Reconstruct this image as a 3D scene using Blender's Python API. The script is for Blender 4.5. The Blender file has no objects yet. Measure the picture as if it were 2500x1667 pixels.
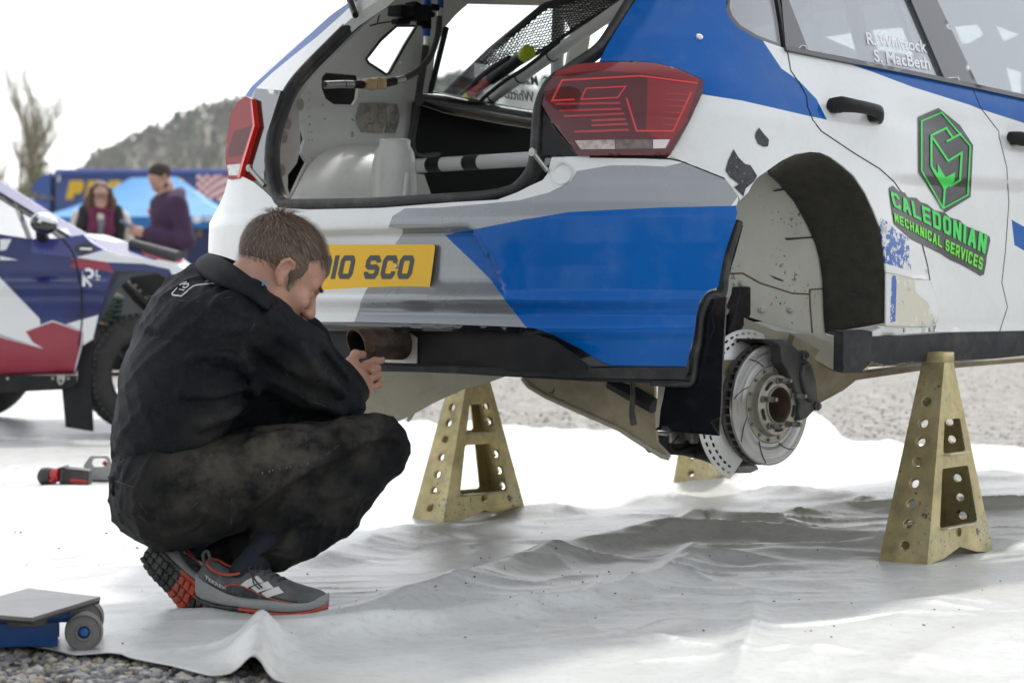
import bpy, bmesh, math, random
import numpy as np
from mathutils import Vector, Matrix, noise as mnoise
from mathutils.geometry import delaunay_2d_cdt

S = bpy.context.scene
COL = S.collection
rnd = random.Random(7)

# ------------------------------------------------------------------ camera
F = 85.0 / 36.0 * 2500.0          # focal length in photo pixels
CAMH = 0.70
PITCH = math.atan(133.5 / F)
cam = bpy.data.objects.new('camera', bpy.data.cameras.new('camera'))
COL.objects.link(cam)
cam.location = (0, 0, CAMH)
cam.rotation_euler = (math.pi / 2 - PITCH, 0, 0)
cam.data.lens = 85
cam.data.sensor_width = 36
cam.data.clip_start = 0.1
cam.data.clip_end = 5000
cam.data.dof.use_dof = True
cam.data.dof.focus_distance = 5.75
cam.data.dof.aperture_fstop = 5.6
S.camera = cam

# ------------------------------------------------------------------ sky, sun, exposure
SUN_EL, SUN_AZ = math.radians(50), math.radians(10)      # sun stands behind the car, azimuth measured from +Y towards +X
w = bpy.data.worlds.new('World')
S.world = w
w.use_nodes = True
nt = w.node_tree
bgn = nt.nodes['Background']
sky = nt.nodes.new('ShaderNodeTexSky')
sky.sky_type = 'NISHITA'
sky.sun_disc = False
sky.sun_elevation = SUN_EL
sky.sun_rotation = SUN_AZ
sky.air_density = 1.0
sky.dust_density = 1.5
sky.ozone_density = 1.0
hsv = nt.nodes.new('ShaderNodeHueSaturation')          # thin white cloud veil
hsv.inputs['Saturation'].default_value = 0.22
hsv.inputs['Value'].default_value = 1.0
nt.links.new(sky.outputs[0], hsv.inputs['Color'])
nt.links.new(hsv.outputs[0], bgn.inputs['Color'])
bgn.inputs['Strength'].default_value = 0.15
sl = bpy.data.lights.new('sun', 'SUN')
sl.energy = 1.1
sl.angle = math.radians(3.0)
sl.color = (1.0, 0.965, 0.91)
sun = bpy.data.objects.new('sun', sl)
COL.objects.link(sun)
sd = Vector((math.sin(SUN_AZ) * math.cos(SUN_EL), math.cos(SUN_AZ) * math.cos(SUN_EL), math.sin(SUN_EL)))
sun.rotation_euler = sd.to_track_quat('Z', 'Y').to_euler()
sun.location = (0, 20, 20)
S.view_settings.view_transform = 'Standard'
S.view_settings.look = 'None'
S.view_settings.gamma = 1
S.view_settings.use_curve_mapping = False
S.view_settings.exposure = 1.08
S.cycles.max_bounces = 8
S.cycles.transparent_max_bounces = 12
S.cycles.use_denoising = True

# ------------------------------------------------------------------ helpers: rays, objects, materials
FW = np.array([0, math.cos(PITCH), -math.sin(PITCH)])
UPV = np.array([0, math.sin(PITCH), math.cos(PITCH)])


def dirs(px):
    px = np.asarray(px, float).reshape(-1, 2)
    return FW[None] + np.outer((px[:, 0] - 1250) / F, [1, 0, 0]) + np.outer((833.5 - px[:, 1]) / F, UPV)


def at(x, y, Y):
    d = dirs([(x, y)])[0]
    t = Y / d[1]
    return Vector((d[0] * t, Y, CAMH + d[2] * t))


def gnd(x, y, z=0.0):
    d = dirs([(x, y)])[0]
    t = (z - CAMH) / d[2]
    return Vector((d[0] * t, d[1] * t, z))


def Z(ox, oy, k, pts):
    """points read off an enlargement of the photograph -> photo pixels"""
    return [(ox + x / k, oy + y / k) for x, y in pts]


def link(name, me, mat=None, parent=None, smooth=True):
    o = bpy.data.objects.new(name, me)
    COL.objects.link(o)
    if mat is not None:
        for m in (mat if isinstance(mat, (list, tuple)) else [mat]):
            me.materials.append(m)
    if parent is not None:
        o.parent = parent
    if smooth:
        me.shade_smooth()
    return o


def mesh(name, vs, fs, mat=None, parent=None, smooth=True, mi=None, sharp=None):
    me = bpy.data.meshes.new(name)
    me.from_pydata([tuple(map(float, v)) for v in vs], [], fs)
    o = link(name, me, mat, parent, smooth)
    if mi is not None:
        me.polygons.foreach_set('material_index', np.asarray(mi, np.int32))
    if sharp is not None:
        me.set_sharp_from_angle(angle=math.radians(sharp))
    me.update()
    return o


def bmobj(name, bm, mat=None, parent=None, smooth=True, sharp=40):
    me = bpy.data.meshes.new(name)
    bm.to_mesh(me)
    bm.free()
    o = link(name, me, mat, parent, smooth)
    if smooth and sharp:
        me.set_sharp_from_angle(angle=math.radians(sharp))
    return o


def empty(name, loc=(0, 0, 0), rz=0.0):
    o = bpy.data.objects.new(name, None)
    o.empty_display_size = 0.1
    COL.objects.link(o)
    o.location = loc
    o.rotation_euler = (0, 0, rz)
    return o


def tag(o, label=None, cat=None, group=None, kind=None):
    if label: o['label'] = label
    if cat: o['category'] = cat
    if group: o['group'] = group
    if kind: o['kind'] = kind
    return o


def bx(bm, c, s, rot=None, bev=0.0, seg=2):
    m = Matrix.Translation(Vector(c))
    if rot is not None:
        m = m @ (rot.to_4x4() if isinstance(rot, Matrix) else Matrix.Rotation(rot, 4, 'Z'))
    m = m @ Matrix.Diagonal((s[0], s[1], s[2], 1))
    r = bmesh.ops.create_cube(bm, size=1, matrix=m)
    if bev > 0:
        es = list({e for v in r['verts'] for e in v.link_edges})
        bmesh.ops.bevel(bm, geom=es, offset=bev, segments=seg, affect='EDGES', profile=0.5)
    return r


def basis(ax):
    ax = Vector(ax).normalized()
    t = Vector((0, 0, 1)) if abs(ax.z) < 0.9 else Vector((1, 0, 0))
    a = ax.cross(t).normalized()
    return a, ax.cross(a).normalized(), ax


def tube(bm, pts, r, n=12, cap=True):
    """tube along a polyline; r is a radius or one radius per point"""
    pts = [Vector(p) for p in pts]
    rs = r if isinstance(r, (list, tuple)) else [r] * len(pts)
    rings = []
    a = None
    for i, p in enumerate(pts):
        t = (pts[min(i + 1, len(pts) - 1)] - pts[max(i - 1, 0)]).normalized()
        if a is None:
            a, b, _ = basis(t)
        else:
            a = (a - t * a.dot(t)).normalized()
            b = t.cross(a)
        rings.append([bm.verts.new(p + (a * math.cos(k * 2 * math.pi / n) + b * math.sin(k * 2 * math.pi / n)) * rs[i]) for k in range(n)])
    for i in range(len(rings) - 1):
        for k in range(n):
            bm.faces.new((rings[i][k], rings[i][(k + 1) % n], rings[i + 1][(k + 1) % n], rings[i + 1][k]))
    if cap:
        bm.faces.new(rings[0][::-1])
        bm.faces.new(rings[-1])
    return rings


def lathe(bm, prof, c, ax, n=48, a0=0.0, a1=2 * math.pi):
    """revolve (radius, along) pairs about an axis"""
    a, b, t = basis(ax)
    c = Vector(c)
    full = abs(a1 - a0 - 2 * math.pi) < 1e-6
    m = n if full else n + 1
    rings = []
    for r, h in prof:
        rings.append([bm.verts.new(c + t * h + (a * math.cos(a0 + (a1 - a0) * k / n) + b * math.sin(a0 + (a1 - a0) * k / n)) * r) for k in range(m)])
    for i in range(len(rings) - 1):
        for k in range(n):
            k2 = (k + 1) % m
            bm.faces.new((rings[i][k], rings[i][k2], rings[i + 1][k2], rings[i + 1][k]))
    return rings


def smooth_line(pts, n=8, closed=False):
    """Catmull-Rom through points"""
    P = [Vector(p) for p in pts]
    out = []
    N = len(P)
    rng = range(N if closed else N - 1)
    for i in rng:
        if closed:
            p0, p1, p2, p3 = P[(i - 1) % N], P[i], P[(i + 1) % N], P[(i + 2) % N]
        else:
            p0, p1, p2, p3 = P[max(i - 1, 0)], P[i], P[i + 1], P[min(i + 2, N - 1)]
        for k in range(n):
            t = k / n
            out.append(0.5 * ((2 * p1) + (p2 - p0) * t + (2 * p0 - 5 * p1 + 4 * p2 - p3) * t * t + (3 * p1 - p0 - 3 * p2 + p3) * t ** 3))
    if not closed:
        out.append(P[-1].copy())
    return out


def inside(poly, pts):
    poly = np.asarray(poly, float)
    pts = np.asarray(pts, float)
    x, y = pts[:, 0], pts[:, 1]
    res = np.zeros(len(pts), bool)
    j = len(poly) - 1
    for i in range(len(poly)):
        xi, yi = poly[i]
        xj, yj = poly[j]
        c = ((yi > y) != (yj > y))
        with np.errstate(divide='ignore', invalid='ignore'):
            c &= x < (xj - xi) * (y - yi) / (yj - yi + 1e-12) + xi
        res ^= c
        j = i
    return res


def dens(poly, step, closed=True):
    out = []
    n = len(poly)
    for i in range(n if closed else n - 1):
        a, b = np.array(poly[i], float), np.array(poly[(i + 1) % n], float)
        k = max(1, int(np.hypot(*(b - a)) / step))
        for q in range(k):
            out.append(tuple(a + (b - a) * q / k))
    if not closed:
        out.append(tuple(poly[-1]))
    return out


def cdt(outline, holes=(), regions=(), step=12.0, edge=None):
    """triangulate a 2D outline with holes; region polygons become sharp colour borders.
    regions: list of (polygon, index), later ones win. Returns verts(N,2), tris, index per tri, rim loops"""
    edge = edge or step
    V, E = [], []

    def loop(p, closed=True):
        p = dens(p, edge, closed)
        b = len(V)
        V.extend(p)
        n = len(p)
        E.extend((b + i, b + (i + 1) % n) for i in range(n if closed else n - 1))
    loop(outline)
    for h in holes: loop(h)
    for rp, _ in regions: loop(rp)
    o = np.asarray(outline, float)
    x0, y0 = o.min(0)
    x1, y1 = o.max(0)
    gx, gy = np.meshgrid(np.arange(x0 + step / 2, x1, step), np.arange(y0 + step / 2, y1, step * 0.87))
    gx = gx + (np.arange(gx.shape[0]) % 2)[:, None] * step / 2
    g = np.stack([gx.ravel(), gy.ravel()], 1)
    if len(g):
        g = g[inside(outline, g)]
        for h in holes:
            if len(g): g = g[~inside(h, g)]
        if len(g):                                   # keep grid points off the border
            B = np.asarray(V)
            keep = np.ones(len(g), bool)
            for i in range(0, len(g), 2000):
                d = np.min(np.hypot(g[i:i + 2000, None, 0] - B[None, :, 0], g[i:i + 2000, None, 1] - B[None, :, 1]), 1)
                keep[i:i + 2000] = d > step * 0.45
            g = g[keep]
            V.extend(map(tuple, g))
    r = delaunay_2d_cdt([Vector(v) for v in V], E, [], 0, 1e-5)
    vs = np.array([(v.x, v.y) for v in r[0]])
    fs = []
    for f in r[2]:
        f = list(f)
        for k in range(1, len(f) - 1):
            fs.append((f[0], f[k], f[k + 1]))
    fs = np.array(fs)
    cen = vs[fs].mean(1)
    keep = inside(outline, cen)
    for h in holes: keep &= ~inside(h, cen)
    a = vs[fs]
    ar = np.abs((a[:, 1, 0] - a[:, 0, 0]) * (a[:, 2, 1] - a[:, 0, 1]) - (a[:, 2, 0] - a[:, 0, 0]) * (a[:, 1, 1] - a[:, 0, 1]))
    keep &= ar > 1e-9
    fs, cen = fs[keep], cen[keep]
    mi = np.zeros(len(fs), int)
    for rp, ix in regions:
        mi[inside(rp, cen)] = ix
    return vs, fs, mi


def sheet(name, vs3, fs, nrm, thick, mat, parent=None, mi=None, rim=None, flip=False):
    """a plate: front skin at vs3, back skin moved along -nrm, and a rim with its own sharp edge"""
    used = np.unique(fs)
    mp = -np.ones(len(vs3), int)
    mp[used] = np.arange(len(used))
    V = vs3[used]
    N = nrm[used]
    T = mp[fs]
    if flip: T = T[:, ::-1]
    n = len(V)
    faces = [tuple(map(int, t)) for t in T]
    verts = [V]
    m = list(mi) if mi is not None else [0] * len(T)
    if thick:
        verts.append(V - N * thick)
        faces += [(int(t[2]) + n, int(t[1]) + n, int(t[0]) + n) for t in T]
        m = m + (list(mi) if mi is not None else [0] * len(T))
        ed = {}
        for q, t in enumerate(T):
            for k in range(3):
                a, b = int(t[k]), int(t[(k + 1) % 3])
                if (b, a) in ed: del ed[(b, a)]
                else: ed[(a, b)] = q
        ex = []
        base = 2 * n
        for (a, b), q in ed.items():
            ex += [V[a], V[b], V[b] - N[b] * thick, V[a] - N[a] * thick]
            faces.append((base + 1, base, base + 3, base + 2))
            m.append(rim if rim is not None else (int(mi[q]) if mi is not None else 0))
            base += 4
        if ex: verts.append(np.array(ex))
    return mesh(name, np.concatenate(verts), faces, mat, parent, True, m)


def flat2d(name, poly, M, thick, mat, parent=None, holes=(), step=1e9, mi_regions=()):
    """2D polygon (x,y) placed by matrix M, thickness towards local -z"""
    o = np.asarray(poly, float)
    st = min(step, max(np.ptp(o[:, 0]), np.ptp(o[:, 1])) * 2)
    vs, fs, mi = cdt(poly, holes, mi_regions, step=st)
    v3 = np.array([M @ Vector((x, y, 0)) for x, y in vs])
    nz = (M.to_3x3() @ Vector((0, 0, 1))).normalized()
    a = vs[fs[0]]
    ccw = (a[1, 0] - a[0, 0]) * (a[2, 1] - a[0, 1]) - (a[2, 0] - a[0, 0]) * (a[1, 1] - a[0, 1]) > 0
    o = sheet(name, v3, fs, np.tile(np.array(nz), (len(v3), 1)), thick, mat, parent, mi, flip=not ccw)
    return o


# ---- materials
def mat(name, col, rough=0.5, metal=0.0, coat=0.0, spec=0.5, noise=None, bump=None, dirt=None, alpha=None, trans=0.0, emit=None, ior=None, chips=None, sss=0.0, sheen=0.0):
    """procedural Principled material.
    noise=(scale, amount) brightness variation; bump=(scale, strength[, kind]) relief;
    dirt=(colour, scale, amount) blotches; chips=(colour, scale, threshold) hard-edged flecks"""
    m = bpy.data.materials.new(name)
    m.use_nodes = True
    t = m.node_tree
    p = t.nodes['Principled BSDF']
    L = t.links.new
    p.inputs['Base Color'].default_value = (*col, 1)
    p.inputs['Roughness'].default_value = rough
    p.inputs['Metallic'].default_value = metal
    p.inputs['Coat Weight'].default_value = coat
    p.inputs['Coat Roughness'].default_value = 0.06
    p.inputs['Specular IOR Level'].default_value = spec
    if trans: p.inputs['Transmission Weight'].default_value = trans
    if ior: p.inputs['IOR'].default_value = ior
    if alpha is not None: p.inputs['Alpha'].default_value = alpha
    if sss:
        p.inputs['Subsurface Weight'].default_value = sss
        p.inputs['Subsurface Radius'].default_value = (0.01, 0.004, 0.002)
    if sheen:
        p.inputs['Sheen Weight'].default_value = sheen
        p.inputs['Sheen Roughness'].default_value = 0.45
    if emit:
        p.inputs['Emission Color'].default_value = (*emit[0], 1)
        p.inputs['Emission Strength'].default_value = emit[1]
    tc = t.nodes.new('ShaderNodeTexCoord')
    cur = None

    def nz(scale, det=5, rgh=0.6):
        n = t.nodes.new('ShaderNodeTexNoise')
        n.inputs['Scale'].default_value = scale
        n.inputs['Detail'].default_value = det
        n.inputs['Roughness'].default_value = rgh
        L(tc.outputs['Object'], n.inputs['Vector'])
        return n

    def ramp(src, a, b):
        r = t.nodes.new('ShaderNodeMapRange')
        r.inputs['From Min'].default_value = a
        r.inputs['From Max'].default_value = b
        L(src, r.inputs['Value'])
        return r.outputs[0]

    def mixc(fac, ca, cb):
        x = t.nodes.new('ShaderNodeMix')
        x.data_type = 'RGBA'
        L(fac, x.inputs['Factor'])
        for s, c in ((x.inputs['A'], ca), (x.inputs['B'], cb)):
            if hasattr(c, 'links') or hasattr(c, 'is_output'): L(c, s)
            else: s.default_value = (*c, 1)
        return x.outputs['Result']
    base = col
    if noise:
        n = nz(noise[0])
        a = noise[1]
        base = mixc(ramp(n.outputs['Fac'], 0.3, 0.7), tuple(max(0, c * (1 - a)) for c in col), tuple(min(1, c * (1 + a)) for c in col))
    if dirt:
        for dcol, dsc, amt in (dirt if isinstance(dirt, list) else [dirt]):
            n = nz(dsc, 8, 0.68)
            r = ramp(n.outputs['Fac'], 0.5, 0.72)
            mu = t.nodes.new('ShaderNodeMath')
            mu.operation = 'MULTIPLY'
            mu.inputs[1].default_value = amt
            L(r, mu.inputs[0])
            base = mixc(mu.outputs[0], base, dcol)
    if chips:
        for ccol, csc, th in (chips if isinstance(chips, list) else [chips]):
            n = nz(csc, 4, 0.7)
            n2 = nz(csc * 0.13, 3, 0.5)
            ad = t.nodes.new('ShaderNodeMath')
            ad.operation = 'MULTIPLY_ADD'
            L(n2.outputs['Fac'], ad.inputs[0])
            ad.inputs[1].default_value = 0.55
            L(n.outputs['Fac'], ad.inputs[2])
            r = ramp(ad.outputs[0], th, th + 0.012)
            base = mixc(r, base, ccol)
    if not isinstance(base, tuple):
        L(base, p.inputs['Base Color'])
    if noise and rough > 0.12:
        n = nz(noise[0] * 1.7)
        r = t.nodes.new('ShaderNodeMapRange')
        r.inputs['To Min'].default_value = max(0.02, rough - 0.1)
        r.inputs['To Max'].default_value = min(1, rough + 0.12)
        L(n.outputs['Fac'], r.inputs['Value'])
        L(r.outputs[0], p.inputs['Roughness'])
    if bump:
        sc, st = bump[:2]
        kind = bump[2] if len(bump) > 2 else 'noise'
        b = t.nodes.new('ShaderNodeBump')
        b.inputs['Strength'].default_value = st
        b.inputs['Distance'].default_value = bump[3] if len(bump) > 3 else 0.01
        if kind == 'noise':
            L(nz(sc, 6, 0.6).outputs['Fac'], b.inputs['Height'])
        elif kind == 'voronoi':
            v = t.nodes.new('ShaderNodeTexVoronoi')
            v.inputs['Scale'].default_value = sc
            L(tc.outputs['Object'], v.inputs['Vector'])
            L(v.outputs['Distance'], b.inputs['Height'])
        elif kind == 'weave':
            prev = None
            for ax in ('X', 'Z'):
                wv = t.nodes.new('ShaderNodeTexWave')
                wv.bands_direction = ax
                wv.inputs['Scale'].default_value = sc
                L(tc.outputs['Object'], wv.inputs['Vector'])
                if prev is None: prev = wv.outputs['Fac']
                else:
                    mu = t.nodes.new('ShaderNodeMath')
                    mu.operation = 'MULTIPLY'
                    L(prev, mu.inputs[0])
                    L(wv.outputs['Fac'], mu.inputs[1])
                    prev = mu.outputs[0]
            L(prev, b.inputs['Height'])
        L(b.outputs[0], p.inputs['Normal'])
    return m


GREY_D = (0.10, 0.10, 0.09)
M_white = mat('white_paint', (0.74, 0.755, 0.74), 0.22, coat=0.4, noise=(3, 0.02), dirt=[((0.50, 0.47, 0.40), 9, 0.16), ((0.42, 0.40, 0.35), 60, 0.10)])
M_blue = mat('blue_wrap', (0.0, 0.100, 0.39), 0.14, spec=0.16, coat=0.08, noise=(4, 0.06), dirt=((0.25, 0.30, 0.38), 14, 0.10))
M_grey = mat('silver_wrap', (0.25, 0.265, 0.275), 0.28, metal=0.35, coat=0.7, noise=(3, 0.08), dirt=((0.4, 0.4, 0.39), 16, 0.05))
M_black = mat('black_plastic', (0.009, 0.009, 0.010), 0.45, spec=0.3, noise=(12, 0.2), dirt=((0.06, 0.055, 0.05), 18, 0.2))
M_gloss = mat('gloss_black', (0.008, 0.009, 0.011), 0.12, coat=0.8, dirt=((0.08, 0.08, 0.075), 25, 0.18))
M_rubber = mat('seal_rubber', (0.016, 0.016, 0.016), 0.5, noise=(20, 0.3), dirt=((0.16, 0.15, 0.12), 22, 0.4))
M_text_black = mat('textile_black', (0.022, 0.023, 0.026), 0.75, bump=(420, 0.4), noise=(25, 0.3), dirt=[((0.20, 0.17, 0.12), 12, 0.22)])
M_dark_in = mat('dark_parts_and_voids', (0.003, 0.003, 0.0035), 0.6, spec=0.12)  # near-black for interior parts, also stands in for dark voids
# ------------------------------------------------------------------ rally car: frame and body surfaces
AL = math.radians(44.8)
CO = np.array([-0.417, 6.005, 0.0])
car = empty('rally_car', tuple(CO), -AL)
tag(car, 'white and blue rally hatchback on stands, its tailgate open and rear wheel off', 'rally car')
CR = np.array([[math.cos(AL), -math.sin(AL), 0], [math.sin(AL), math.cos(AL), 0], [0, 0, 1]])  # rows: right, forward, up
CO_RAY = CR @ (np.array([0, 0, CAMH]) - CO)


def ss(x):
    x = np.clip(x, 0, 1)
    return x * x * (3 - 2 * x)


AZ_z = [0.40, 0.50, 0.60, 0.80, 0.95, 1.06, 1.10, 1.16, 1.30, 1.42, 1.55, 1.66]
AZ_a = [0.86, 0.88, 0.895, 0.90, 0.895, 0.885, 0.880, 0.855, 0.785, 0.725, 0.66, 0.57]
FZ_z = [0.40, 0.50, 0.580, 0.595, 0.608, 0.622, 0.634, 0.646, 0.668, 0.69, 0.75, 0.865, 0.895, 0.93, 1.02, 1.10, 1.20, 1.30, 1.42, 1.66]
FZ_f = [0.05, 0.025, 0.010, -0.004, -0.004, 0.004, 0.012, 0.010, -0.014, -0.004, 0.0, 0.004, 0.022, 0.03, 0.045, 0.062, 0.10, 0.19, 0.32, 0.60]


def body(u, f, z, rec=True):
    """implicit outer skin of the shell: > 0 outside"""
    au = np.abs(u)
    a = np.interp(z, AZ_z, AZ_a)
    # swollen rear arch, slimmer doors, crease under the handles
    a = a + 0.022 * np.exp(-((f - 0.72) / 0.33) ** 4) * ss((1.05 - z) / 0.2) - 0.025 * ss((f - 1.0) / 0.35) * ss((1.2 - z) / 0.1)
    a = a - 0.012 * ss((f - 0.9) / 0.4) * ss((0.985 - z) / 0.02) * ss((z - 0.55) / 0.3) + 0.014 * ss((0.60 - z) / 0.06) * ss((f - 1.0) / 0.2)
    f0 = np.interp(z, FZ_z, FZ_f)
    if rec:  # recess round the number plate
        ub = np.interp(z, [0.66, 0.70, 0.845], [0.55, 0.52, 0.42])
        f0 = f0 + 0.035 * ss((0.846 - z) / 0.020) * ss((ub - au) / 0.02) * ss((z - 0.672) / 0.05)
    c, n = 0.55, 2.8
    t2 = np.clip((f0 + c - f) / c, 0, None)
    return (((au / a) ** n + t2 ** n) ** (1 / n) - 1) * a


def bodyoff(d, rec=True):
    return lambda u, f, z: body(u, f, z, rec) - d


def plane(p, n):
    p, n = np.array(p, float), np.array(n, float)
    return lambda u, f, z: (u - p[0]) * n[0] + (f - p[1]) * n[1] + (z - p[2]) * n[2]


def hit(g, px, t0=3.5, t1=11.0, steps=160):
    d = dirs(px) @ CR.T
    o = CO_RAY

    def G(t):
        return g(o[0] + d[:, 0] * t, o[1] + d[:, 1] * t, o[2] + d[:, 2] * t)
    N = len(d)
    ts = np.linspace(t0, t1, steps)
    lo = np.full(N, np.nan)
    hi = np.full(N, np.nan)
    prev = G(np.full(N, ts[0]))
    best = np.full(N, 1e9)
    bt = np.full(N, 6.0)
    for i in range(1, steps):
        cur = G(np.full(N, ts[i]))
        m = np.isnan(lo) & ((prev > 0) != (cur > 0))
        lo[m] = ts[i - 1]
        hi[m] = ts[i]
        q = np.abs(cur) < best
        best[q] = np.abs(cur)[q]
        bt[q] = ts[i]
        prev = cur
    miss = np.isnan(lo)
    lo[miss] = bt[miss]
    hi[miss] = bt[miss]
    sg = G(np.where(miss, bt, lo)) > 0
    for _ in range(34):
        mid = (lo + hi) / 2
        s = (G(mid) > 0) == sg
        lo = np.where(s, mid, lo)
        hi = np.where(s, hi, mid)
    t = (lo + hi) / 2
    return o[None] + d * t[:, None]


def grad(g, P):
    e = 1e-4
    n = np.stack([g(P[:, 0] + e * (k == 0), P[:, 1] + e * (k == 1), P[:, 2] + e * (k == 2)) - g(P[:, 0] - e * (k == 0), P[:, 1] - e * (k == 1), P[:, 2] - e * (k == 2)) for k in range(3)], 1)
    return n / (np.linalg.norm(n, axis=1)[:, None] + 1e-12)


def cp(name, outline, mats, regions=(), g=None, off=0.0, thick=0.004, step=14.0, holes=(), parent=None, keep=None, rim=None, edge=None, t0=3.5, t1=11.0):
    """panel traced as an outline and laid on one of the car's surfaces"""
    g0 = g or body
    gg = (lambda u, f, z: g0(u, f, z) - off) if off else g0
    vs, fs, mi = cdt(outline, holes, regions, step, edge)
    if keep is not None:
        k = np.isin(mi, keep)
        fs, mi = fs[k], mi[k]
    P = hit(gg, vs, t0, t1)
    N = grad(gg, P)
    d = dirs(vs) @ CR.T
    s = np.sign((N * d).sum(1))
    N = -N * np.where(s == 0, 1, s)[:, None]           # towards the viewer's side
    # orientation: outward faces
    a = P[fs]
    fn = np.cross(a[:, 1] - a[:, 0], a[:, 2] - a[:, 0]).sum(0)
    flip = (fn * N.mean(0)).sum() < 0
    return sheet(name, P, fs, N, thick, mats, parent or car, mi, rim, flip)


def lp(px, g=None, off=0.0):
    """photo pixel -> car-local point on a surface"""
    g0 = g or body
    return Vector(hit((lambda u, f, z: g0(u, f, z) - off), [px])[0])


def lps(pxs, g=None, off=0.0):
    g0 = g or body
    return [Vector(p) for p in hit((lambda u, f, z: g0(u, f, z) - off), pxs)]


def ribbon(pts, wd, closed=False):
    """2D stroke -> polygon(s)"""
    P = [np.array(p, float) for p in pts]
    if closed: P = P + [P[0], P[1]]
    out = []
    n = len(P)
    L, R = [], []
    for i in range(n):
        d0 = P[i] - P[i - 1] if i else P[1] - P[0]
        d1 = P[i + 1] - P[i] if i < n - 1 else P[-1] - P[-2]
        d0 = d0 / (np.hypot(*d0) + 1e-9)
        d1 = d1 / (np.hypot(*d1) + 1e-9)
        t = d0 + d1
        t = t / (np.hypot(*t) + 1e-9)
        nn = np.array([-t[1], t[0]])
        k = 1 / max(0.45, nn @ np.array([-d1[1], d1[0]]))
        L.append(P[i] + nn * wd / 2 * k)
        R.append(P[i] - nn * wd / 2 * k)
    for i in range(1, n - (1 if closed else 0)):
        out.append([tuple(L[i - 1]), tuple(L[i]), tuple(R[i]), tuple(R[i - 1])])
    if closed:
        out.append([tuple(L[-2]), tuple(L[-1]), tuple(R[-1]), tuple(R[-2])])
    return out


def union2d(polys, step=1e9):
    a = np.concatenate([np.asarray(p, float) for p in polys])
    x0, y0 = a.min(0) - 0.01 * np.ptp(a[:, 0])
    x1, y1 = a.max(0) + 0.01 * np.ptp(a[:, 0])
    st = min(step, max(x1 - x0, y1 - y0) * 3)
    vs, fs, mi = cdt([(x0, y0), (x1, y0), (x1, y1), (x0, y1)], (), [(p, 1) for p in polys], st)
    return vs, fs[mi == 1]


def decal(name, polys, mt, g=None, off=0.0022, parent=None, step=30.0, thick=0.0004, rec=True):
    """flat print (vinyl) laid on a car surface; polys in photo pixels"""
    vs, fs = union2d(polys, step)
    g0 = g or (lambda u, f, z: body(u, f, z, rec))
    gg = lambda u, f, z: g0(u, f, z) - off
    P = hit(gg, vs)
    N = grad(gg, P)
    d = dirs(vs) @ CR.T
    N = -N * np.sign((N * d).sum(1))[:, None]
    a = P[fs]
    fn = np.cross(a[:, 1] - a[:, 0], a[:, 2] - a[:, 0]).sum(0)
    return sheet(name, P, fs, N, thick, mt, parent or car, None, None, (fn * N.mean(0)).sum() < 0)


def text2d(s, offset=0.0, res=3):
    """built-in font -> 2D verts and tris in em units"""
    c = bpy.data.curves.new('t', 'FONT')
    c.body = s
    c.offset = offset
    c.resolution_u = res
    o = bpy.data.objects.new('t', c)
    COL.objects.link(o)
    dg = bpy.context.evaluated_depsgraph_get()
    me = bpy.data.meshes.new_from_object(o.evaluated_get(dg))
    vs = np.array([v.co[:2] for v in me.vertices])
    fs = []
    for p in me.polygons:
        v = list(p.vertices)
        for k in range(1, len(v) - 1): fs.append((v[0], v[k], v[k + 1]))
    bpy.data.objects.remove(o)
    bpy.data.curves.remove(c)
    bpy.data.meshes.remove(me)
    vs = vs - np.array([vs[:, 0].min(), 0])
    return vs, np.array(fs)


# blocky stroke letters on a 1 x 1 box (y up)
_r = 0.16
GL = {
    'O': [([(_r, 0), (1 - _r, 0), (1, _r), (1, 1 - _r), (1 - _r, 1), (_r, 1), (0, 1 - _r), (0, _r)], True)],
    'D': [([(0, 0), (1 - _r, 0), (1, _r), (1, 1 - _r), (1 - _r, 1), (0, 1)], True)],
    'C': [([(1, 0.28), (1, _r), (1 - _r, 0), (_r, 0), (0, _r), (0, 1 - _r), (_r, 1), (1 - _r, 1), (1, 1 - _r), (1, 0.72)], False)],
    'S': [([(0, 0.25), (0, _r), (_r, 0), (1 - _r, 0), (1, _r), (1, 0.5 - _r * 0.6), (1 - _r, 0.5), (_r, 0.5), (0, 0.5 + _r * 0.6), (0, 1 - _r), (_r, 1), (1 - _r, 1), (1, 1 - _r), (1, 0.75)], False)],
    'I': [([(0.5, 0), (0.5, 1)], False)],
    'A': [([(0, 0), (0.42, 1), (0.58, 1), (1, 0)], False), ([(0.18, 0.3), (0.82, 0.3)], False)],
    'L': [([(0, 1), (0, 0), (1, 0)], False)],
    'E': [([(1, 0), (0, 0), (0, 1), (1, 1)], False), ([(0, 0.5), (0.9, 0.5)], False)],
    'N': [([(0, 0), (0, 1), (0.15, 1), (0.85, 0), (1, 0), (1, 1)], False)],
    'M': [([(0, 0), (0, 1), (0.12, 1), (0.5, 0.4), (0.88, 1), (1, 1), (1, 0)], False)],
    'H': [([(0, 0), (0, 1)], False), ([(1, 0), (1, 1)], False), ([(0, 0.5), (1, 0.5)], False)],
    'V': [([(0, 1), (0.42, 0), (0.58, 0), (1, 1)], False)],
    'R': [([(0, 0), (0, 1), (1 - _r, 1), (1, 1 - _r), (1, 0.42 + _r), (1 - _r, 0.42), (0, 0.42)], False), ([(0.5, 0.42), (1, 0)], False)],
    'P': [([(0, 0), (0, 1), (1 - _r, 1), (1, 1 - _r), (1, 0.42 + _r), (1 - _r, 0.42), (0, 0.42)], False)],
}


def ext_ends(pl, e, sx, sy):
    p = [np.array(q, float) * (sx, sy) for q in pl]
    a, b = p[0] - p[1], p[-1] - p[-2]
    p[0] = p[0] + a / np.hypot(*a) * e
    p[-1] = p[-1] + b / np.hypot(*b) * e
    return [tuple(q / (sx, sy)) for q in p]


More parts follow.
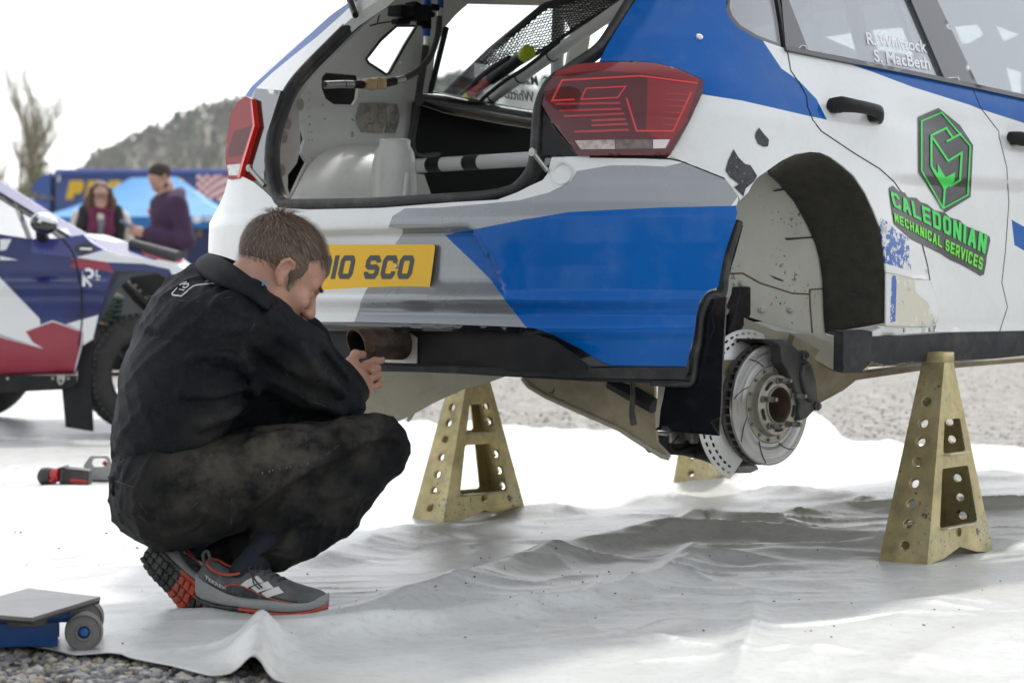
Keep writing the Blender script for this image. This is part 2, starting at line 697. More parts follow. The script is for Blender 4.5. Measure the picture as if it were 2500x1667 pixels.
def strokes(s, o, ex, ey, wl, gap, th, widths=None):
    """lettering in strokes: o origin (px), ex/ey unit vectors*size (px); wl letter width, gap, th thickness in units of letter height"""
    o, ex, ey = np.array(o, float), np.array(ex, float), np.array(ey, float)
    x = 0.0
    polys = []
    for ch in s:
        if ch == ' ':
            x += wl * 0.62
            continue
        wd = (widths or {}).get(ch, wl)
        for pl, cl in GL[ch]:
            if not cl and ch not in 'ICS':
                pl = ext_ends(pl, th / 2, wd - th, 1 - th)
            elif ch == 'I':
                pl = [(0.5, -th / 2 / (1 - th)), (0.5, 1 + th / 2 / (1 - th))]
            q = [(x + th / 2 + px * (wd - th) if ch != 'I' else x + th / 2, th / 2 + py * (1 - th)) for px, py in pl]
            for r in ribbon(q, th, cl):
                polys.append([tuple(o + ex * a + ey * b) for a, b in r])
        x += (wd if ch != 'I' else th) + gap
    return polys, x
# ------------------------------------------------------------------ rally car: outer panels
zA = lambda *p: Z(500, 0, 2.8, p)
zB = lambda *p: Z(1240, 0, 2.8, p)
zC = lambda *p: Z(1900, 0, 3.92, p)
zD = lambda *p: Z(1700, 340, 2.904, p)
zE = lambda *p: Z(1560, 680, 3.137, p)
zG = lambda *p: Z(700, 440, 2.904, p)
zH = lambda *p: Z(1400, 440, 2.376, p)
zI = lambda *p: Z(1900, 680, 5.6, p)

M_scuff = mat('scuffed_blue_wrap', (0.012, 0.10, 0.43), 0.4, coat=0.2, chips=[((0.72, 0.73, 0.71), 55, 0.80), ((0.45, 0.45, 0.44), 90, 0.92)])
M_cream = mat('scuffed_primer', (0.66, 0.62, 0.50), 0.5, chips=[((0.42, 0.43, 0.43), 22, 0.84), ((0.74, 0.75, 0.74), 40, 0.88)], bump=(60, 0.15))
M_wellw = mat('stone_chipped_white', (0.56, 0.55, 0.47), 0.45, noise=(7, 0.08), dirt=((0.42, 0.38, 0.28), 5, 0.35), chips=[((0.09, 0.09, 0.08), 95, 0.935), ((0.11, 0.10, 0.09), 45, 0.985)])
M_weave = mat('woven_liner', (0.052, 0.048, 0.034), 0.8, noise=(30, 0.3), bump=(60, 0.9, 'weave', 0.004), chips=((0.16, 0.15, 0.12), 120, 1.03))
M_peel = mat('bare_primer', (0.035, 0.037, 0.042), 0.6, noise=(40, 0.4), bump=(50, 0.3), chips=((0.2, 0.2, 0.21), 80, 0.95))
M_plate = mat('plate_yellow', (0.80, 0.46, 0.002), 0.3, spec=0.3, coat=0.15)
M_plateb = mat('plate_black', (0.035, 0.035, 0.04), 0.35)
M_chrome = mat('worn_steel', (0.42, 0.41, 0.38), 0.35, metal=0.9, noise=(40, 0.2))
M_green = mat('green_vinyl', (0.045, 0.72, 0.10), 0.4)
M_lime = mat('lime_vinyl', (0.16, 0.80, 0.05), 0.4)
M_dgrey = mat('dark_grey_vinyl', (0.022, 0.023, 0.025), 0.4, coat=0.3, dirt=((0.2, 0.2, 0.19), 40, 0.15))
M_wtext = mat('white_vinyl', (0.82, 0.83, 0.83), 0.4)


def glassmat(name, tint, haze, fac0, fac1, rough=0.02, hcol=(0.55, 0.58, 0.60)):
    m = bpy.data.materials.new(name)
    m.use_nodes = True
    t = m.node_tree
    t.nodes.remove(t.nodes['Principled BSDF'])
    out = t.nodes['Material Output']
    tr = t.nodes.new('ShaderNodeBsdfTransparent')
    tr.inputs[0].default_value = (*tint, 1)
    gl = t.nodes.new('ShaderNodeBsdfGlossy')
    gl.inputs['Roughness'].default_value = rough
    df = t.nodes.new('ShaderNodeBsdfDiffuse')
    df.inputs[0].default_value = (*hcol, 1)
    lw = t.nodes.new('ShaderNodeLayerWeight')
    lw.inputs[0].default_value = 0.35
    mr = t.nodes.new('ShaderNodeMapRange')
    mr.inputs['To Min'].default_value = fac0
    mr.inputs['To Max'].default_value = fac1
    t.links.new(lw.outputs['Facing'], mr.inputs['Value'])
    m1 = t.nodes.new('ShaderNodeMixShader')
    m1.inputs[0].default_value = haze
    t.links.new(tr.outputs[0], m1.inputs[1])
    t.links.new(df.outputs[0], m1.inputs[2])
    m2 = t.nodes.new('ShaderNodeMixShader')
    t.links.new(mr.outputs[0], m2.inputs[0])
    t.links.new(m1.outputs[0], m2.inputs[1])
    t.links.new(gl.outputs[0], m2.inputs[2])
    t.links.new(m2.outputs[0], out.inputs[0])
    return m


M_glass = glassmat('side_glass', (0.66, 0.70, 0.71), 0.14, 0.12, 0.55, hcol=(0.42, 0.45, 0.47))
M_clear = glassmat('clear_glass', (0.92, 0.95, 0.95), 0.03, 0.04, 0.4)

seal_out_L = [(925, 0), (857, 46), (786, 111), (729, 168), (693, 218), (668, 271), (646, 343), (645, 386), (654, 443), (671, 489), (686, 507)]
seal_out_B = [(750, 511), (929, 507), (1107, 493), (1214, 487), (1268, 464), (1296, 425)]
seal_out_R = [(1311, 439), (1326, 379), (1326, 321), (1329, 250), (1347, 200), (1358, 179), (1383, 159), (1440, 143), (1483, 111), (1511, 64), (1551, 0)]
seal_in = [(948, 0), (875, 54), (811, 118), (750, 182), (721, 214), (700, 257), (679, 321), (671, 386), (670, 429), (682, 475), (693, 484), (707, 486), (893, 484), (1036, 477), (1179, 468), (1240, 457), (1261, 443), (1286, 407), (1297, 368), (1302, 321), (1308, 271), (1322, 229), (1347, 193), (1390, 164), (1451, 118), (1490, 68), (1533, 0)]
light_R = [(1358, 175), (1401, 157), (1461, 152), (1551, 150), (1597, 154), (1651, 166), (1717, 196), (1715, 229), (1679, 304), (1636, 379), (1411, 380), (1347, 296), (1324, 257), (1330, 215)]

# rear bumper
bump_edge = zH((950, 190), (940, 240), (905, 340), (870, 450), (850, 560), (840, 620), (780, 640), (735, 700), (715, 780), (700, 900), (675, 1000), (655, 1080))
bump_low = [(1493, 892), (1468, 884), (1416, 850), (1354, 819), (1306, 802), (1268, 798), (1044, 790), (872, 786), (762, 786), (620, 788), (540, 790), (514, 760), (507, 640), (511, 546), (535, 500), (548, 470), (557, 436)]
bump_top = [(589, 430), (620, 445), (643, 464), (671, 490), (686, 508), (750, 512), (929, 508), (1107, 494), (1214, 488), (1262, 470), (1294, 454), (1325, 440), (1336, 425), (1347, 384), (1411, 382), (1561, 384), (1636, 388), (1669, 396), (1701, 409), (1769, 436), (1802, 480), (1803, 488), (1797, 505)]
bumper_o = bump_top + bump_edge + bump_low
grey_r = [(989, 509), (1071, 507), (1180, 498), (1268, 489), (1340, 470), (1394, 443), (1408, 418), (1490, 404), (1561, 404), (1622, 407), (1669, 397), (1701, 408), (1769, 435), (1801, 480), (1785, 503), (1610, 507), (1500, 512), (1389, 518), (1285, 535), (1086, 574), (1155, 640), (1199, 684), (1237, 738), (1285, 799), (1044, 791), (864, 787), (876, 757), (881, 736), (893, 710), (965, 597), (984, 567), (982, 559), (948, 556), (958, 528)]
blue_r = [(1086, 574), (1285, 535), (1389, 518), (1500, 512), (1610, 507), (1785, 503), (1812, 500), (1820, 700), (1720, 900), (1480, 900), (1285, 799), (1237, 738), (1199, 684), (1155, 640)]
rear_bumper = cp('rear_bumper', bumper_o, [M_white, M_grey, M_blue, M_rubber], [(grey_r, 1), (blue_r, 2)], step=6, thick=0.005, rim=3)
# lower crease break at the right corner
wing = lps(zH((230, 600), (560, 720), (720, 700), (800, 640)), None, 0.004)
bm = bmesh.new()
tube(bm, lps(dens([(1768, 437), (1701, 410), (1669, 397), (1636, 389), (1561, 386), (1440, 384)], 20, False), None, -0.002), 0.003, 6)
bmobj('panel_gap', bm, M_black, rear_bumper)
# bolt cup left of the right lamp
cc = lp((1376, 425), None, -0.01)
bm = bmesh.new()
nrm = Vector((0.35, -0.93, 0.1)).normalized()
lathe(bm, [(0.026, 0.014), (0.022, 0.011), (0.019, -0.02), (0.0001, -0.022)], cc, nrm, 28)
bmobj('bolt_cup', bm, M_white, rear_bumper)
bm = bmesh.new()
lathe(bm, [(0.0001, 0.006), (0.004, 0.006), (0.006, 0.004), (0.009, 0.003), (0.009, -0.004)], cc - nrm * 0.012 + Vector((0.006, 0, -0.006)), nrm, 12)
bmobj('bolt', bm, M_chrome, rear_bumper)

# black valance: gloss edge, recessed panel, foam lip
arch_trim = [(740, 786), (872, 787), (1044, 791), (1268, 799), (1306, 803), (1354, 820), (1416, 851), (1468, 885), (1493, 893), (1437, 895), (1420, 884), (1354, 836), (1303, 819), (1251, 813), (1079, 808), (975, 808), (776, 807), (530, 807), (525, 788)]
cp('valance_trim', arch_trim, M_gloss, off=0.004, thick=0.03, step=12)
val = plane((0, 0.032, 0.5), (0.06, -1, 0))
cp('valance_panel', [(560, 800), (776, 802), (975, 804), (1251, 810), (1303, 815), (1354, 832), (1437, 893), (1438, 905), (1100, 902), (905, 898), (560, 892)], M_black, g=val, thick=0.006, step=30, holes=[[(935, 812), (965, 815), (968, 885), (900, 880), (880, 850), (890, 820)]])
M_alu = mat('dull_aluminium', (0.50, 0.49, 0.44), 0.42, metal=0.6, noise=(20, 0.15), bump=(30, 0.1))
cp('heat_shield', [(962, 812), (1004, 814), (1018, 824), (1017, 887), (970, 886), (930, 884), (930, 812)], M_alu, g=val, off=0.006, thick=0.003, step=20)
lip = [(560, 890), (905, 892), (1010, 894), (1250, 899), (1440, 899), (1676, 896), (1680, 905), (1672, 926), (1540, 925), (1250, 917), (1010, 908), (905, 906), (560, 906)]
cp('foam_lip', lip, M_text_black, off=0.006, thick=0.045, step=12)

# exhaust
M_rust = mat('rusty_exhaust', (0.055, 0.040, 0.030), 0.55, metal=0.6, noise=(25, 0.5), dirt=[((0.14, 0.055, 0.02), 14, 0.7), ((0.22, 0.19, 0.15), 30, 0.35)], bump=(80, 0.2))
ex_tip = Vector((0.162, -0.10, 0.0))
ex_tip.z = CAMH - (838 - 700) / F * 5.82
bm = bmesh.new()
axd = Vector((0.05, 1, -0.03)).normalized()
pf = [(0.0315, 0.02), (0.0315, -0.004), (0.036, -0.004), (0.0365, 0.028), (0.0385, 0.031), (0.0385, 0.15), (0.034, 0.17), (0.034, 0.4)]
r_ = lathe(bm, pf, ex_tip, axd, 40)
for ring in r_[:4]:                                    # slash-cut mouth: the upper lip reaches further back
    for v in ring:
        v.co += axd * (-(v.co.z - ex_tip.z) * 0.35)
exh = bmobj('exhaust_pipe', bm, M_rust, car)
bm = bmesh.new()
lathe(bm, [(0.0314, 0.0), (0.0314, 0.19), (0.0001, 0.19)], ex_tip, axd, 32)
bmobj('pipe_bore', bm, mat('soot', (0.004, 0.004, 0.004), 0.9), exh)

# number plate
pg = plane((0.1, 0.022, 0.75), (0.04, -1, 0.10))
plate_o = [(723, 602), (728, 598), (1056, 596.5), (1062, 600), (1062, 606), (1049, 703), (1044, 708), (1036, 709), (715, 708), (710, 703)]
plate = cp('number_plate', plate_o, [M_plate, M_plateb], g=pg, thick=0.004, step=40, rim=1)
py_, _w = strokes('DIO SCO', (766, 681), (61, 0), (12, -57.5), 0.78, 0.125, 0.225)
s_ = (1009 - 766) / (_w * 61 + 2)
py_, _w = strokes('DIO SCO', (766, 681), (61 * s_, 0), (12, -57.5), 0.78, 0.125, 0.225)
decal('plate_lettering', py_, M_plateb, g=pg, off=0.001, parent=plate, step=60)['kind'] = 'stuff'
fr = [tuple(p) for p in plate_o]
bm = bmesh.new()
lathe(bm, [(0.0001, 0.004), (0.004, 0.0035), (0.006, 0.001), (0.006, 0)], lp((968, 650), pg), (0.04, -1, 0.1), 12)
bmobj('screw', bm, M_chrome, plate)

# tail lamp, right
M_lens = mat('lamp_red', (0.24, 0.005, 0.009), 0.12, spec=0.35, coat=0.3)
M_lensd = mat('lamp_dark_red', (0.085, 0.003, 0.005), 0.10, spec=0.35, coat=0.3)
M_bar = mat('lamp_bright_red', (0.75, 0.022, 0.012), 0.25, coat=0.5)
M_rib = mat('lamp_rib_red', (0.42, 0.010, 0.012), 0.22, coat=0.6)
M_rev = mat('reverse_lens', (0.42, 0.40, 0.36), 0.15, coat=1.0, noise=(60, 0.5))
M_revd = mat('reverse_lens_smoked', (0.10, 0.085, 0.06), 0.15, coat=1.0, noise=(50, 0.5))


def lampg(u, f, z):
    return body(u, f, z) - 0.012 - 0.010 * ss((z - 1.16) / 0.06)


lamp = cp('tail_lamp', light_R, [M_lensd, M_lens, M_bar], [(zB((330, 490), (450, 445), (640, 428), (1000, 432), (1160, 470), (1330, 552), (1280, 560), (955, 505), (620, 480), (400, 505), (320, 530)), 1),
          (zB((955, 520), (1300, 575), (1220, 830), (1100, 1000), (945, 900)), 1)], g=lampg, thick=0.03, step=10)
lamp['label'] = 'red right tail lamp with bright light-guide outline and clear reversing strip'
for nm, pl, wd, cl in (('light_guide', zB((455, 680), (300, 690), (370, 550), (900, 520), (955, 525), (1300, 570)), 4.2, False),
                       ('light_guide', zB((500, 680), (535, 605), (805, 592), (750, 668)), 3.2, True),
                       ('light_guide', zB((810, 670), (880, 895), (1130, 898), (1255, 630)), 4.0, False)):
    decal(nm, ribbon(pl, wd, cl), M_bar, g=lampg, off=0.0016, parent=lamp, step=14, thick=0.001)
for k, (a, b) in enumerate((((320, 712), (765, 705)), ((350, 758), (770, 745)), ((380, 795), (790, 778)), ((570, 825), (800, 815)), ((570, 858), (815, 848)), ((450, 902), (822, 888)))):
    (x0, y0), (x1, y1) = zB(a, b)
    decal('reflector_bar', [[(x0, y0 - 2.2), (x1, y1 - 2.6), (x1 + 3, y1 + 2.8), (x0 + 2, y0 + 2.4)]], M_rib, g=lampg, off=0.0012, parent=lamp, step=14, thick=0.0006)
for k in range(6):
    y = 640 + k * 42
    a, b = zB((1080 - k * 4, y), (1230 - k * 14, y + 8))
    decal('side_bar', [[(a[0], a[1] - 1.2), (b[0], b[1] - 1.6), (b[0], b[1] + 1.6), (a[0], a[1] + 1.2)]], M_rib, g=lampg, off=0.0012, parent=lamp, step=14, thick=0.0006)
decal('reverse_lens', [zB((455, 962), (730, 955), (732, 1020), (500, 1022))], M_rev, g=lampg, off=0.0014, parent=lamp, step=12, thick=0.001)
decal('reverse_lens', [zB((737, 955), (985, 955), (985, 1016), (737, 1020))], M_revd, g=lampg, off=0.0014, parent=lamp, step=12, thick=0.001)
decal('reverse_lens', [zB((992, 955), (1108, 955), (1078, 1014), (992, 1016))], mat('reverse_lens_clear', (0.75, 0.76, 0.75), 0.15, coat=1), g=lampg, off=0.0014, parent=lamp, step=12, thick=0.001)
cp('lens_cover', light_R, glassmat('lamp_cover', (1.0, 0.93, 0.93), 0.0, 0.02, 0.22), g=lampg, off=0.005, thick=0.0, step=10, parent=lamp)
# black blanking plate beside the lamp
cp('lamp_blanking_plate', zB((245, 760), (300, 860), (400, 980), (475, 1068), (235, 1075), (240, 900)), M_black, off=0.002, thick=0.01, step=14)

# quarter panel with wheel arch
seamQ = zC((75, 465), (85, 480), (120, 680), (210, 810), (270, 920), (280, 1020), (330, 1150), (410, 1255)) + zD((1120, 100), (1300, 210), (1400, 300), (1470, 400), (1530, 540), (1590, 700), (1640, 900), (1655, 998))
archE = zD((330, 412), (368, 378), (392, 330), (430, 275), (500, 225), (590, 160), (700, 106), (800, 90), (880, 95), (950, 125), (1040, 190), (1120, 260), (1200, 380), (1260, 510), (1310, 640), (1335, 800), (1345, 945))
qwin = zB((1640, -330), (1560, -180), (1500, -60), (1490, 60), (1510, 120), (1570, 190), (1700, 265), (1885, 330))
quarter_o = [(1634, -120), (1590, -60), (1552, 0), (1511, 64), (1483, 111), (1463, 150), (1551, 149), (1597, 153), (1651, 165), (1717, 195), (1716, 229), (1680, 304), (1638, 382), (1669, 395), (1701, 408), (1769, 435), (1803, 479), (1807, 489)] + archE + zD((1420, 955), (1530, 985), (1640, 998)) + seamQ[::-1] + qwin[::-1]
blueQ = [(1460, 160), (1463, 150), (1483, 111), (1511, 64), (1552, 0), (1634, -130), (1900, -130), (1840, 60), (1867, 107), (1908, 168), (1951, 198), (1994, 243), (2019, 293), (1976, 284), (1811, 246), (1715, 231), (1560, 240)]
quarter = cp('quarter_panel', quarter_o, [M_white, M_blue, M_scuff], [(blueQ, 1), (zD((1290, 555), (1370, 590), (1410, 640), (1505, 705), (1525, 935), (1420, 905), (1340, 880)), 2)], step=11, thick=0.004)
decal('peeled_patch', [zD((265, 72), (300, 130), (345, 175), (385, 185), (410, 225), (432, 260), (410, 300), (385, 320), (350, 350), (335, 405), (300, 370), (268, 340), (305, 318), (240, 270), (208, 220), (228, 150))], M_peel, parent=quarter, step=12)
decal('peeled_patch', [zB((1718, 875), (1750, 915), (1785, 955), (1780, 1000), (1755, 1005), (1712, 985), (1692, 935), (1697, 905))], M_peel, parent=quarter, step=12)
bm = bmesh.new()
lathe(bm, [(0.0001, 0.004), (0.0025, 0.004), (0.003, 0.0055), (0.0085, 0.004), (0.009, 0.0)], lp((1707, 92)), grad(body, np.array([lp((1707, 92))]))[0], 20)
bmobj('rivet', bm, mat('rivet_metal', (0.75, 0.76, 0.76), 0.3, metal=0.5), quarter)
bm = bmesh.new()
tube(bm, lps(dens(seamQ, 12, False), None, 0.0002), 0.0017, 6)
bmobj('door_gap', bm, M_black, quarter)

# arch extension below
ext = cp('arch_extension', zD((1347, 950), (1420, 958), (1530, 988), (1655, 1002), (1725, 1185), (1705, 1320), (1640, 1328), (1345, 1322)), [M_cream, M_scuff, M_white], [(zD((1385, 965), (1422, 967), (1412, 1290), (1372, 1302)), 1), (zD((1545, 1000), (1660, 1000), (1725, 1185), (1700, 1300), (1640, 1150), (1560, 1090)), 2), (zD((1340, 940), (1385, 965), (1372, 1310), (1340, 1310)), 2)], off=0.006, thick=0.004, step=12)
cp('extension_flange', zD((1250, 1360), (1340, 1325), (1640, 1330), (1705, 1322), (1690, 1365), (1250, 1398)), M_white, off=-0.004, thick=0.02, step=14)
for p in zD((1470, 1353), (1652, 1350)):
    bm = bmesh.new()
    lathe(bm, [(0.0001, 0.004), (0.004, 0.0035), (0.006, 0.0)], lp(p, None, -0.004), (1, 0, 0), 10)
    bmobj('rivet', bm, M_chrome, ext)

# rear door
seamD = zC((1810, 790), (1860, 850), (1940, 1040), (2110, 1260), (2112, 1320)) + zD((2150, 0), (2200, 200), (2215, 450), (2190, 800), (2165, 1015), (2205, 1190), (2150, 1362))
door_o = seamQ[1:] + zD((1725, 1185), (1690, 1366)) + seamD[::-1] + zC((1000, 625))
blueD = zC((450, 540), (1000, 610), (1800, 790), (2500, 940), (2500, 1210), (1950, 1055), (1830, 1005), (1300, 840), (900, 690), (620, 595))
M_gap = M_black
door = cp('rear_door', door_o, [M_white, M_blue], [(blueD, 1), (blueQ, 1)], step=13, thick=0.004, off=0.0006)
bm = bmesh.new()
tube(bm, lps(dens(seamD, 14, False), None, 0.0004), 0.0015, 6)
bmobj('door_gap', bm, M_gap, door)
# front door, runs out of the picture
fd_o = seamD + [(2600, 806), (2760, 803), (2760, 300)] + zC((2352, 940))
fdoor = cp('front_door', fd_o, [M_white, M_blue], [(zC((1700, 700), (3400, 1180), (3400, 1560), (2352, 1180), (1950, 1050)), 1), (zD((2235, 570), (2323, 620), (2600, 780), (2600, 960), (2323, 790), (2255, 750)), 1)], step=16, thick=0.004, off=0.0006)


def handle(par, c, L):
    """pull handle: bowed bar on two feet with a shallow cup behind"""
    g0 = lambda u, f, z: body(u, f, z) - 0.0
    p = [lp((c[0] + x * L, c[1] + y * L)) for x, y in ((-0.5, -0.03), (-0.38, 0.03), (-0.15, 0.09), (0.12, 0.14), (0.36, 0.20), (0.5, 0.24))]
    n = Vector(grad(body, np.array([p[2]]))[0])
    offs = (0.012, 0.030, 0.038, 0.038, 0.032, 0.010)
    hw = (0.014, 0.020, 0.016, 0.015, 0.017, 0.013)
    bm = bmesh.new()
    rings = []
    P = smooth_line([q + n * o for q, o in zip(p, offs)], 5)
    W = np.interp(np.linspace(0, 1, len(P)), np.linspace(0, 1, 6), hw)
    for i, q in enumerate(P):
        rings.append([bm.verts.new(q + Vector((0, 0, 1)) * W[i] * math.cos(a) + n * 0.010 * math.sin(a)) for a in np.linspace(0, 2 * math.pi, 14)[:-1]])
    for i in range(len(rings) - 1):
        for k in range(13):
            bm.faces.new((rings[i][k], rings[i][(k + 1) % 13], rings[i + 1][(k + 1) % 13], rings[i + 1][k]))
    bm.faces.new(rings[0][::-1])
    bm.faces.new(rings[-1])
    for q, s in ((p[1], 0.018), (p[4], 0.016)):
        bx(bm, q + n * 0.012, (0.03, 0.03, 0.028), None, 0.005)
    bmesh.ops.recalc_face_normals(bm, faces=bm.faces)
    return bmobj('handle', bm, M_black, par)


handle(door, (2080, 264), 128)
handle(fdoor, (2520, 340), 128)

# lettering and badge on the rear door
M_blob = M_dgrey
blob = zD((1368, 345), (1395, 330), (1440, 372), (1478, 378), (1500, 412), (1560, 415), (1590, 445), (1640, 462), (1690, 505), (1760, 520), (1800, 555), (1870, 575), (1900, 610), (1960, 635), (2010, 655), (2080, 690), (2085, 720), (2060, 830), (2055, 880), (2040, 960), (2015, 968), (1960, 935), (1880, 890), (1800, 855), (1740, 815), (1670, 780), (1600, 745), (1520, 705), (1460, 650), (1405, 600), (1388, 500), (1378, 430))
decal('badge_backing', [blob], M_blob, off=0.0022, parent=door, step=8)
def line_text(s, a, b, ha, hb, wl, gap, th, m):
    (ax, ay), (bx_, by_) = a, b
    ex = np.array([bx_ - ax, by_ - ay])
    polys, wtot = strokes(s, (0, 0), (1, 0), (0, 1), wl, gap, th)
    out = []
    wtot -= gap
    for p in polys:
        q = []
        for x, y in p:
            t = x / wtot
            h = ha + (hb - ha) * t
            q.append((ax + ex[0] * t - y * h[0], ay + ex[1] * t - y * h[1]))
        out.append(q)
    return decal('lettering', out, m, off=0.0040, parent=door, step=10)
p0, p1 = zD((1400, 478), (2050, 815))
line_text('CALEDONIAN', p0, p1, np.array([9, 38]), np.array([-5, 48]), 0.62, 0.16, 0.20, M_green)
p0, p1 = zD((1410, 585), (2025, 930))
line_text('MECHANICAL SERVICES', p0, p1, np.array([3, 22]), np.array([-4, 30]), 0.62, 0.16, 0.20, M_lime)
hexa = [(2242, 286), (2292, 264), (2344, 306), (2376, 355), (2370, 481), (2308, 519), (2243, 421)]
decal('badge', [hexa], M_dgrey, off=0.0030, parent=door, step=6)
gl = ribbon([(2250, 296), (2299, 275), (2369, 357), (2363, 476), (2303, 509), (2250, 417)], 3.6, True)
gl += ribbon([(2274, 408), (2274, 331), (2310, 313), (2326, 336)], 5) + ribbon([(2311, 346), (2347, 326)], 5)
gl += ribbon([(2276, 335), (2315, 393), (2348, 373), (2344, 440), (2318, 456)], 5)
gl += [[(2289, 400), (2308, 433), (2332, 421), (2330, 443), (2311, 460), (2304, 462), (2274, 412), (2276, 404), (2290, 424)]] + ribbon([(2307, 456), (2303, 508)], 5)
decal('badge_lines', gl, M_green, off=0.0050, parent=door, step=6)

# side windows: frames, glass and names
belt = zC((70, 440), (80, 442), (600, 540), (1200, 660), (1820, 790), (2352, 905), (3000, 1050), (3000, 1090), (2352, 945), (1800, 826), (1200, 700), (600, 585), (85, 482))
M_belt = mat('belt_trim', (0.05, 0.052, 0.055), 0.35, coat=0.2)
cp('belt_trim', belt, M_belt, off=0.009, thick=0.016, step=12)
cp('quarter_window', qwin + zB((1900, 325), (1885, 100), (1860, -60), (1825, -200), (1765, -340)), [M_glass, M_gloss], [(zB((1835, -400), (1895, 340), (1842, 290), (1815, 100), (1760, -140)), 1), (zB((1500, -60), (1490, 60), (1510, 120), (1570, 190), (1700, 265), (1885, 330), (1885, 312), (1710, 245), (1590, 175), (1535, 110), (1515, 50), (1525, -60)), 1)], off=-0.003, thick=0.003, step=14)
cp('door_frame_post', zC((-10, -500), (70, 440), (80, 442), (290, 480), (100, 0), (-80, -500)), M_gloss, off=0.006, thick=0.016, step=12)
cp('window_frame_bar', zB((1800, -250), (1870, 150), (1895, 330), (1912, 335), (1880, 130), (1820, -250)), M_rubber, off=0.004, thick=0.01, step=16)
cp('middle_pillar', zC((960, -600), (1270, 0), (1590, 745), (1910, 812), (1520, 0), (1230, -600)), M_gloss, off=0.006, thick=0.018, step=12)
wing_ = cp('rear_door_window', zC((-130, -500), (50, 0), (230, 490), (700, 575), (1200, 680), (1680, 780), (1350, 0), (1060, -560)), M_glass, off=-0.005, thick=0.003, step=10)
cp('front_door_window', zC((1220, -500), (1440, 0), (1830, 815), (2352, 925), (3000, 1068), (3000, -500)), M_glass, off=-0.005, thick=0.003, step=12)
for s, o, ex, ey in (('R. Whittock', (2118, 108), (146, 21), (-4.5, -30)), ('S. MacBeth', (2136, 150), (136, 20), (-4.5, -30))):
    vs, fs = text2d(s, 0.018)
    wx = vs[:, 0].max()
    px = np.array(o)[None] + np.outer(vs[:, 0] / wx, ex) + np.outer(vs[:, 1] / 0.72, ey)
    P = hit(bodyoff(-0.0032), px)
    mesh('name_lettering', P, [tuple(map(int, f)) for f in fs], M_wtext, wing_, False)

# pillar on the left side, seen past the opening
pil = [(600, 232), (618, 204), (650, 168), (700, 129), (750, 86), (804, 39), (850, 7), (930, -70), (1010, -70), (925, 0), (857, 46), (786, 111), (729, 168), (693, 218), (660, 250), (612, 244)]
pilg = plane((-0.72, 0.24, 1.22), (-0.15, -0.75, 0.62))
lamplg = plane((-0.70, 0.15, 1.1), (-0.25, -0.95, 0.15))
cp('left_pillar', pil, [M_white, M_blue, M_gloss], [([(560, 260), (600, 225), (850, 0), (930, -75), (955, -70), (857, 15), (832, 39), (771, 93), (714, 138), (664, 179), (627, 214), (612, 245)], 1), (zA((300, 690), (350, 605), (520, 618), (480, 720)), 2)], g=pilg, step=12, thick=0.03)
cp('lamp_blanking_plate', zA((325, 690), (350, 605), (520, 620), (480, 740), (420, 930), (405, 1100), (430, 1240), (330, 1190), (240, 1205), (335, 880)), M_gloss, g=lamplg, off=-0.01, thick=0.008, step=12)
M_lensL = mat('lamp_red_side', (0.30, 0.012, 0.016), 0.3, spec=0.15)
lampL = cp('tail_lamp', zA((280, 660), (320, 680), (340, 860), (270, 1090), (235, 1215), (160, 1225), (140, 1090), (150, 950), (178, 770), (230, 690)), [M_lensL, mat('lamp_dark_side', (0.11, 0.004, 0.006), 0.3, spec=0.15), M_rev, M_bar], [(zA((178, 770), (230, 690), (320, 680), (325, 720), (200, 790)), 0), (zA((200, 900), (320, 860), (300, 960), (260, 1060), (160, 1080), (165, 1000)), 1), (zA((150, 1130), (245, 1120), (225, 1200), (165, 1200)), 2), (zA((320, 680), (340, 860), (270, 1090), (235, 1215), (222, 1215), (255, 1090), (328, 860), (312, 690)), 3)], g=lamplg, off=0.004, thick=0.05, step=8)
lampL['label'] = 'red left tail lamp seen almost edge on'
# hinge arms of the removed tailgate dampers
for a, b in ((zA((305, 1150))[0], zA((410, 1270))[0]), (zB((170, 1040))[0], zB((270, 1170))[0])):
    bm = bmesh.new()
    pa, pb = lp(a, None, 0.03), lp(b, None, 0.005)
    tube(bm, [pa, pb], 0.006, 8)
    tube(bm, [pa + Vector((0, -0.004, 0)), pa + Vector((0, 0.004, 0))], 0.010, 10)
    bmobj('latch_arm', bm, M_chrome, car)
# tailgate seal: fat rubber round the opening
sl_mid = [((a[0] + b[0]) / 2, (a[1] + b[1]) / 2) for a, b in zip(seal_in, [(925, 0), (857, 46), (786, 111), (729, 168), (693, 218), (668, 271), (646, 343), (645, 386), (654, 443), (671, 489), (686, 507), (707, 511), (893, 508), (1050, 498), (1186, 489), (1250, 474), (1275, 462), (1303, 430), (1316, 379), (1318, 321), (1322, 265), (1334, 225), (1355, 196), (1398, 166), (1470, 118), (1505, 68), (1548, 0)])]
sp = lps([(1000, -60)] + sl_mid + [(1600, -90)], None, -0.012)
bm = bmesh.new()
tube(bm, smooth_line(sp, 5), 0.0135, 10)
tube(bm, smooth_line([p + Vector((0, 0.018, 0)) for p in sp], 5), 0.014, 8)
bmobj('tailgate_seal', bm, M_rubber, car)
# strut end at the top of the left pillar
bm = bmesh.new()
tube(bm, [lp((868, 38), pilg, 0.01), lp((838, -40), pilg, 0.03)], 0.009, 10)
bmobj('tailgate_strut', bm, M_black, car)
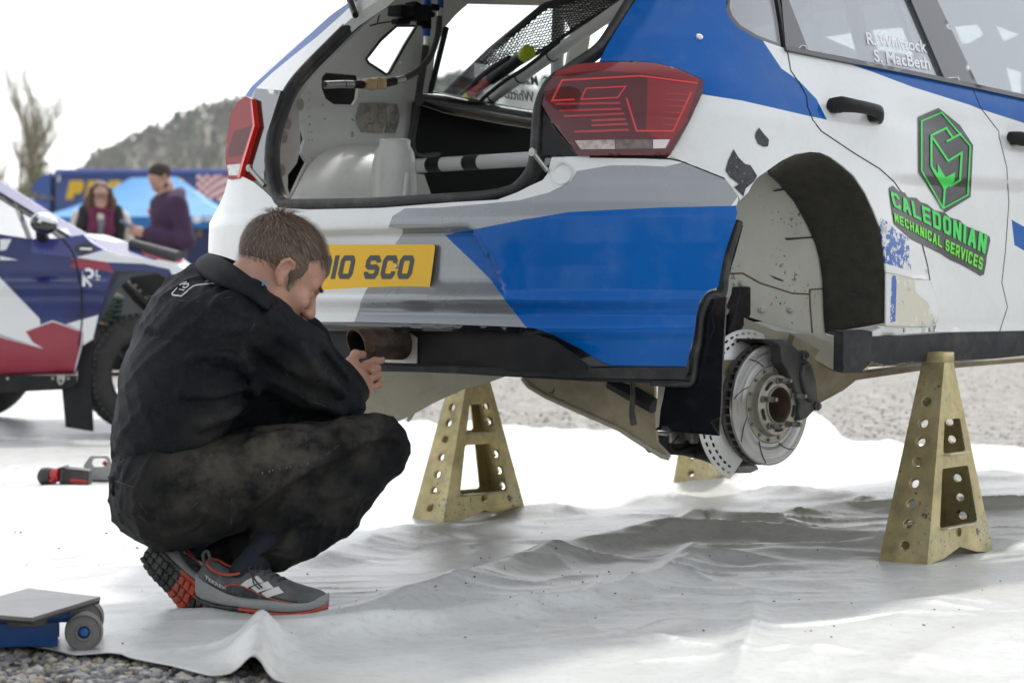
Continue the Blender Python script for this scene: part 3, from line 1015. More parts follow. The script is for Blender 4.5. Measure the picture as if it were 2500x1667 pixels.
# ------------------------------------------------------------------ rally car: wheel arch, brake, underside
tubg = plane((0.74, 1.02, 0.7), (0.85, -0.525, 0.0))
Q = zD((520, 235), (600, 310), (700, 430), (760, 540), (800, 620), (850, 740), (880, 850), (900, 1000), (905, 1130), (910, 1250), (922, 1372))
Pe = zD((500, 226), (640, 130), (800, 92), (900, 100), (1000, 160), (1100, 245), (1190, 370), (1260, 520), (1320, 700), (1342, 950), (1345, 1300))
def dl(p, n):
    p = np.array(p, float)
    s = np.concatenate([[0], np.cumsum(np.hypot(*np.diff(p, axis=0).T))])
    t = np.linspace(0, s[-1], n)
    return np.stack([np.interp(t, s, p[:, 0]), np.interp(t, s, p[:, 1])], 1)
nq = 48
Qa = hit(tubg, dl(Q, nq))
Pa = hit(bodyoff(-0.004), dl(Pe, nq))
rows = 8
vs, fs = [], []
for j in range(rows + 1):
    t = j / rows
    for i in range(nq):
        b = math.sin(t * math.pi) * 0.03
        v = Pa[i] * (1 - t) + Qa[i] * t
        vs.append(v + np.array([0, 0.6, 0.5]) * b * (1 - abs(2 * i / nq - 0.9)))
for j in range(rows):
    for i in range(nq - 1):
        fs.append((j * nq + i, j * nq + i + 1, (j + 1) * nq + i + 1, (j + 1) * nq + i))
liner = mesh('arch_liner_strip', vs, fs, M_weave, car)
md = liner.modifiers.new('t', 'SOLIDIFY')
md.thickness = 0.006
tub_o = zD((300, 395), (345, 330), (392, 300), (430, 262), (520, 228), (600, 310), (700, 430), (760, 540), (800, 620), (850, 740), (880, 850), (900, 1000), (905, 1130), (910, 1250), (920, 1385), (1000, 1400), (1000, 1480), (950, 1462), (830, 1402), (600, 1332), (350, 1252), (210, 1190), (150, 950), (180, 600))
tub = cp('arch_tub', tub_o, M_wellw, g=tubg, off=-0.002, thick=0.006, step=16)
for pl in (zD((150, 955), (330, 950), (450, 1018), (680, 1092), (800, 1098)), zD((800, 1066), (898, 1060)), zD((803, 1066), (808, 1200), (822, 1372))):
    bm = bmesh.new()
    tube(bm, lps(dens(pl, 12, False), tubg, -0.0015), 0.0022, 6)
    bmobj('seam', bm, mat('rust_line', (0.16, 0.10, 0.05), 0.8), tub)
for p in zD((327, 1018), (465, 1208), (666, 1208)):
    bm = bmesh.new()
    lathe(bm, [(0.0001, 0.006), (0.006, 0.006), (0.007, 0.003), (0.0095, 0.0025), (0.0095, -0.002)], lp(p, tubg), (0.85, -0.525, 0), 8)
    bmobj('bolt', bm, M_chrome, tub)
for pl in (zD((540, 365), (600, 352), (640, 350), (642, 358), (600, 366), (555, 372)), zD((625, 700), (700, 698), (838, 688), (840, 700), (760, 706), (690, 712), (640, 716)), zD((520, 960), (570, 980), (620, 1000), (615, 1008), (560, 990))):
    decal('scrape', [pl], M_peel, g=tubg, off=0.0005, parent=tub, step=20)
bm = bmesh.new()
lathe(bm, [(0.0001, 0.008), (0.006, 0.007), (0.011, 0.004), (0.011, 0.0)], lp(zD((1130, 1287))[0], plane((0.84, 1.03, 0.6), (0.5, -0.85, 0))), (0.5, -0.85, 0), 16)
bmobj('fastener', bm, M_chrome, liner)
M_tan = mat('muddy_composite', (0.30, 0.25, 0.16), 0.6, noise=(6, 0.3), dirt=[((0.12, 0.09, 0.055), 7, 0.6), ((0.42, 0.38, 0.28), 11, 0.4)], bump=(40, 0.2), chips=((0.05, 0.04, 0.03), 60, 0.99))
M_tanl = mat('pale_composite', (0.40, 0.37, 0.28), 0.55, noise=(4, 0.2), dirt=[((0.22, 0.17, 0.10), 4, 0.5), ((0.12, 0.10, 0.07), 25, 0.2)], bump=(25, 0.15))
cp('chassis_rail', zE((600, 190), (830, 312), (1050, 400), (1330, 432), (1500, 520), (1522, 715), (1420, 660), (1240, 560), (980, 470), (700, 400), (600, 350)), M_tanl, g=tubg, off=0.012, thick=0.03, step=18)
cp('floor_guard', [(1940, 820), (2040, 878), (2100, 912), (2240, 894), (2500, 874), (2700, 858), (2700, 878), (2500, 884), (2240, 906), (2090, 928), (2060, 952), (1990, 990), (1900, 960)], M_tan, g=plane((0.72, 1, 0.5), (1, -0.15, -0.3)), thick=0.02, step=20)
# sill
strip = cp('sill_strip', [(2126, 824), (2300, 812), (2500, 807), (2760, 802), (2760, 860), (2500, 868), (2420, 876), (2300, 882), (2230, 884), (2193, 888), (2159, 891), (2127, 884), (2105, 906), (2090, 880)], M_text_black, off=0.004, thick=0.02, step=14)
cp('sill_end', zI((895, 730), (1280, 722), (1282, 800), (1270, 1000), (1230, 1110), (1150, 1285), (885, 1292)), M_text_black, off=0.012, thick=0.03, step=12, parent=car)
cp('liner_skirt', zI((640, 740), (905, 700), (900, 1210), (812, 1190), (820, 795)), M_weave, g=plane((0.84, 0.95, 0.5), (0.8, -0.6, 0)), thick=0.01, step=14)
fray = bmesh.new()
for k in range(70):
    a, b = np.array(zI((1150, 1285), (1270, 1130), (1450, 1180), (1640, 1160), (1850, 1130))[0:5]), None
    i = rnd.randrange(4)
    t = rnd.random()
    p = a[i] * (1 - t) + a[i + 1] * t
    q = p + np.array([rnd.uniform(-7, 7), rnd.uniform(2, 9)])
    tube(fray, [lp(p, None, 0.004), lp((p + q) / 2 + np.array([rnd.uniform(-2, 2), 0]), None, 0.008), lp(q, None, 0.004)], 0.0006, 4)
fo = bmobj('frayed_edge', fray, mat('frayed_fibre', (0.36, 0.29, 0.18), 0.9), strip)
fo['kind'] = 'stuff'

# brake and hub, revolved round the wheel axis
hc = lp((1882, 988), plane((0.765, 0, 0), (1, 0, 0)))
AX = Vector((1, 0, 0))
M_disc = mat('worn_disc', (0.36, 0.355, 0.34), 0.30, metal=0.95, noise=(12, 0.15))
_t = M_disc.node_tree
_p = _t.nodes['Principled BSDF']
_p.inputs['Anisotropic'].default_value = 0.7
M_discd = mat('disc_edge', (0.11, 0.10, 0.085), 0.6, metal=0.5, noise=(50, 0.3))
M_vane = mat('vane_dark', (0.015, 0.014, 0.012), 0.8)
M_hub = mat('hub_alloy', (0.34, 0.33, 0.27), 0.42, metal=0.75, noise=(30, 0.25), dirt=((0.16, 0.13, 0.09), 30, 0.4))
M_stud = mat('stud_steel', (0.20, 0.185, 0.165), 0.5, metal=0.7, noise=(60, 0.3))
M_cal = mat('caliper_grey', (0.052, 0.050, 0.048), 0.48, metal=0.3, noise=(20, 0.25), dirt=((0.14, 0.12, 0.09), 14, 0.3), bump=(120, 0.12))
bm = bmesh.new()
# concentric wear grooves on the swept face
pf = []
for i in range(40):
    r = 0.150 - (0.150 - 0.096) * i / 39
    pf.append((r, 0.0006 * math.sin(i * 2.3) * (1 if i % 3 else 0.3)))
lathe(bm, [(0.1495, -0.0085), (0.1502, -0.006), (0.1502, -0.0012)] + pf + [(0.096, -0.006)], hc, AX, 96)
disc = bmobj('brake_disc', bm, M_disc, car, sharp=50)
disc['label'] = 'bare grooved brake disc on the hub without its wheel'
bm = bmesh.new()
lathe(bm, [(0.096, -0.024), (0.1495, -0.024), (0.1502, -0.026), (0.1502, -0.034), (0.096, -0.034)], hc, AX, 96)
bmobj('inner_friction_ring', bm, M_discd, disc)
bm = bmesh.new()
lathe(bm, [(0.132, -0.008), (0.132, -0.024)], hc, AX, 60)
bmobj('vent_core', bm, M_vane, disc)
for k in range(44):
    a = 2 * math.pi * k / 44
    bm = bmesh.new()
    rot = Matrix.Rotation(a, 4, 'X')
    bx(bm, (hc + (rot @ Vector((-0.016, 0, 0.1415)))), (0.017, 0.006, 0.016), rot.to_3x3())
    if k == 0:
        v0 = bmobj('vane', bm, M_discd, disc, sharp=30)
        vm = v0.data
    else:
        bmobj('vane', bm, M_discd, disc, sharp=30)
for k in range(8):
    a0 = 2 * math.pi * k / 8 + 0.3
    pts = [hc + Vector((0.0012, math.cos(a0 + t * 0.35) * (0.099 + 0.045 * t), math.sin(a0 + t * 0.35) * (0.099 + 0.045 * t))) for t in np.linspace(0, 1, 7)]
    bm = bmesh.new()
    tube(bm, pts, 0.0011, 4)
    bmobj('groove', bm, M_vane, disc)
bm = bmesh.new()
lathe(bm, [(0.0955, -0.004), (0.0945, 0.001), (0.079, 0.002), (0.077, 0.006), (0.0755, 0.020), (0.073, 0.0225), (0.048, 0.0235), (0.046, 0.028), (0.0445, 0.0285)], hc, AX, 72)
hub = bmobj('hub_bell', bm, M_hub, disc, sharp=35)
bm = bmesh.new()
lathe(bm, [(0.0445, 0.0285), (0.0435, 0.0275), (0.0425, 0.02), (0.0415, -0.05), (0.0001, -0.05)], hc, AX, 48)
bmobj('hub_bore', bm, mat('greasy_bore', (0.11, 0.075, 0.05), 0.55, metal=0.4, noise=(30, 0.4)), disc)
for k in range(5):
    a = 2 * math.pi * k / 5 + 0.35
    c = hc + Vector((0.0235, math.cos(a) * 0.061, math.sin(a) * 0.061))
    bm = bmesh.new()
    pr = [(0.0085, 0.0), (0.0085, 0.004), (0.0062, 0.005), (0.0062, 0.018)]
    for q in range(5):
        pr += [(0.0070, 0.0195 + q * 0.003), (0.0060, 0.021 + q * 0.003)]
    pr += [(0.0062, 0.036), (0.005, 0.042), (0.0001, 0.0425)]
    lathe(bm, pr, c, AX, 14)
    bmobj('wheel_stud', bm, M_stud, disc)
    a2 = a + math.pi / 5
    pts = [hc + Vector((0.0240, math.cos(a2 + t) * 0.062, math.sin(a2 + t) * 0.062)) for t in np.linspace(-0.24, 0.24, 7)]
    bm = bmesh.new()
    tube(bm, pts, [0.003] + [0.0042] * 5 + [0.003], 8)
    bmobj('hub_slot', bm, M_vane, disc)
for k in range(14):
    a = 2 * math.pi * k / 14 + 0.1
    bm = bmesh.new()
    lathe(bm, [(0.0001, 0.005), (0.0038, 0.0045), (0.0048, 0.002), (0.0048, 0)], hc + Vector((0.0012, math.cos(a) * 0.087, math.sin(a) * 0.087)), AX, 8)
    bmobj('disc_bolt', bm, M_stud, disc)
# perforated guard ring
ring_o = [(math.cos(t) * 0.190, math.sin(t) * 0.190) for t in np.linspace(-1.25, 1.95, 70)] + [(math.cos(t) * 0.135, math.sin(t) * 0.135) for t in np.linspace(1.95, -1.25, 50)]
hol = []
for row, (r, off) in enumerate(((0.180, 0.0), (0.167, 0.065))):
    for k in range(32):
        t = -1.15 + off + k * 0.125
        if t > 1.82: continue
        dw, dr = 0.0065 / r, 0.0026
        hol.append([((r + dr * b) * math.cos(t + dw * a), (r + dr * b) * math.sin(t + dw * a)) for a, b in ((-1, -0.5), (-0.75, -1), (0.75, -1), (1, -0.5), (1, 0.5), (0.75, 1), (-0.75, 1), (-1, 0.5))])
Mg = Matrix.Translation(hc + Vector((-0.058, 0, -0.004))) @ Matrix(((0, 0, 1, 0), (-1, 0, 0, 0), (0, 1, 0, 0), (0, 0, 0, 1)))
vs, fs, mi = cdt(ring_o, hol, (), 0.012, 0.01)
v3 = []
for x, y in vs:
    r = math.hypot(x, y)
    v3.append(Mg @ Vector((x, y, -(r - 0.15) * 0.55)))
v3 = np.array(v3)
sheet('disc_guard_ring', v3, fs, np.tile([1.0, 0, 0], (len(v3), 1)), 0.0015, mat('guard_alloy', (0.74, 0.73, 0.69), 0.35, metal=0.3, noise=(20, 0.12)), disc)
# caliper
def slab(name, pxs, u0, th, m, parent, bev=0.006, seg=3, nrm=(1, 0, 0)):
    g = plane((u0, 0, 0), (1, 0, 0)) if nrm == (1, 0, 0) else plane(nrm[0], nrm[1])
    P = lps(pxs, g)
    d = Vector((1, 0, 0)) if nrm == (1, 0, 0) else Vector(nrm[1]).normalized()
    bm = bmesh.new()
    top = [bm.verts.new(p) for p in P]
    f = bm.faces.new(top)
    r = bmesh.ops.extrude_face_region(bm, geom=[f])
    for v in r['geom']:
        if isinstance(v, bmesh.types.BMVert): v.co -= d * th
    bmesh.ops.recalc_face_normals(bm, faces=bm.faces)
    es = [e for e in bm.edges if len(e.link_faces) == 2 and e.calc_face_angle(0) > 0.7]
    if bev: bmesh.ops.bevel(bm, geom=es, offset=bev, segments=seg, affect='EDGES', profile=0.5, clamp_overlap=True)
    bmesh.ops.triangulate(bm, faces=[q for q in bm.faces if len(q.verts) > 4])
    return bmobj(name, bm, m, parent, sharp=35)
cal = slab('brake_caliper', zE((985, 462), (1110, 465), (1168, 492), (1232, 552), (1275, 600), (1330, 660), (1362, 780), (1376, 930), (1366, 990), (1300, 1062), (1238, 1092), (1228, 1020), (1236, 960), (1206, 880), (1186, 800), (1140, 700), (1098, 640), (1092, 520)), 0.80, 0.11, M_cal, car)
slab('caliper_cap', zE((1290, 645), (1325, 655), (1352, 740), (1368, 860), (1362, 930), (1335, 950), (1300, 925), (1268, 830), (1255, 740), (1268, 670)), 0.812, 0.02, M_cal, cal, 0.008)
slab('brake_pad', zE((1100, 672), (1150, 652), (1180, 740), (1214, 870), (1224, 1010), (1202, 1012), (1188, 880), (1140, 760)), 0.775, 0.012, mat('blue_pad', (0.012, 0.10, 0.26), 0.5, noise=(30, 0.3)), cal, 0.003)
for p in ((1262, 585), (1358, 975)):
    bm = bmesh.new()
    c = lp(zE(p)[0], plane((0.80, 0, 0), (1, 0, 0)))
    lathe(bm, [(0.0001, 0.012), (0.007, 0.012), (0.008, 0.008), (0.012, 0.006), (0.012, -0.01)], c, AX, 10)
    bmobj('caliper_bolt', bm, M_cal, cal)
bm = bmesh.new()
lathe(bm, [(0.0001, 0.010), (0.005, 0.009), (0.006, 0.0)], lp(zE((1125, 645))[0], plane((0.79, 0, 0), (1, 0, 0))), AX, 10)
bmobj('retaining_pin', bm, M_chrome, cal)
# upright and arms
M_arm = mat('dirty_black_steel', (0.015, 0.014, 0.013), 0.55, metal=0.3, noise=(20, 0.4), dirt=((0.12, 0.10, 0.07), 16, 0.35))
arm = slab('damper_bracket', zE((775, 62), (936, 62), (936, 140), (905, 200), (835, 320), (760, 432), (720, 470), (690, 440), (690, 385), (720, 330), (770, 120)), 0.62, 0.05, M_arm, car, 0.004)
bm = bmesh.new()
lathe(bm, [(0.009, 0.004), (0.009, -0.03), (0.0001, -0.03)], lp(zE((912, 100))[0], plane((0.62, 0, 0), (1, 0, 0))), AX, 14)
lathe(bm, [(0.016, 0.001), (0.013, 0.005), (0.009, 0.004)], lp(zE((912, 100))[0], plane((0.62, 0, 0), (1, 0, 0))), AX, 14)
bmobj('bush', bm, M_rust, arm)
slab('upright', zE((700, 430), (980, 470), (1060, 560), (1010, 900), (1000, 1280), (900, 1420), (640, 1390), (660, 900)), 0.69, 0.10, M_arm, car, 0.01)
slab('lower_arm', zE((120, 1185), (300, 1230), (480, 1250), (560, 1320), (640, 1370), (910, 1385), (912, 1418), (850, 1448), (700, 1432), (600, 1395), (420, 1352), (300, 1352), (200, 1340), (130, 1260)), 0.60, 0.06, M_arm, car, 0.006)
slab('arm_scoop', zE((700, 1440), (905, 1425), (925, 1460), (860, 1488), (780, 1490)), 0.66, 0.05, mat('clear_scoop', (0.20, 0.20, 0.19), 0.3, noise=(40, 0.4)), car, 0.004)
for c0, sz, m in (((240, 1215), (0.05, 0.06, 0.03), M_chrome), ((400, 1215), (0.06, 0.06, 0.028), M_alu), ((425, 1285), (0.03, 0.03, 0.014), mat('red_cap', (0.55, 0.012, 0.02), 0.35))):
    bm = bmesh.new()
    bx(bm, lp(zE(c0)[0], plane((0.58, 0, 0), (1, 0, 0))), sz, None, 0.005)
    bmobj('sensor_box' if m is not M_alu else 'arm_clamp', bm, m, car)
bm = bmesh.new()
tube(bm, smooth_line(lps(zE((300, 1200), (260, 1240), (230, 1290), (300, 1320), (400, 1280)), plane((0.6, 0, 0), (1, 0, 0))), 5), 0.006, 8)
bmobj('brake_hose', bm, M_black, car)
# mud guard panel behind the wheel, edge trim of the bumper
cp('mud_guard', zH((800, 690), (885, 676), (867, 1000), (856, 1300), (842, 1482), (475, 1447), (492, 1180), (690, 1180), (712, 1000), (735, 780)), M_gloss, g=plane((0.6, 0.33, 0.5), (0.10, -1, 0)), thick=0.006, step=24)
decal('dried_mud', [zH((492, 1186), (535, 1182), (520, 1260), (505, 1330), (495, 1430), (476, 1440), (480, 1330), (488, 1250))], M_tanl, g=plane((0.6, 0.33, 0.5), (0.10, -1, 0)), off=0.001, step=20)
edge_px = zH((958, 238), (930, 330), (898, 430), (878, 540), (868, 640), (850, 668), (800, 668), (760, 720), (735, 800), (722, 920), (702, 1030), (690, 1120), (672, 1172), (600, 1172), (450, 1166))
bm = bmesh.new()
tube(bm, smooth_line(lps(edge_px, None, -0.012), 5), 0.011, 8)
bmobj('bumper_edge_trim', bm, M_rubber, car)
cp('inner_bumper_trim', zH((952, 236), (985, 262), (940, 430), (905, 540), (884, 650), (884, 690), (840, 668), (865, 560), (895, 420)), M_black, g=plane((0.86, 0.40, 0.7), (0.9, -0.5, 0)), thick=0.02, step=16)
# belly guards
bel_L = [(560, 905), (905, 903), (1100, 908), (1242, 916), (1177, 939), (1130, 951), (1060, 983), (1008, 1012), (1003, 1022), (997, 1031), (992, 1026), (996, 1018), (958, 1035), (860, 1010), (700, 1000), (560, 980)]
cp('belly_guard', bel_L, M_tanl, g=plane((0.1, 0.30, 0.45), (0.15, -1, -0.55)), thick=0.012, step=20)
bel_R = Z(880, 880, 2.5565, ((960, 90), (1010, 105), (1050, 158), (1150, 218), (1330, 300), (1500, 372), (1620, 425), (1700, 478), (1880, 592), (1928, 606), (1900, 570), (1850, 520), (1840, 430), (1832, 100)))
cp('arm_guard', bel_R, M_tan, g=plane((0.55, 0.34, 0.45), (0.25, -1, -0.25)), thick=0.012, step=20)
bm = bmesh.new()
tube(bm, lps(dens(Z(880, 880, 2.5565, ((1010, 108), (1050, 160), (1150, 220), (1330, 302), (1500, 375), (1620, 430), (1700, 484), (1880, 596), (1925, 608))), 14, False), plane((0.55, 0.34, 0.45), (0.25, -1, -0.25)), 0.003), 0.006, 8)
bmobj('guard_edge', bm, M_tanl, car)
bm = bmesh.new()
P_ = plane((0.62, 0.36, 0.5), (0.1, -1, 0))
tube(bm, lps(zH((220, 1170), (470, 1310)), P_), 0.02, 8)
bmobj('guard_stay', bm, M_arm, car)
bm = bmesh.new()
tube(bm, smooth_line(lps(zH((338, 1130), (345, 1250), (338, 1340), (350, 1420)), P_, 0.03), 5), [0.006] * 5 + [0.0065] * 6 + [0.008] * 5, 8)
bmobj('drain_hose', bm, M_rubber, car)
cp('bumper_underlip', zH((-700, 1120), (460, 1160), (680, 1160), (690, 1120), (600, 1180), (300, 1172), (80, 1165)), M_black, off=0.0, thick=0.02, step=20)

# ------------------------------------------------------------------ rally car: boot interior
M_in = mat('interior_white', (0.66, 0.66, 0.62), 0.35, coat=0.2, noise=(3, 0.03), dirt=[((0.45, 0.43, 0.38), 8, 0.25), ((0.3, 0.29, 0.27), 50, 0.12)])
WU = -0.66
wg = plane((WU, 0, 0), (1, 0, 0))
wall_o = zA((1500, -330), (1255, 0), (1050, 150), (870, 330), (690, 520), (610, 620), (540, 740), (480, 900), (455, 1080), (455, 1230), (500, 1380), (1500, 1380), (1500, 1000), (1480, 760), (1540, 705), (2330, 850), (3200, 1010), (3600, 1400), (4200, 1400), (4200, -300))
hole_big = zA((1640, 190), (1720, 100), (1800, 28), (2300, 40), (2420, 60), (2520, 200), (2460, 560), (2340, 790), (2240, 772), (1540, 638), (1555, 500), (1580, 330))
hole_tri = zA((1310, 180), (1450, 180), (1380, 290), (1262, 500), (1240, 510), (1120, 432), (1104, 405), (1200, 280))
hole_blk = zA((830, 497), (1050, 515), (1060, 540), (1040, 680), (1015, 718), (880, 714), (825, 675), (798, 600), (800, 530))
hole_gap = zA((645, 815), (665, 850), (685, 950), (660, 1050), (700, 1110), (650, 1210), (590, 1345), (565, 1290), (565, 1200), (610, 1130), (635, 1040), (642, 930))
hole_fw = zA((2650, 150), (3500, 300), (3500, 900), (2560, 800))
small = []
for x, y, r in ((702, 743, 5), (724, 743, 5), (714, 797, 7), (717, 850, 7), (709, 905, 5), (731, 905, 5), (712, 958, 5), (734, 958, 5), (820, 814, 6), (1131, 625, 6), (1188, 981, 6), (730, 1083, 6), (1338, 430, 7)):
    small.append(zA(*[(x + r * math.cos(a), y + r * 1.2 * math.sin(a)) for a in np.linspace(0, 2 * math.pi, 9)[:-1]]))
for x, y in ((716, 640), (709, 687), (806, 720), (1010, 820)):
    small.append(zA((x - 9, y - 9), (x + 3, y - 9), (x + 10, y + 9), (x - 2, y + 9)))
small.append(zA((998, 905), (1006, 896), (1018, 900), (1018, 938), (998, 938)))
wall = cp('boot_side_wall', wall_o, M_in, g=wg, thick=0.012, step=26, holes=[hole_big, hole_tri, hole_blk, hole_gap, hole_fw] + small)
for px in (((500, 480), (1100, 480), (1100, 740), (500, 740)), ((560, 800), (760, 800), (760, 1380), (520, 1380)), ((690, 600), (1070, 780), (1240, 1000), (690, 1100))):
    cp('cavity_dark_sheet', zA(*px), M_dark_in, g=wg, off=-0.045 - 0.01 * (px[0][0] % 7), thick=0.004, step=200)  # darkness of the voids put into near-black sheets behind the holes
bm = bmesh.new()
tube(bm, lps(dens(hole_tri + hole_tri[:1], 10, False), wg, 0.002), 0.004, 6)
bmobj('pane_rubber', bm, M_rubber, wall)
cp('quarter_light_pane', hole_tri, M_clear, g=wg, off=-0.014, thick=0.002, step=80)
lw_ = cp('left_window_pane', hole_big, M_clear, g=wg, off=-0.014, thick=0.002, step=80)
bm = bmesh.new()
tube(bm, lps(dens(zA((1650, 190), (1540, 640), (2340, 795)), 14, False), wg, 0.004), 0.009, 8)
bmobj('window_seal', bm, M_black, wall)
for s, o, ex, ey in (('S. MacBeth', zA((2352, 598))[0], (-113, -14), (-4, -27)), ('R. Whittock', zA((2330, 712))[0], (-125, -18), (-4, -27))):
    vs, fs = text2d(s, 0.014)
    px = np.array(o)[None] + np.outer(vs[:, 0] / vs[:, 0].max(), ex) + np.outer(vs[:, 1] / 0.72, ey)
    mesh('name_lettering', hit(lambda u, f, z: u - WU + 0.0125, px), [tuple(map(int, f)) for f in fs], M_dgrey, lw_, False)
# flange inside the opening on the left
cp('boot_flange', zA((1230, 0), (1040, 150), (860, 330), (690, 510), (610, 600), (545, 720), (490, 900), (468, 1080), (465, 1200), (500, 1330), (585, 1368), (560, 1280), (560, 1190), (620, 1110), (645, 1010), (645, 800), (640, 690), (700, 560), (800, 440), (900, 350), (1075, 195), (1290, 0)), M_in, g=plane((-0.60, 0.2, 1.0), (0.5, -0.86, 0.25)), thick=0.01, step=24)
for p in ((562, 843), (538, 935), (523, 1163), (652, 715)):
    q = zA(*[(p[0] + 27 * math.cos(a), p[1] + 43 * math.sin(a)) for a in np.linspace(0, 2 * math.pi, 17)[:-1]])
    decal('grommet', [q], M_alu, g=plane((-0.60, 0.2, 1.0), (0.5, -0.86, 0.25)), off=0.002, thick=0.002, step=200)
# foil patch, crumpled
foil_px = zA((1062, 705), (1200, 703), (1318, 712), (1332, 800), (1316, 870), (1300, 912), (1180, 908), (1072, 905), (1045, 850), (1036, 795))
M_foil = mat('foil_tape', (0.50, 0.48, 0.42), 0.28, metal=0.95, bump=(22, 1.0, 'noise', 0.05))
cp('foil_patch', foil_px, M_foil, g=wg, off=0.004, thick=0.002, step=12)


# wheel tub, tower
def tubL(u, f, z):
    return ((np.abs((u + 0.70) / 0.37) ** 2.3 + np.abs((f - 0.72) / 0.50) ** 2.3 + np.abs((z - 0.66) / 0.455) ** 2.3) ** (1 / 2.3) - 1) * 0.35
tub_px = zA((585, 1368), (640, 1260), (700, 1150), (770, 1070), (860, 1010), (950, 988), (1060, 985), (1180, 1000), (1300, 1040), (1385, 1085), (1400, 1200), (1395, 1380))
cp('boot_wheel_tub', tub_px, M_in, g=tubL, thick=0.004, step=14)
tw = lp(zA((1300, 965))[0], plane((-0.40, 0, 0), (1, 0, 0)))
bm = bmesh.new()
lathe(bm, [(0.036, -0.03), (0.037, 0.002), (0.040, 0.006), (0.043, 0.003), (0.043, -0.012), (0.054, -0.030), (0.060, -0.06), (0.066, -0.12), (0.075, -0.35)], tw, (0.1, -0.05, 1), 40)
lathe(bm, [(0.0362, -0.028), (0.0001, -0.034)], tw, (0.1, -0.05, 1), 40)
bmobj('strut_tower', bm, M_in, car)
bm = bmesh.new()
tube(bm, lps(zA((1385, 1180), (1362, 1380)), plane((-0.34, 0, 0), (1, 0, 0))), 0.007, 8)
bmobj('weld_bead', bm, M_in, car)
# cage
cg = plane((0, 0.80, 0), (0, 1, 0))
M_cage = mat('cage_white', (0.70, 0.71, 0.70), 0.32, coat=0.3, dirt=((0.45, 0.43, 0.40), 12, 0.2))
bm = bmesh.new()
a_, b_ = lps(zA((1370, 1140), (2330, 1082)), cg)
tube(bm, [a_, b_], 0.0205, 20)
cage = bmobj('roll_cage_bar', bm, M_cage, car)
for x0, x1 in ((1545, 1640), (1800, 1900)):
    t0_, t1_ = [(x - 1370) / (2330 - 1370) for x in (x0, x1)]
    bm = bmesh.new()
    tube(bm, [a_.lerp(b_, t0_), a_.lerp(b_, t1_)], 0.0215, 20)
    bmobj('tape_band', bm, M_black, cage)
bm = bmesh.new()
dg_ = plane((0, 1.0, 0), (0.25, 1, 0))
d0, d1 = lps(zA((1850, 745), (2960, -30)), dg_)
tube(bm, [d0, d1], 0.0175, 18)
bmobj('roll_cage_bar', bm, M_cage, car)
bm = bmesh.new()
tube(bm, lps(zA((1400, 1080), (1760, 790)), dg_, -0.12), 0.0175, 16)
bmobj('roll_cage_bar', bm, M_cage, car)
bm = bmesh.new()
tube(bm, lps(zA((1370, 960), (1490, 870)), dg_, -0.12), 0.02, 16)
bmobj('roll_cage_bar', bm, M_cage, car)
bm = bmesh.new()
tube(bm, lps(zA((2420, 40), (2400, 760)), dg_, 0.15), 0.02, 16)
bmobj('roll_cage_bar', bm, M_cage, car)
# near-black sheet laid on the far wall, behind the cage
cp('cockpit_dark_sheet', zA((1430, 700), (1540, 655), (2260, 790), (2700, 860), (2700, 1420), (1400, 1420), (1400, 1000)), M_dark_in, g=wg, off=0.014, thick=0.006, step=120)
bm = bmesh.new()
tube(bm, lps(zA((1470, 680), (1620, 715), (2000, 790), (2330, 845)), plane((-0.58, 0, 0), (1, 0, 0))), [0.02, 0.03, 0.03, 0.03], 12)
bmobj('door_bar_pad', bm, M_gloss, car)
bm = bmesh.new()
tube(bm, lps(zA((1505, 1195), (1590, 1370)), plane((0, 1.1, 0), (0, 1, 0))), 0.02, 4)
bmobj('floor_bracket', bm, M_chrome, car)
bm = bmesh.new()
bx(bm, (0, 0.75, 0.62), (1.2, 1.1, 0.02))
bmobj('boot_floor', bm, M_dark_in, car, sharp=30)
cp('boot_floor_ramp', zA((1400, 1180), (1500, 1195), (1565, 1380), (1390, 1380)), M_in, g=plane((-0.3, 0.8, 0.8), (0.5, -0.6, 0.4)), thick=0.006, step=60)
# safety net: crossing cords on a slanting sheet
ng = plane((0, 1.24, 0), (0.25, 1, 0.1))
M_net = mat('black_net', (0.008, 0.008, 0.008), 0.8)
nl = [zA(p)[0] for p in ((1455, 835), (1700, 590), (1950, 350), (2320, 45), (2480, 0), (2900, -120))]
nr = [zA(p)[0] for p in ((1500, 850), (1880, 640), (2120, 460), (2380, 300), (2600, 150), (2980, -40))]
nl_, nr_ = dl(nl, 40), dl(nr, 40)
bmn = bmesh.new()
NW = 12
for k in range(-NW, 40):
    for sgn in (1, -1):
        pts = []
        for j in range(NW + 1):
            i = k + (j if sgn > 0 else NW - j)
            if 0 <= i < 40:
                wv = 0.5 + 0.5 * math.sin(i * 0.9)
                pts.append(nl_[i] * (1 - j / NW) + nr_[i] * (j / NW) + np.array([rnd.uniform(-1.2, 1.2), rnd.uniform(-1.2, 1.2)]))
        if len(pts) > 1:
            i0 = max(0, min(39, k))
            tube(bmn, lps(pts, ng), 0.0016 + 0.003 * max(0, 1 - i0 / 14), 4, False)
for arr, r in ((nl_, 0.011), (nr_, 0.006)):
    tube(bmn, lps(arr, ng), r, 6)
no = bmobj('safety_net', bmn, M_net, car)
no['kind'] = 'stuff'
cp('net_bunch', zA((1470, 840), (1640, 690), (1850, 520), (1990, 430), (2010, 470), (1950, 560), (1790, 690), (1620, 850), (1500, 1010), (1440, 1010)), M_net, g=ng, off=0.03, thick=0.01, step=22)
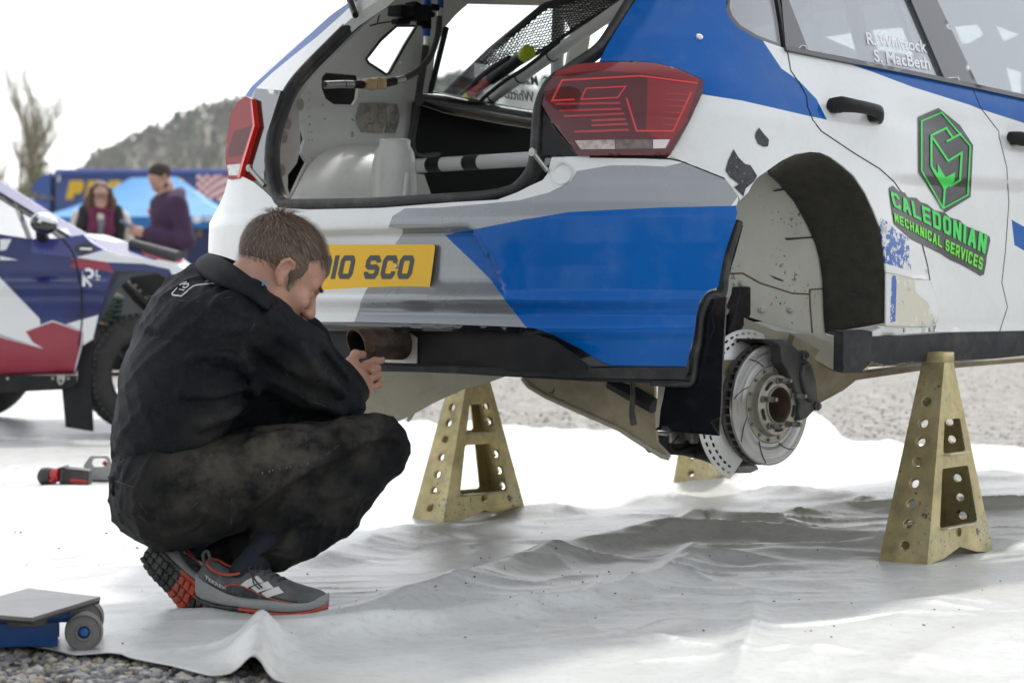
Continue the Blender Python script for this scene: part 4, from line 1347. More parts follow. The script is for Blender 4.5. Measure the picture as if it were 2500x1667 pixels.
# strapped bottle jack handle
p0, p1 = lps(zA((1775, 670), (2225, 350)), dg_, -0.045)
ax = (p1 - p0)
bm = bmesh.new()
tube(bm, [p0.lerp(p1, t) for t in (0.09, 0.5)], 0.014, 14)
rod = bmobj('strapped_bottle', bm, mat('red_label', (0.30, 0.02, 0.03), 0.4, noise=(60, 0.5)), car)
bm = bmesh.new()
tube(bm, [p0.lerp(p1, t) for t in (0.42, 0.93)], 0.019, 14)
bmobj('sleeve', bm, M_black, rod)
M_neon = mat('neon_cap', (0.48, 0.60, 0.02), 0.45)
for t0_, t1_, r in ((0.0, 0.10, 0.0175), (0.90, 0.99, 0.022)):
    bm = bmesh.new()
    tube(bm, [p0.lerp(p1, t0_), p0.lerp(p1, t0_ + 0.01), p0.lerp(p1, t1_ - 0.01), p0.lerp(p1, t1_)], [r * 0.9, r, r, r * 0.9], 14)
    bmobj('end_cap', bm, M_neon, rod)
for t in (0.12, 0.30, 0.50):
    bm = bmesh.new()
    c = d0.lerp(d1, t)
    lathe(bm, [(0.019, -0.003), (0.0205, -0.002), (0.0205, 0.002), (0.019, 0.003)], c, d1 - d0, 16)
    bmobj('cable_tie', bm, M_black, rod)
# fuel hoses and connectors
hg = plane((-0.50, 0, 0), (1, 0, 0))
M_hose = mat('braided_hose', (0.035, 0.033, 0.030), 0.55, bump=(300, 0.3), noise=(60, 0.3))
M_crimp = mat('crimp_steel', (0.5, 0.5, 0.48), 0.3, metal=0.9)
M_bluef = mat('blue_fitting', (0.010, 0.05, 0.22), 0.3, metal=0.6)
bm = bmesh.new()
tube(bm, smooth_line(lps(zA((1610, 20), (1605, 120), (1590, 250), (1540, 390), (1450, 490), (1340, 545), (1240, 570), (1100, 580), (960, 575), (810, 580)), hg), 6), 0.009, 10)
hose = bmobj('filler_hose', bm, M_hose, car)
bm = bmesh.new()
tube(bm, smooth_line(lps(zA((1515, 290), (1500, 420), (1470, 600), (1440, 800), (1415, 950), (1425, 1040), (1480, 1070), (1650, 1045), (1850, 1025), (2050, 1040), (2260, 1040)), plane((-0.42, 0, 0), (1, 0.25, 0))), 6), 0.0105, 10)
bmobj('drain_line', bm, M_hose, car)
for a, b, r, m in (((1520, -20), (1520, 60), 0.012, M_bluef), ((1517, 55), (1516, 200), 0.014, M_dark_in), ((1516, 200), (1515, 250), 0.012, M_bluef), ((1515, 250), (1513, 310), 0.009, M_crimp), ((1612, -10), (1610, 58), 0.0095, M_bluef), ((1609, 58), (1607, 112), 0.0100, M_crimp), ((1305, 552), (1362, 540), 0.0100, M_crimp), ((1225, 572), (1300, 555), 0.012, M_black), ((955, 577), (1012, 578), 0.0110, M_crimp), ((820, 582), (948, 576), 0.0105, M_crimp), ((1015, 578), (1080, 580), 0.0115, M_black)):
    bm = bmesh.new()
    tube(bm, lps(zA(a, b), hg, 0.002), r, 12)
    bmobj('hose_fitting', bm, m, hose)
bm = bmesh.new()
for c, s in (((1125, 575), (0.03, 0.034, 0.030)), ((1200, 573), (0.028, 0.026, 0.032)), ((1165, 573), (0.034, 0.008, 0.036))):
    bx(bm, lp(zA(c)[0], hg, 0.004), s, None, 0.004)
bmobj('filter_block', bm, mat('amber_plastic', (0.50, 0.36, 0.16), 0.3, coat=0.4), hose)
for pts, r in (((1830, 770), (1900, 690), (2050, 560), (2200, 450), (2420, 300)), 0.006), (((1480, 860), (1560, 800), (1700, 690), (1900, 520), (2080, 380)), 0.008), (((1500, 1040), (1640, 930), (1800, 800), (1860, 760)), 0.009), (((1440, 860), (1520, 870), (1600, 840), (1660, 800)), 0.005):
    bm = bmesh.new()
    tube(bm, smooth_line([p + Vector((0, 0, rnd.uniform(-0.006, 0.006))) for p in lps(zA(*pts), dg_, -0.06)], 5), r, 8)
    bmobj('harness_cable', bm, M_net, car)
sw = lp(zA((1420, 100))[0], hg)
bm = bmesh.new()
for c, s in (((1340, 80), (0.06, 0.05, 0.030)), ((1430, 95), (0.06, 0.06, 0.040)), ((1500, 110), (0.03, 0.03, 0.06)), ((1340, 150), (0.03, 0.05, 0.016)), ((1470, 70), (0.05, 0.08, 0.015)), ((1550, 50), (0.02, 0.05, 0.018))):
    bx(bm, lp(zA(c)[0], hg), s, Matrix.Rotation(rnd.uniform(-0.4, 0.4), 3, 'X'), 0.004)
tube(bm, smooth_line(lps(zA((1290, 148), (1200, 160), (1130, 178)), hg), 4), 0.0022, 6)
tube(bm, lps(zA((1420, 10), (1410, 60)), hg), 0.002, 6)
tube(bm, lps(zA((1195, 100), (1180, 155)), hg), 0.002, 6)
bmobj('valve_cluster', bm, M_dark_in, car)

# ------------------------------------------------------------------ rally car: shell beyond the picture
def shell_u(f, z, side):
    a = np.interp(z, AZ_z, AZ_a)
    f0 = np.interp(z, FZ_z, FZ_f)
    t2 = np.clip((f0 + 0.55 - f) / 0.55, 0, 1)
    a = a * (1 - 0.16 * ss((f - 3.2) / 0.85) ** 1.5)
    return side * a * (1 - t2 ** 2.8) ** (1 / 2.8)
def grid(name, A, m, flip=False, th=0.0):
    n, k = A.shape[:2]
    fs = [(i * k + j, i * k + j + 1, (i + 1) * k + j + 1, (i + 1) * k + j) for i in range(n - 1) for j in range(k - 1)]
    if flip: fs = [f[::-1] for f in fs]
    o = mesh(name, A.reshape(-1, 3), fs, m, car)
    if th:
        md = o.modifiers.new('t', 'SOLIDIFY')
        md.thickness = th
    return o
ff = np.linspace(0.22, 3.95, 60)
zz = np.linspace(0.50, 1.06, 10)
grid('left_body_side', np.array([[(shell_u(f, z, -1) + 0.05, f, z) for f in ff] for z in zz]), M_white, th=0.01)
ff = np.linspace(2.30, 3.95, 24)
grid('front_wing', np.array([[(shell_u(f, z, 1) - 0.028, f, z) for f in ff] for z in zz]), M_white, True, th=0.01)
uu = np.linspace(-1, 1, 17)
prof = [(0.52, 1.585, 0.66), (0.62, 1.63, 0.66), (1.0, 1.665, 0.665), (1.6, 1.675, 0.665), (2.1, 1.66, 0.66), (2.35, 1.62, 0.66)]
grid('roof_panel', np.array([[(u * w_, f, z - 0.05 * abs(u) ** 3) for u in uu] for f, z, w_ in prof]), M_white, th=0.02)
prof = [(2.35, 1.62, 0.66), (2.7, 1.37, 0.74), (3.05, 1.13, 0.82)]
grid('windscreen', np.array([[(u * w_, f, z - 0.05 * abs(u) ** 3) for u in uu] for f, z, w_ in prof]), M_clear)
prof = [(3.05, 1.12, 0.86), (3.5, 1.06, 0.84), (3.9, 0.94, 0.74), (4.0, 0.80, 0.72), (4.0, 0.5, 0.72)]
grid('bonnet', np.array([[(u * w_, f - 0.12 * abs(u) ** 3, z - 0.04 * abs(u) ** 3) for u in uu] for f, z, w_ in prof]), M_white, th=0.01)
bm = bmesh.new()
bx(bm, (0, 2.05, 0.505), (1.44, 2.9, 0.03))
bmobj('floor_pan', bm, M_tan, car, sharp=30)
# raised tailgate, hinged at the roof's rear edge
prof = [(0.56, 1.62, 0.60), (0.30, 1.70, 0.64), (-0.05, 1.78, 0.66), (-0.30, 1.80, 0.66), (-0.38, 1.72, 0.62)]
grid('tailgate', np.array([[(u * w_, f, z - 0.04 * abs(u) ** 3) for u in uu] for f, z, w_ in prof]), M_white, th=0.05)
# cage seen through the side glass
for pts, r in ((zC((560, -600), (735, 130), (870, 640)), 0.025), (zC((330, -120), (60, 280)), 0.02), (zC((1080, -100), (1330, 560)), 0.008)):
    bm = bmesh.new()
    tube(bm, lps(pts, plane((0.45, 0, 0), (1, 0, 0))), r, 14)
    bmobj('roll_cage_bar', bm, M_cage, car)
far_o = zC((-600, -900), (3300, -900), (3300, 1500), (-600, 1500))  # added panel blocks the sky behind the side glass; holes leave bright patches
far_h = [zC((450, 358), (725, 315), (780, 500)), zC((900, 290), (1210, 265), (1320, 540), (960, 480)), zC((1690, 260), (1930, 235), (1990, 330), (1830, 420), (1760, 420)), zC((2080, 240), (2330, 330), (2160, 400)), zC((2180, 640), (2350, 690), (2350, 900), (2240, 880)), zC((-60, -300), (420, -380), (200, 140))]
cp('left_sky_screen', far_o, mat('screen_grey', (0.34, 0.355, 0.365), 0.6, noise=(4, 0.1)), g=wg, thick=0.012, step=60, holes=far_h)
# ------------------------------------------------------------------ ground and tarpaulin
M_gravel = mat('gravel_ground', (0.36, 0.342, 0.31), 0.9, noise=(9, 0.45), dirt=[((0.14, 0.13, 0.12), 3.5, 0.5), ((0.40, 0.385, 0.35), 14, 0.6), ((0.10, 0.10, 0.10), 30, 0.5)], bump=(28, 1.0, 'voronoi', 0.03))
gy = np.concatenate([np.linspace(2, 14, 60), np.linspace(14.5, 60, 60), np.linspace(65, 1500, 40)])
gx = np.concatenate([-np.geomspace(1200, 6, 22), np.linspace(-5, 5, 50), np.geomspace(6, 1200, 22)])
XX, YY = np.meshgrid(gx, gy)
ZZ = -0.012 + 0.006 * np.sin(XX * 3.1 + YY) * np.sin(YY * 2.3 - XX)
vs = np.stack([XX, YY, ZZ], -1).reshape(-1, 3)
nx_ = len(gx)
fs = [(i * nx_ + j, i * nx_ + j + 1, (i + 1) * nx_ + j + 1, (i + 1) * nx_ + j) for i in range(len(gy) - 1) for j in range(nx_ - 1)]
tag(mesh('ground', vs, fs, M_gravel), kind='structure')

# loose stones in front of the sheet and behind it
def stones(name, n, place, smin, smax, cols, label):
    rs = np.random.RandomState(5)
    V, Fc, MI = [], [], []
    ico = bmesh.new()
    bmesh.ops.create_icosphere(ico, subdivisions=1, radius=1)
    iv = np.array([v.co for v in ico.verts])
    it = np.array([[v.index for v in f.verts] for f in ico.faces])
    ico.free()
    for k in range(n):
        p = place(rs)
        s = smin + (smax - smin) * rs.rand() ** 2.2
        q = iv * (1 + rs.uniform(-0.28, 0.28, (len(iv), 1))) * np.array([1, rs.uniform(0.6, 1), rs.uniform(0.4, 0.8)])
        a = rs.rand() * 6.28
        R = np.array([[math.cos(a), -math.sin(a), 0], [math.sin(a), math.cos(a), 0], [0, 0, 1]])
        V.append((q @ R.T) * s + np.array([p[0], p[1], p[2] + s * 0.25]))
        Fc.append(it + k * len(iv))
        MI.append(np.full(len(it), rs.randint(len(cols))))
    o = mesh(name, np.concatenate(V), [tuple(map(int, f)) for f in np.concatenate(Fc)], cols, None, False, np.concatenate(MI))
    tag(o, label, 'gravel', kind='stuff')
    return o
M_st = [mat('stone_%d' % i, c, 0.85, noise=(80, 0.25)) for i, c in enumerate(((0.34, 0.33, 0.30), (0.24, 0.25, 0.26), (0.45, 0.43, 0.38), (0.17, 0.17, 0.17), (0.38, 0.33, 0.26)))]
stones('gravel', 5200, lambda r: (r.uniform(-1.25, -0.25), r.uniform(3.9, 4.85), -0.012), 0.004, 0.014, M_st, 'loose grey gravel in front of the white sheet')


def polyd(X, Y, pts):
    """distance to a polyline and the position along it"""
    best = np.full(X.shape, 1e9)
    tt = np.zeros(X.shape)
    L = len(pts) - 1
    for i in range(L):
        a, b = np.array(pts[i]), np.array(pts[i + 1])
        d = b - a
        t = np.clip(((X - a[0]) * d[0] + (Y - a[1]) * d[1]) / (d @ d), 0, 1)
        q = np.hypot(X - a[0] - d[0] * t, Y - a[1] - d[1] * t)
        m = q < best
        best[m] = q[m]
        tt[m] = ((i + t) / L)[m]
    return best, tt
def g2(*p): return [tuple(gnd(x, y)[:2]) for x, y in p]
z2 = lambda *p: g2(*Z(1250, 1000, 1.8816, p))
zL = lambda *p: g2(*Z(0, 1080, 1.8816, p))
RID = [  # polyline, height, half width, taper at ends (start, end)
    (zL((1178, 1010), (1190, 960), (1230, 925), (1330, 915), (1500, 900), (2000, 868), (2352, 815)) + z2((60, 935), (300, 925), (560, 850), (850, 705), (1200, 672), (1700, 672)), 0.040, 0.075, (1.0, 0.3)),
    (zL((1178, 1080), (1192, 1000), (1215, 940)), 0.045, 0.035, (1.0, 0.6)),
    (zL((1390, 812), (1650, 800), (1900, 742), (2352, 595)) + z2((380, 648), (640, 602), (960, 578), (1350, 602), (1720, 612), (2352, 640)), 0.042, 0.085, (0.2, 0.5)),
    (z2((650, 600), (760, 560), (870, 528), (1000, 545), (1200, 562), (1260, 550), (1330, 585)), 0.045, 0.08, (0.1, 0.1)),
    (z2((1180, 540), (1350, 500), (1500, 470), (1740, 465), (2352, 455)), 0.035, 0.10, (0.1, 0.8)),
    (zL((1350, 585), (1500, 552), (1700, 492), (1850, 442), (2100, 420), (2352, 390)), 0.032, 0.10, (0.2, 0.3)),
    (z2((200, 345), (450, 312), (760, 308)), 0.035, 0.13, (0.1, 0.5)),
    (z2((960, 350), (1100, 312), (1330, 278), (1600, 262), (1760, 252)), 0.05, 0.14, (0.3, 0.1)),
    (z2((1118, 860), (1112, 1000), (1060, 1150), (1030, 1240)), 0.012, 0.03, (0.3, 0.3)),
    (z2((540, 455), (640, 422), (780, 410)), 0.03, 0.10, (0.1, 0.3)),
    (z2((0, 510), (180, 482), (330, 500)), 0.03, 0.11, (0.2, 0.1)),
    (z2((800, 640), (1100, 660), (1500, 645), (1700, 620)), 0.020, 0.05, (0.2, 0.3)),
    (z2((830, 620), (820, 690), (780, 720)), 0.02, 0.05, (0.2, 0.2)),
    (z2((1900, 340), (2150, 320), (2352, 300)), 0.03, 0.15, (0.2, 0.6)),
    (z2((1080, 380), (1400, 415), (1700, 440)), 0.025, 0.08, (0.2, 0.3)),
    (z2((1290, 155), (1380, 120), (1480, 78), (1550, 110)), 0.10, 0.16, (0.1, 1.0)),
    (zL((0, 250), (300, 230), (520, 260)), 0.02, 0.2, (0.3, 0.3)),
    (zL((0, 150), (120, 140), (300, 185)), 0.03, 0.2, (0.3, 0.2)),
    (zL((300, 690), (560, 640), (640, 600)), 0.018, 0.10, (0.2, 0.2)),
    (zL((700, 800), (950, 790), (1100, 770)), 0.012, 0.06, (0.2, 0.2)),
    (z2((300, 1010), (850, 860), (1300, 770), (1700, 760)), 0.010, 0.12, (0.2, 0.2)),
    (z2((1100, 1250), (1500, 1100), (2000, 900), (2352, 820)), 0.016, 0.09, (0.4, 0.6)),
    (z2((1700, 1255), (2000, 1100), (2352, 980)), 0.014, 0.10, (0.4, 0.6)),
]
fe = g2((-900, 1540), (-400, 1552), (0, 1572), (120, 1588), (181, 1604), (298, 1606), (399, 1627), (510, 1652), (563, 1655), (600, 1655), (640, 1658), (690, 1668), (900, 1700), (1300, 1760), (3400, 1800))
fex = [p[0] / p[1] * F + 1250 for p in fe]
fey = [700 + CAMH * F / p[1] for p in fe]
bkx = [-900, 0, 300, 640, 1000, 1130, 1260, 1370, 1450, 1560, 1700, 1880, 1990, 2065, 2100, 2300, 2500, 3400]
bky = [938, 944, 950, 985, 1033, 1033, 1036, 1052, 1048, 1050, 1060, 1062, 1062, 1070, 1080, 1088, 1092, 1090]
cx = np.arange(-900, 3400, 6.0)
nr = 360
y0 = np.interp(cx, bkx, bky) + 3 * np.sin(cx * 0.031) + 2 * np.sin(cx * 0.083)
y1 = np.interp(cx, fex, fey)
T = np.linspace(0, 1, nr)[:, None]
PY = y0[None] * (1 - T) + y1[None] * T
Yw = CAMH * F / (PY - 700)
Xw = (cx[None] - 1250) / F * Yw
H = np.full(Xw.shape, 0.004)
for pts, h, wd, (ta, tb) in RID:
    d, t = polyd(Xw, Yw, pts)
    tp = np.minimum(1, np.minimum(ta + (1 - ta) * t / 0.25, tb + (1 - tb) * (1 - t) / 0.25))
    H = np.maximum(H, 0) + h * tp * (0.62 * np.exp(-(d / wd) ** 2) + 0.42 * np.exp(-(np.sqrt(d * d + 0.00012) - 0.011) / (0.5 * wd))) * (1 - 0.35 * np.clip(H / 0.05, 0, 1))
def vnoise(X, Y, seed):
    """smooth value noise on a lattice"""
    rs = np.random.RandomState(seed)
    G = rs.rand(256, 256)
    xi, yi = np.floor(X).astype(int), np.floor(Y).astype(int)
    fx, fy = ss(X - xi), ss(Y - yi)
    g = lambda a, b: G[(a) % 256, (b) % 256]
    return (g(xi, yi) * (1 - fx) + g(xi + 1, yi) * fx) * (1 - fy) + (g(xi, yi + 1) * (1 - fx) + g(xi + 1, yi + 1) * fx) * fy - 0.5
def ridged(X, Y, seed): return 1 - np.abs(2 * vnoise(X, Y, seed))
cs, sn = math.cos(0.35), math.sin(0.35)
Xr, Yr = Xw * cs + Yw * sn, -Xw * sn + Yw * cs
busy = ss((Yw - 4.9) / 1.2) * 0.75 + 0.25
def warp(k, seed): return k * vnoise(Xw * 2.3, Yw * 2.3, seed)
wn = (0.010 * ridged(Xr * 1.2 + warp(0.9, 21), Yr * 3.6 + warp(1.4, 22), 1) ** 4 + 0.0055 * ridged(Xr * 2.0 + 7 + warp(1.0, 23), Yr * 6.5 + warp(1.6, 24), 2) ** 5
      + 0.0022 * ridged(Xr * 3.2 - Yr * 2, Yr * 11 + Xr * 3 + warp(2, 25), 3) ** 5 + 0.010 * vnoise(Xw * 1.2, Yw * 1.2, 4))
cr = np.random.RandomState(17)
for k in range(85):                                     # straight creases from folding and dragging
    p = gnd(cr.uniform(-200, 2700), cr.choice([cr.uniform(1060, 1250), cr.uniform(1230, 1640)]))
    a = cr.normal(0.30, 0.45) if cr.rand() < 0.8 else cr.uniform(0, 3.1)
    L = cr.uniform(0.25, 1.1)
    m_ = np.array([p.x, p.y])
    e_ = np.array([math.cos(a), math.sin(a)]) * L / 2
    bend = np.array([-e_[1], e_[0]]) * cr.uniform(-0.25, 0.25)
    d, t = polyd(Xw, Yw, [tuple(m_ - e_), tuple(m_ + bend), tuple(m_ + e_)])
    wdt = cr.uniform(0.010, 0.026)
    sg_ = 1 if cr.rand() < 0.75 else -0.5
    H = H + sg_ * cr.uniform(0.004, 0.010) * np.sin(np.pi * np.clip(t, 0, 1)) * np.exp(-(np.sqrt(d * d + 0.00003) - 0.0055) / wdt)
H = np.maximum(H + (wn - 0.004) * busy, 0.0015)
fr = np.clip((1 - T) / 0.012, 0, 1)
vs = np.stack([Xw, Yw, H], -1).reshape(-1, 3)
nc = len(cx)
fs = [(i * nc + j, (i + 1) * nc + j, (i + 1) * nc + j + 1, i * nc + j + 1) for i in range(nr - 1) for j in range(nc - 1)]
M_tarp = mat('tarpaulin_pvc', (0.57, 0.58, 0.56), 0.36, spec=0.5, noise=(1.5, 0.05), dirt=[((0.40, 0.365, 0.28), 1.6, 0.45), ((0.30, 0.29, 0.26), 9, 0.28), ((0.20, 0.19, 0.165), 45, 0.32)], bump=(5, 0.25, 'noise', 0.03))
tarp = mesh('tarpaulin', vs, fs, M_tarp)
md = tarp.modifiers.new('t', 'SOLIDIFY')
md.thickness = 0.002
md.offset = -1
tag(tarp, 'large creased off-white tarpaulin spread over the gravel under both cars', 'tarpaulin')
def tarp_z(x, y):
    px = x / y * F + 1250
    py = 700 + CAMH * F / y
    j = int(np.clip(round((px + 900) / 6), 0, nc - 1))
    i = int(np.clip(round((py - y0[j]) / (y1[j] - y0[j]) * (nr - 1)), 0, nr - 1))
    return float(H[i, j])
M_st2 = [mat('far_stone_%d' % i, c, 0.85) for i, c in enumerate(((0.47, 0.445, 0.405), (0.40, 0.38, 0.35), (0.53, 0.50, 0.45), (0.26, 0.25, 0.235)))]
def farstone(r):
    while True:
        x, y = r.uniform(880, 2620), r.uniform(868, 1090)
        if y < np.interp(x, bkx, bky) - 5:
            p = gnd(x, y)
            return (p.x, p.y, -0.011)
stones('gravel', 5000, farstone, 0.003, 0.013, M_st2, 'coarse grey gravel lying beyond the far edge of the sheet')
def crumb(r):
    while True:
        x, y = r.uniform(0, 2500), r.uniform(1270, 1600)
        if r.rand() < 0.25: x, y = r.normal(1420, 120), r.normal(1450, 40)
        if y < 1640:
            p = gnd(x, y)
            return (p.x, p.y, tarp_z(p.x, p.y))
o = stones('grit', 260, crumb, 0.0008, 0.0042, [M_st[3], M_st[1], M_st[4]], 'dark specks of grit scattered over the white sheet')

# ------------------------------------------------------------------ axle stands
M_zinc = mat('zinc_yellow', (0.43, 0.365, 0.175), 0.36, metal=0.65, noise=(9, 0.35), dirt=[((0.33, 0.38, 0.28), 6, 0.7), ((0.14, 0.10, 0.06), 22, 0.5), ((0.52, 0.36, 0.22), 10, 0.6)], chips=[((0.09, 0.08, 0.065), 60, 0.95), ((0.5, 0.49, 0.45), 110, 1.0)], bump=(90, 0.12))
M_zincd = mat('zinc_pale', (0.50, 0.46, 0.34), 0.45, metal=0.4, noise=(20, 0.2))
def stand(near, rot, label, h=0.56, a=0.135, b=0.32):
    r = empty('axle_stand', (0, 0, 0), rot)
    o = Matrix.Rotation(rot, 3, 'Z') @ Vector((a / 2, -b / 2, 0))   # local near corner
    r.location = Vector((near.x, near.y, 0)) - o
    ta, tb = 0.062, 0.055
    for s in (-1, 1):                                   # flanges with a row of holes
        L = math.hypot(h, (b - tb) / 2)
        x = Vector((1, 0, 0))
        y = Vector((0, -s * (b - tb) / 2, h)).normalized()
        n = x.cross(y)
        if s > 0: x, n = -x, -n
        M = Matrix(((x.x, y.x, n.x, 0), (x.y, y.y, n.y, s * b / 2), (x.z, y.z, n.z, 0), (0, 0, 0, 1)))
        poly = [(-a / 2, 0), (a / 2, 0), (ta / 2, L), (-ta / 2, L)]
        hs = []
        cs_ = [L * (1 - q) for q in (0.2, 0.307, 0.40, 0.50, 0.606, 0.709, 0.807, 0.913)]
        for c in cs_:
            hs.append([(0.012 * math.cos(t), c + 0.012 * math.sin(t)) for t in np.linspace(0, 2 * math.pi, 19)[:-1]])
        fl = flat2d('flange', poly, M, 0.004, M_zinc, r, hs)
        for c in cs_:
            bm = bmesh.new()
            lathe(bm, [(0.016, 0.0008), (0.0145, 0.0002), (0.012, -0.004), (0.0115, -0.010)], M @ Vector((0, c, 0)), n, 20)
            bmobj('hole_rim', bm, M_zinc, fl)
    for s in (-1, 1):                                   # webs with two windows
        L = math.hypot(h, (a - ta) / 2)
        x = Vector((0, 1, 0))
        y = Vector((-s * (a - ta) / 2, 0, h)).normalized()
        n = x.cross(y)
        if s < 0: x, n = -x, -n
        M = Matrix(((x.x, y.x, n.x, s * (a / 2 + 0.0005)), (x.y, y.y, n.y, 0), (x.z, y.z, n.z, 0), (0, 0, 0, 1)))
        wd = lambda t: (b + (tb - b) * t) / 2 - 0.0005
        poly = [(-wd(0), 0), (-wd(0) * 0.5, 0.008), (0, 0.03), (wd(0) * 0.5, 0.008), (wd(0), 0), (wd(1), L), (-wd(1), L)]
        def win(t0, t1, k):
            e = 0.006
            w0, w1 = wd(t0) * k, wd(t1) * k
            return [(-w0, t0 * L + e), (-w0 + e, t0 * L), (w0 - e, t0 * L), (w0, t0 * L + e), (w1, t1 * L - e), (w1 - e, t1 * L), (-w1 + e, t1 * L), (-w1, t1 * L - e)]
        k = 0.66
        hs = [win(0.17, 0.465, k), win(0.54, 0.71, 0.62)]
        hs.append([(0.012 * math.cos(t), 0.075 * L / 0.56 + 0.012 * math.sin(t)) for t in np.linspace(0, 2 * math.pi, 19)[:-1]])
        wb = flat2d('web', poly, M, 0.004, M_zinc, r, hs)
        for t0_, kk in ((0.17, k), (0.54, 0.62)):
            bm = bmesh.new()
            c = M @ Vector((0, t0_ * L - 0.003, 0.006))
            bx(bm, c, (2 * wd(t0_) * kk * 0.9, 0.005, 0.022), M.to_3x3(), 0.0015)
            bmobj('window_lip', bm, M_zincd, wb)
        bm = bmesh.new()
        lathe(bm, [(0.016, 0.0008), (0.0145, 0.0002), (0.012, -0.004), (0.0115, -0.010)], M @ Vector((0, 0.075 * L / 0.56, 0)), n, 20)
        bmobj('hole_rim', bm, M_zinc, wb)
    bm = bmesh.new()
    bx(bm, (0, 0, h + 0.012), (ta + 0.006, tb + 0.01, 0.03), None, 0.006)
    bmobj('saddle', bm, M_zinc, r)
    tag(r, label, 'axle stand', 'axle stands under the rally car')
    return r
stand(gnd(2263, 1379), math.radians(-36), 'tall yellow zinc axle stand nearest the camera, ahead of the bare brake disc', h=0.505, b=0.39)
stand(gnd(1081, 1280), math.radians(-44), 'yellow zinc axle stand under the far rear corner, beside the crouching man', h=0.49, b=0.36)
stand(gnd(1727, 1187), math.radians(-30), 'yellow zinc axle stand farthest back, half hidden behind the brake disc', h=0.50, b=0.30)

# ------------------------------------------------------------------ trolley jack in the corner
M_jack = mat('jack_blue', (0.010, 0.085, 0.30), 0.42, coat=0.2, noise=(15, 0.2), chips=((0.16, 0.13, 0.10), 40, 0.96), dirt=((0.10, 0.10, 0.10), 9, 0.5))
M_dirtyw = mat('dirty_caster', (0.17, 0.165, 0.15), 0.65, noise=(20, 0.3), dirt=((0.06, 0.055, 0.05), 12, 0.5), bump=(60, 0.2))
jw = gnd(205, 1592)
jk = empty('trolley_jack', (jw.x, jw.y, 0.002))
tag(jk, 'low blue trolley jack with a square pad plate at the lower left edge', 'trolley jack')
jd = Vector((-1, -0.16, 0)).normalized()
jn = Vector((jd.y, -jd.x, 0))
jn = -jn if jn.y > 0 else jn                           # towards the viewer
RJ = Matrix((jd, jn, Vector((0, 0, 1)))).transposed()
for s in (0, 1):
    bm = bmesh.new()
    c = Vector((0, 0, 0.037)) - jn * 0.19 * s
    lathe(bm, [(0.012, 0.0), (0.012, 0.004), (0.016, 0.005), (0.018, 0.001), (0.030, 0.0), (0.033, 0.004), (0.0365, 0.001), (0.0365, -0.034), (0.012, -0.034)], c, jn, 40)
    wh = bmobj('front_roller', bm, M_dirtyw, jk)
    bm = bmesh.new()
    lathe(bm, [(0.0001, 0.009), (0.006, 0.009), (0.0085, 0.007), (0.0115, 0.0)], c, jn, 6)
    bmobj('axle_nut', bm, M_jack, wh)
bm = bmesh.new()
bx(bm, jd * 0.36 - jn * 0.035 + Vector((0, 0, 0.038)), (0.62, 0.008, 0.062), RJ, 0.002)
bmobj('side_plate', bm, M_jack, jk)
bm = bmesh.new()
bx(bm, jd * 0.36 - jn * 0.155 + Vector((0, 0, 0.038)), (0.62, 0.008, 0.062), RJ, 0.002)
bmobj('side_plate', bm, M_jack, jk)
bm = bmesh.new()
tube(bm, [jd * 0.025 - jn * 0.03 + Vector((0, 0, 0.066)), jd * 0.70 - jn * 0.03 + Vector((0, 0, 0.058))], 0.013, 14)
bmobj('top_rail', bm, M_jack, jk)
bm = bmesh.new()
tube(bm, [jd * 0.0 + Vector((0, 0, 0.037)), -jn * 0.2 + Vector((0, 0, 0.037))], 0.010, 10)
bmobj('axle', bm, M_dirtyw, jk)
bm = bmesh.new()
bx(bm, jd * 0.30 - jn * 0.095 + Vector((0, 0, 0.045)), (0.45, 0.10, 0.03), RJ, 0.004)
bmobj('lift_arm', bm, M_arm, jk)
zp = 0.092
cor = [gnd(245, 1456, zp), gnd(77, 1507, zp), gnd(-130, 1490, zp), gnd(69, 1435, zp)]
bm = bmesh.new()
vv = [bm.verts.new(p - jk.location) for p in cor]
f_ = bm.faces.new(vv)
r_ = bmesh.ops.extrude_face_region(bm, geom=[f_])
for v in r_['geom']:
    if isinstance(v, bmesh.types.BMVert): v.co.z -= 0.007
bmesh.ops.recalc_face_normals(bm, faces=bm.faces)
M_padp = mat('scuffed_pad', (0.15, 0.14, 0.128), 0.4, metal=0.3, noise=(4, 0.4), dirt=[((0.34, 0.33, 0.31), 6, 0.7), ((0.10, 0.09, 0.085), 12, 0.5)])
bmobj('pad_plate', bm, M_padp, jk, sharp=30)
pc = sum((Vector(c) for c in cor), Vector()) / 4 - jk.location
bm = bmesh.new()
vv = [bm.verts.new((Vector(p) - jk.location - pc) * 0.99 + pc - Vector((0, 0, 0.0075))) for p in cor]
f_ = bm.faces.new(vv)
r_ = bmesh.ops.extrude_face_region(bm, geom=[f_])
for v in r_['geom']:
    if isinstance(v, bmesh.types.BMVert): v.co.z -= 0.005
bmesh.ops.recalc_face_normals(bm, faces=bm.faces)
bmobj('rubber_layer', bm, M_black, jk, sharp=30)
bm = bmesh.new()
lathe(bm, [(0.045, -0.013), (0.05, -0.02), (0.04, -0.04)], pc, (0, 0, 1), 24)
bmobj('saddle', bm, M_dirtyw, jk)

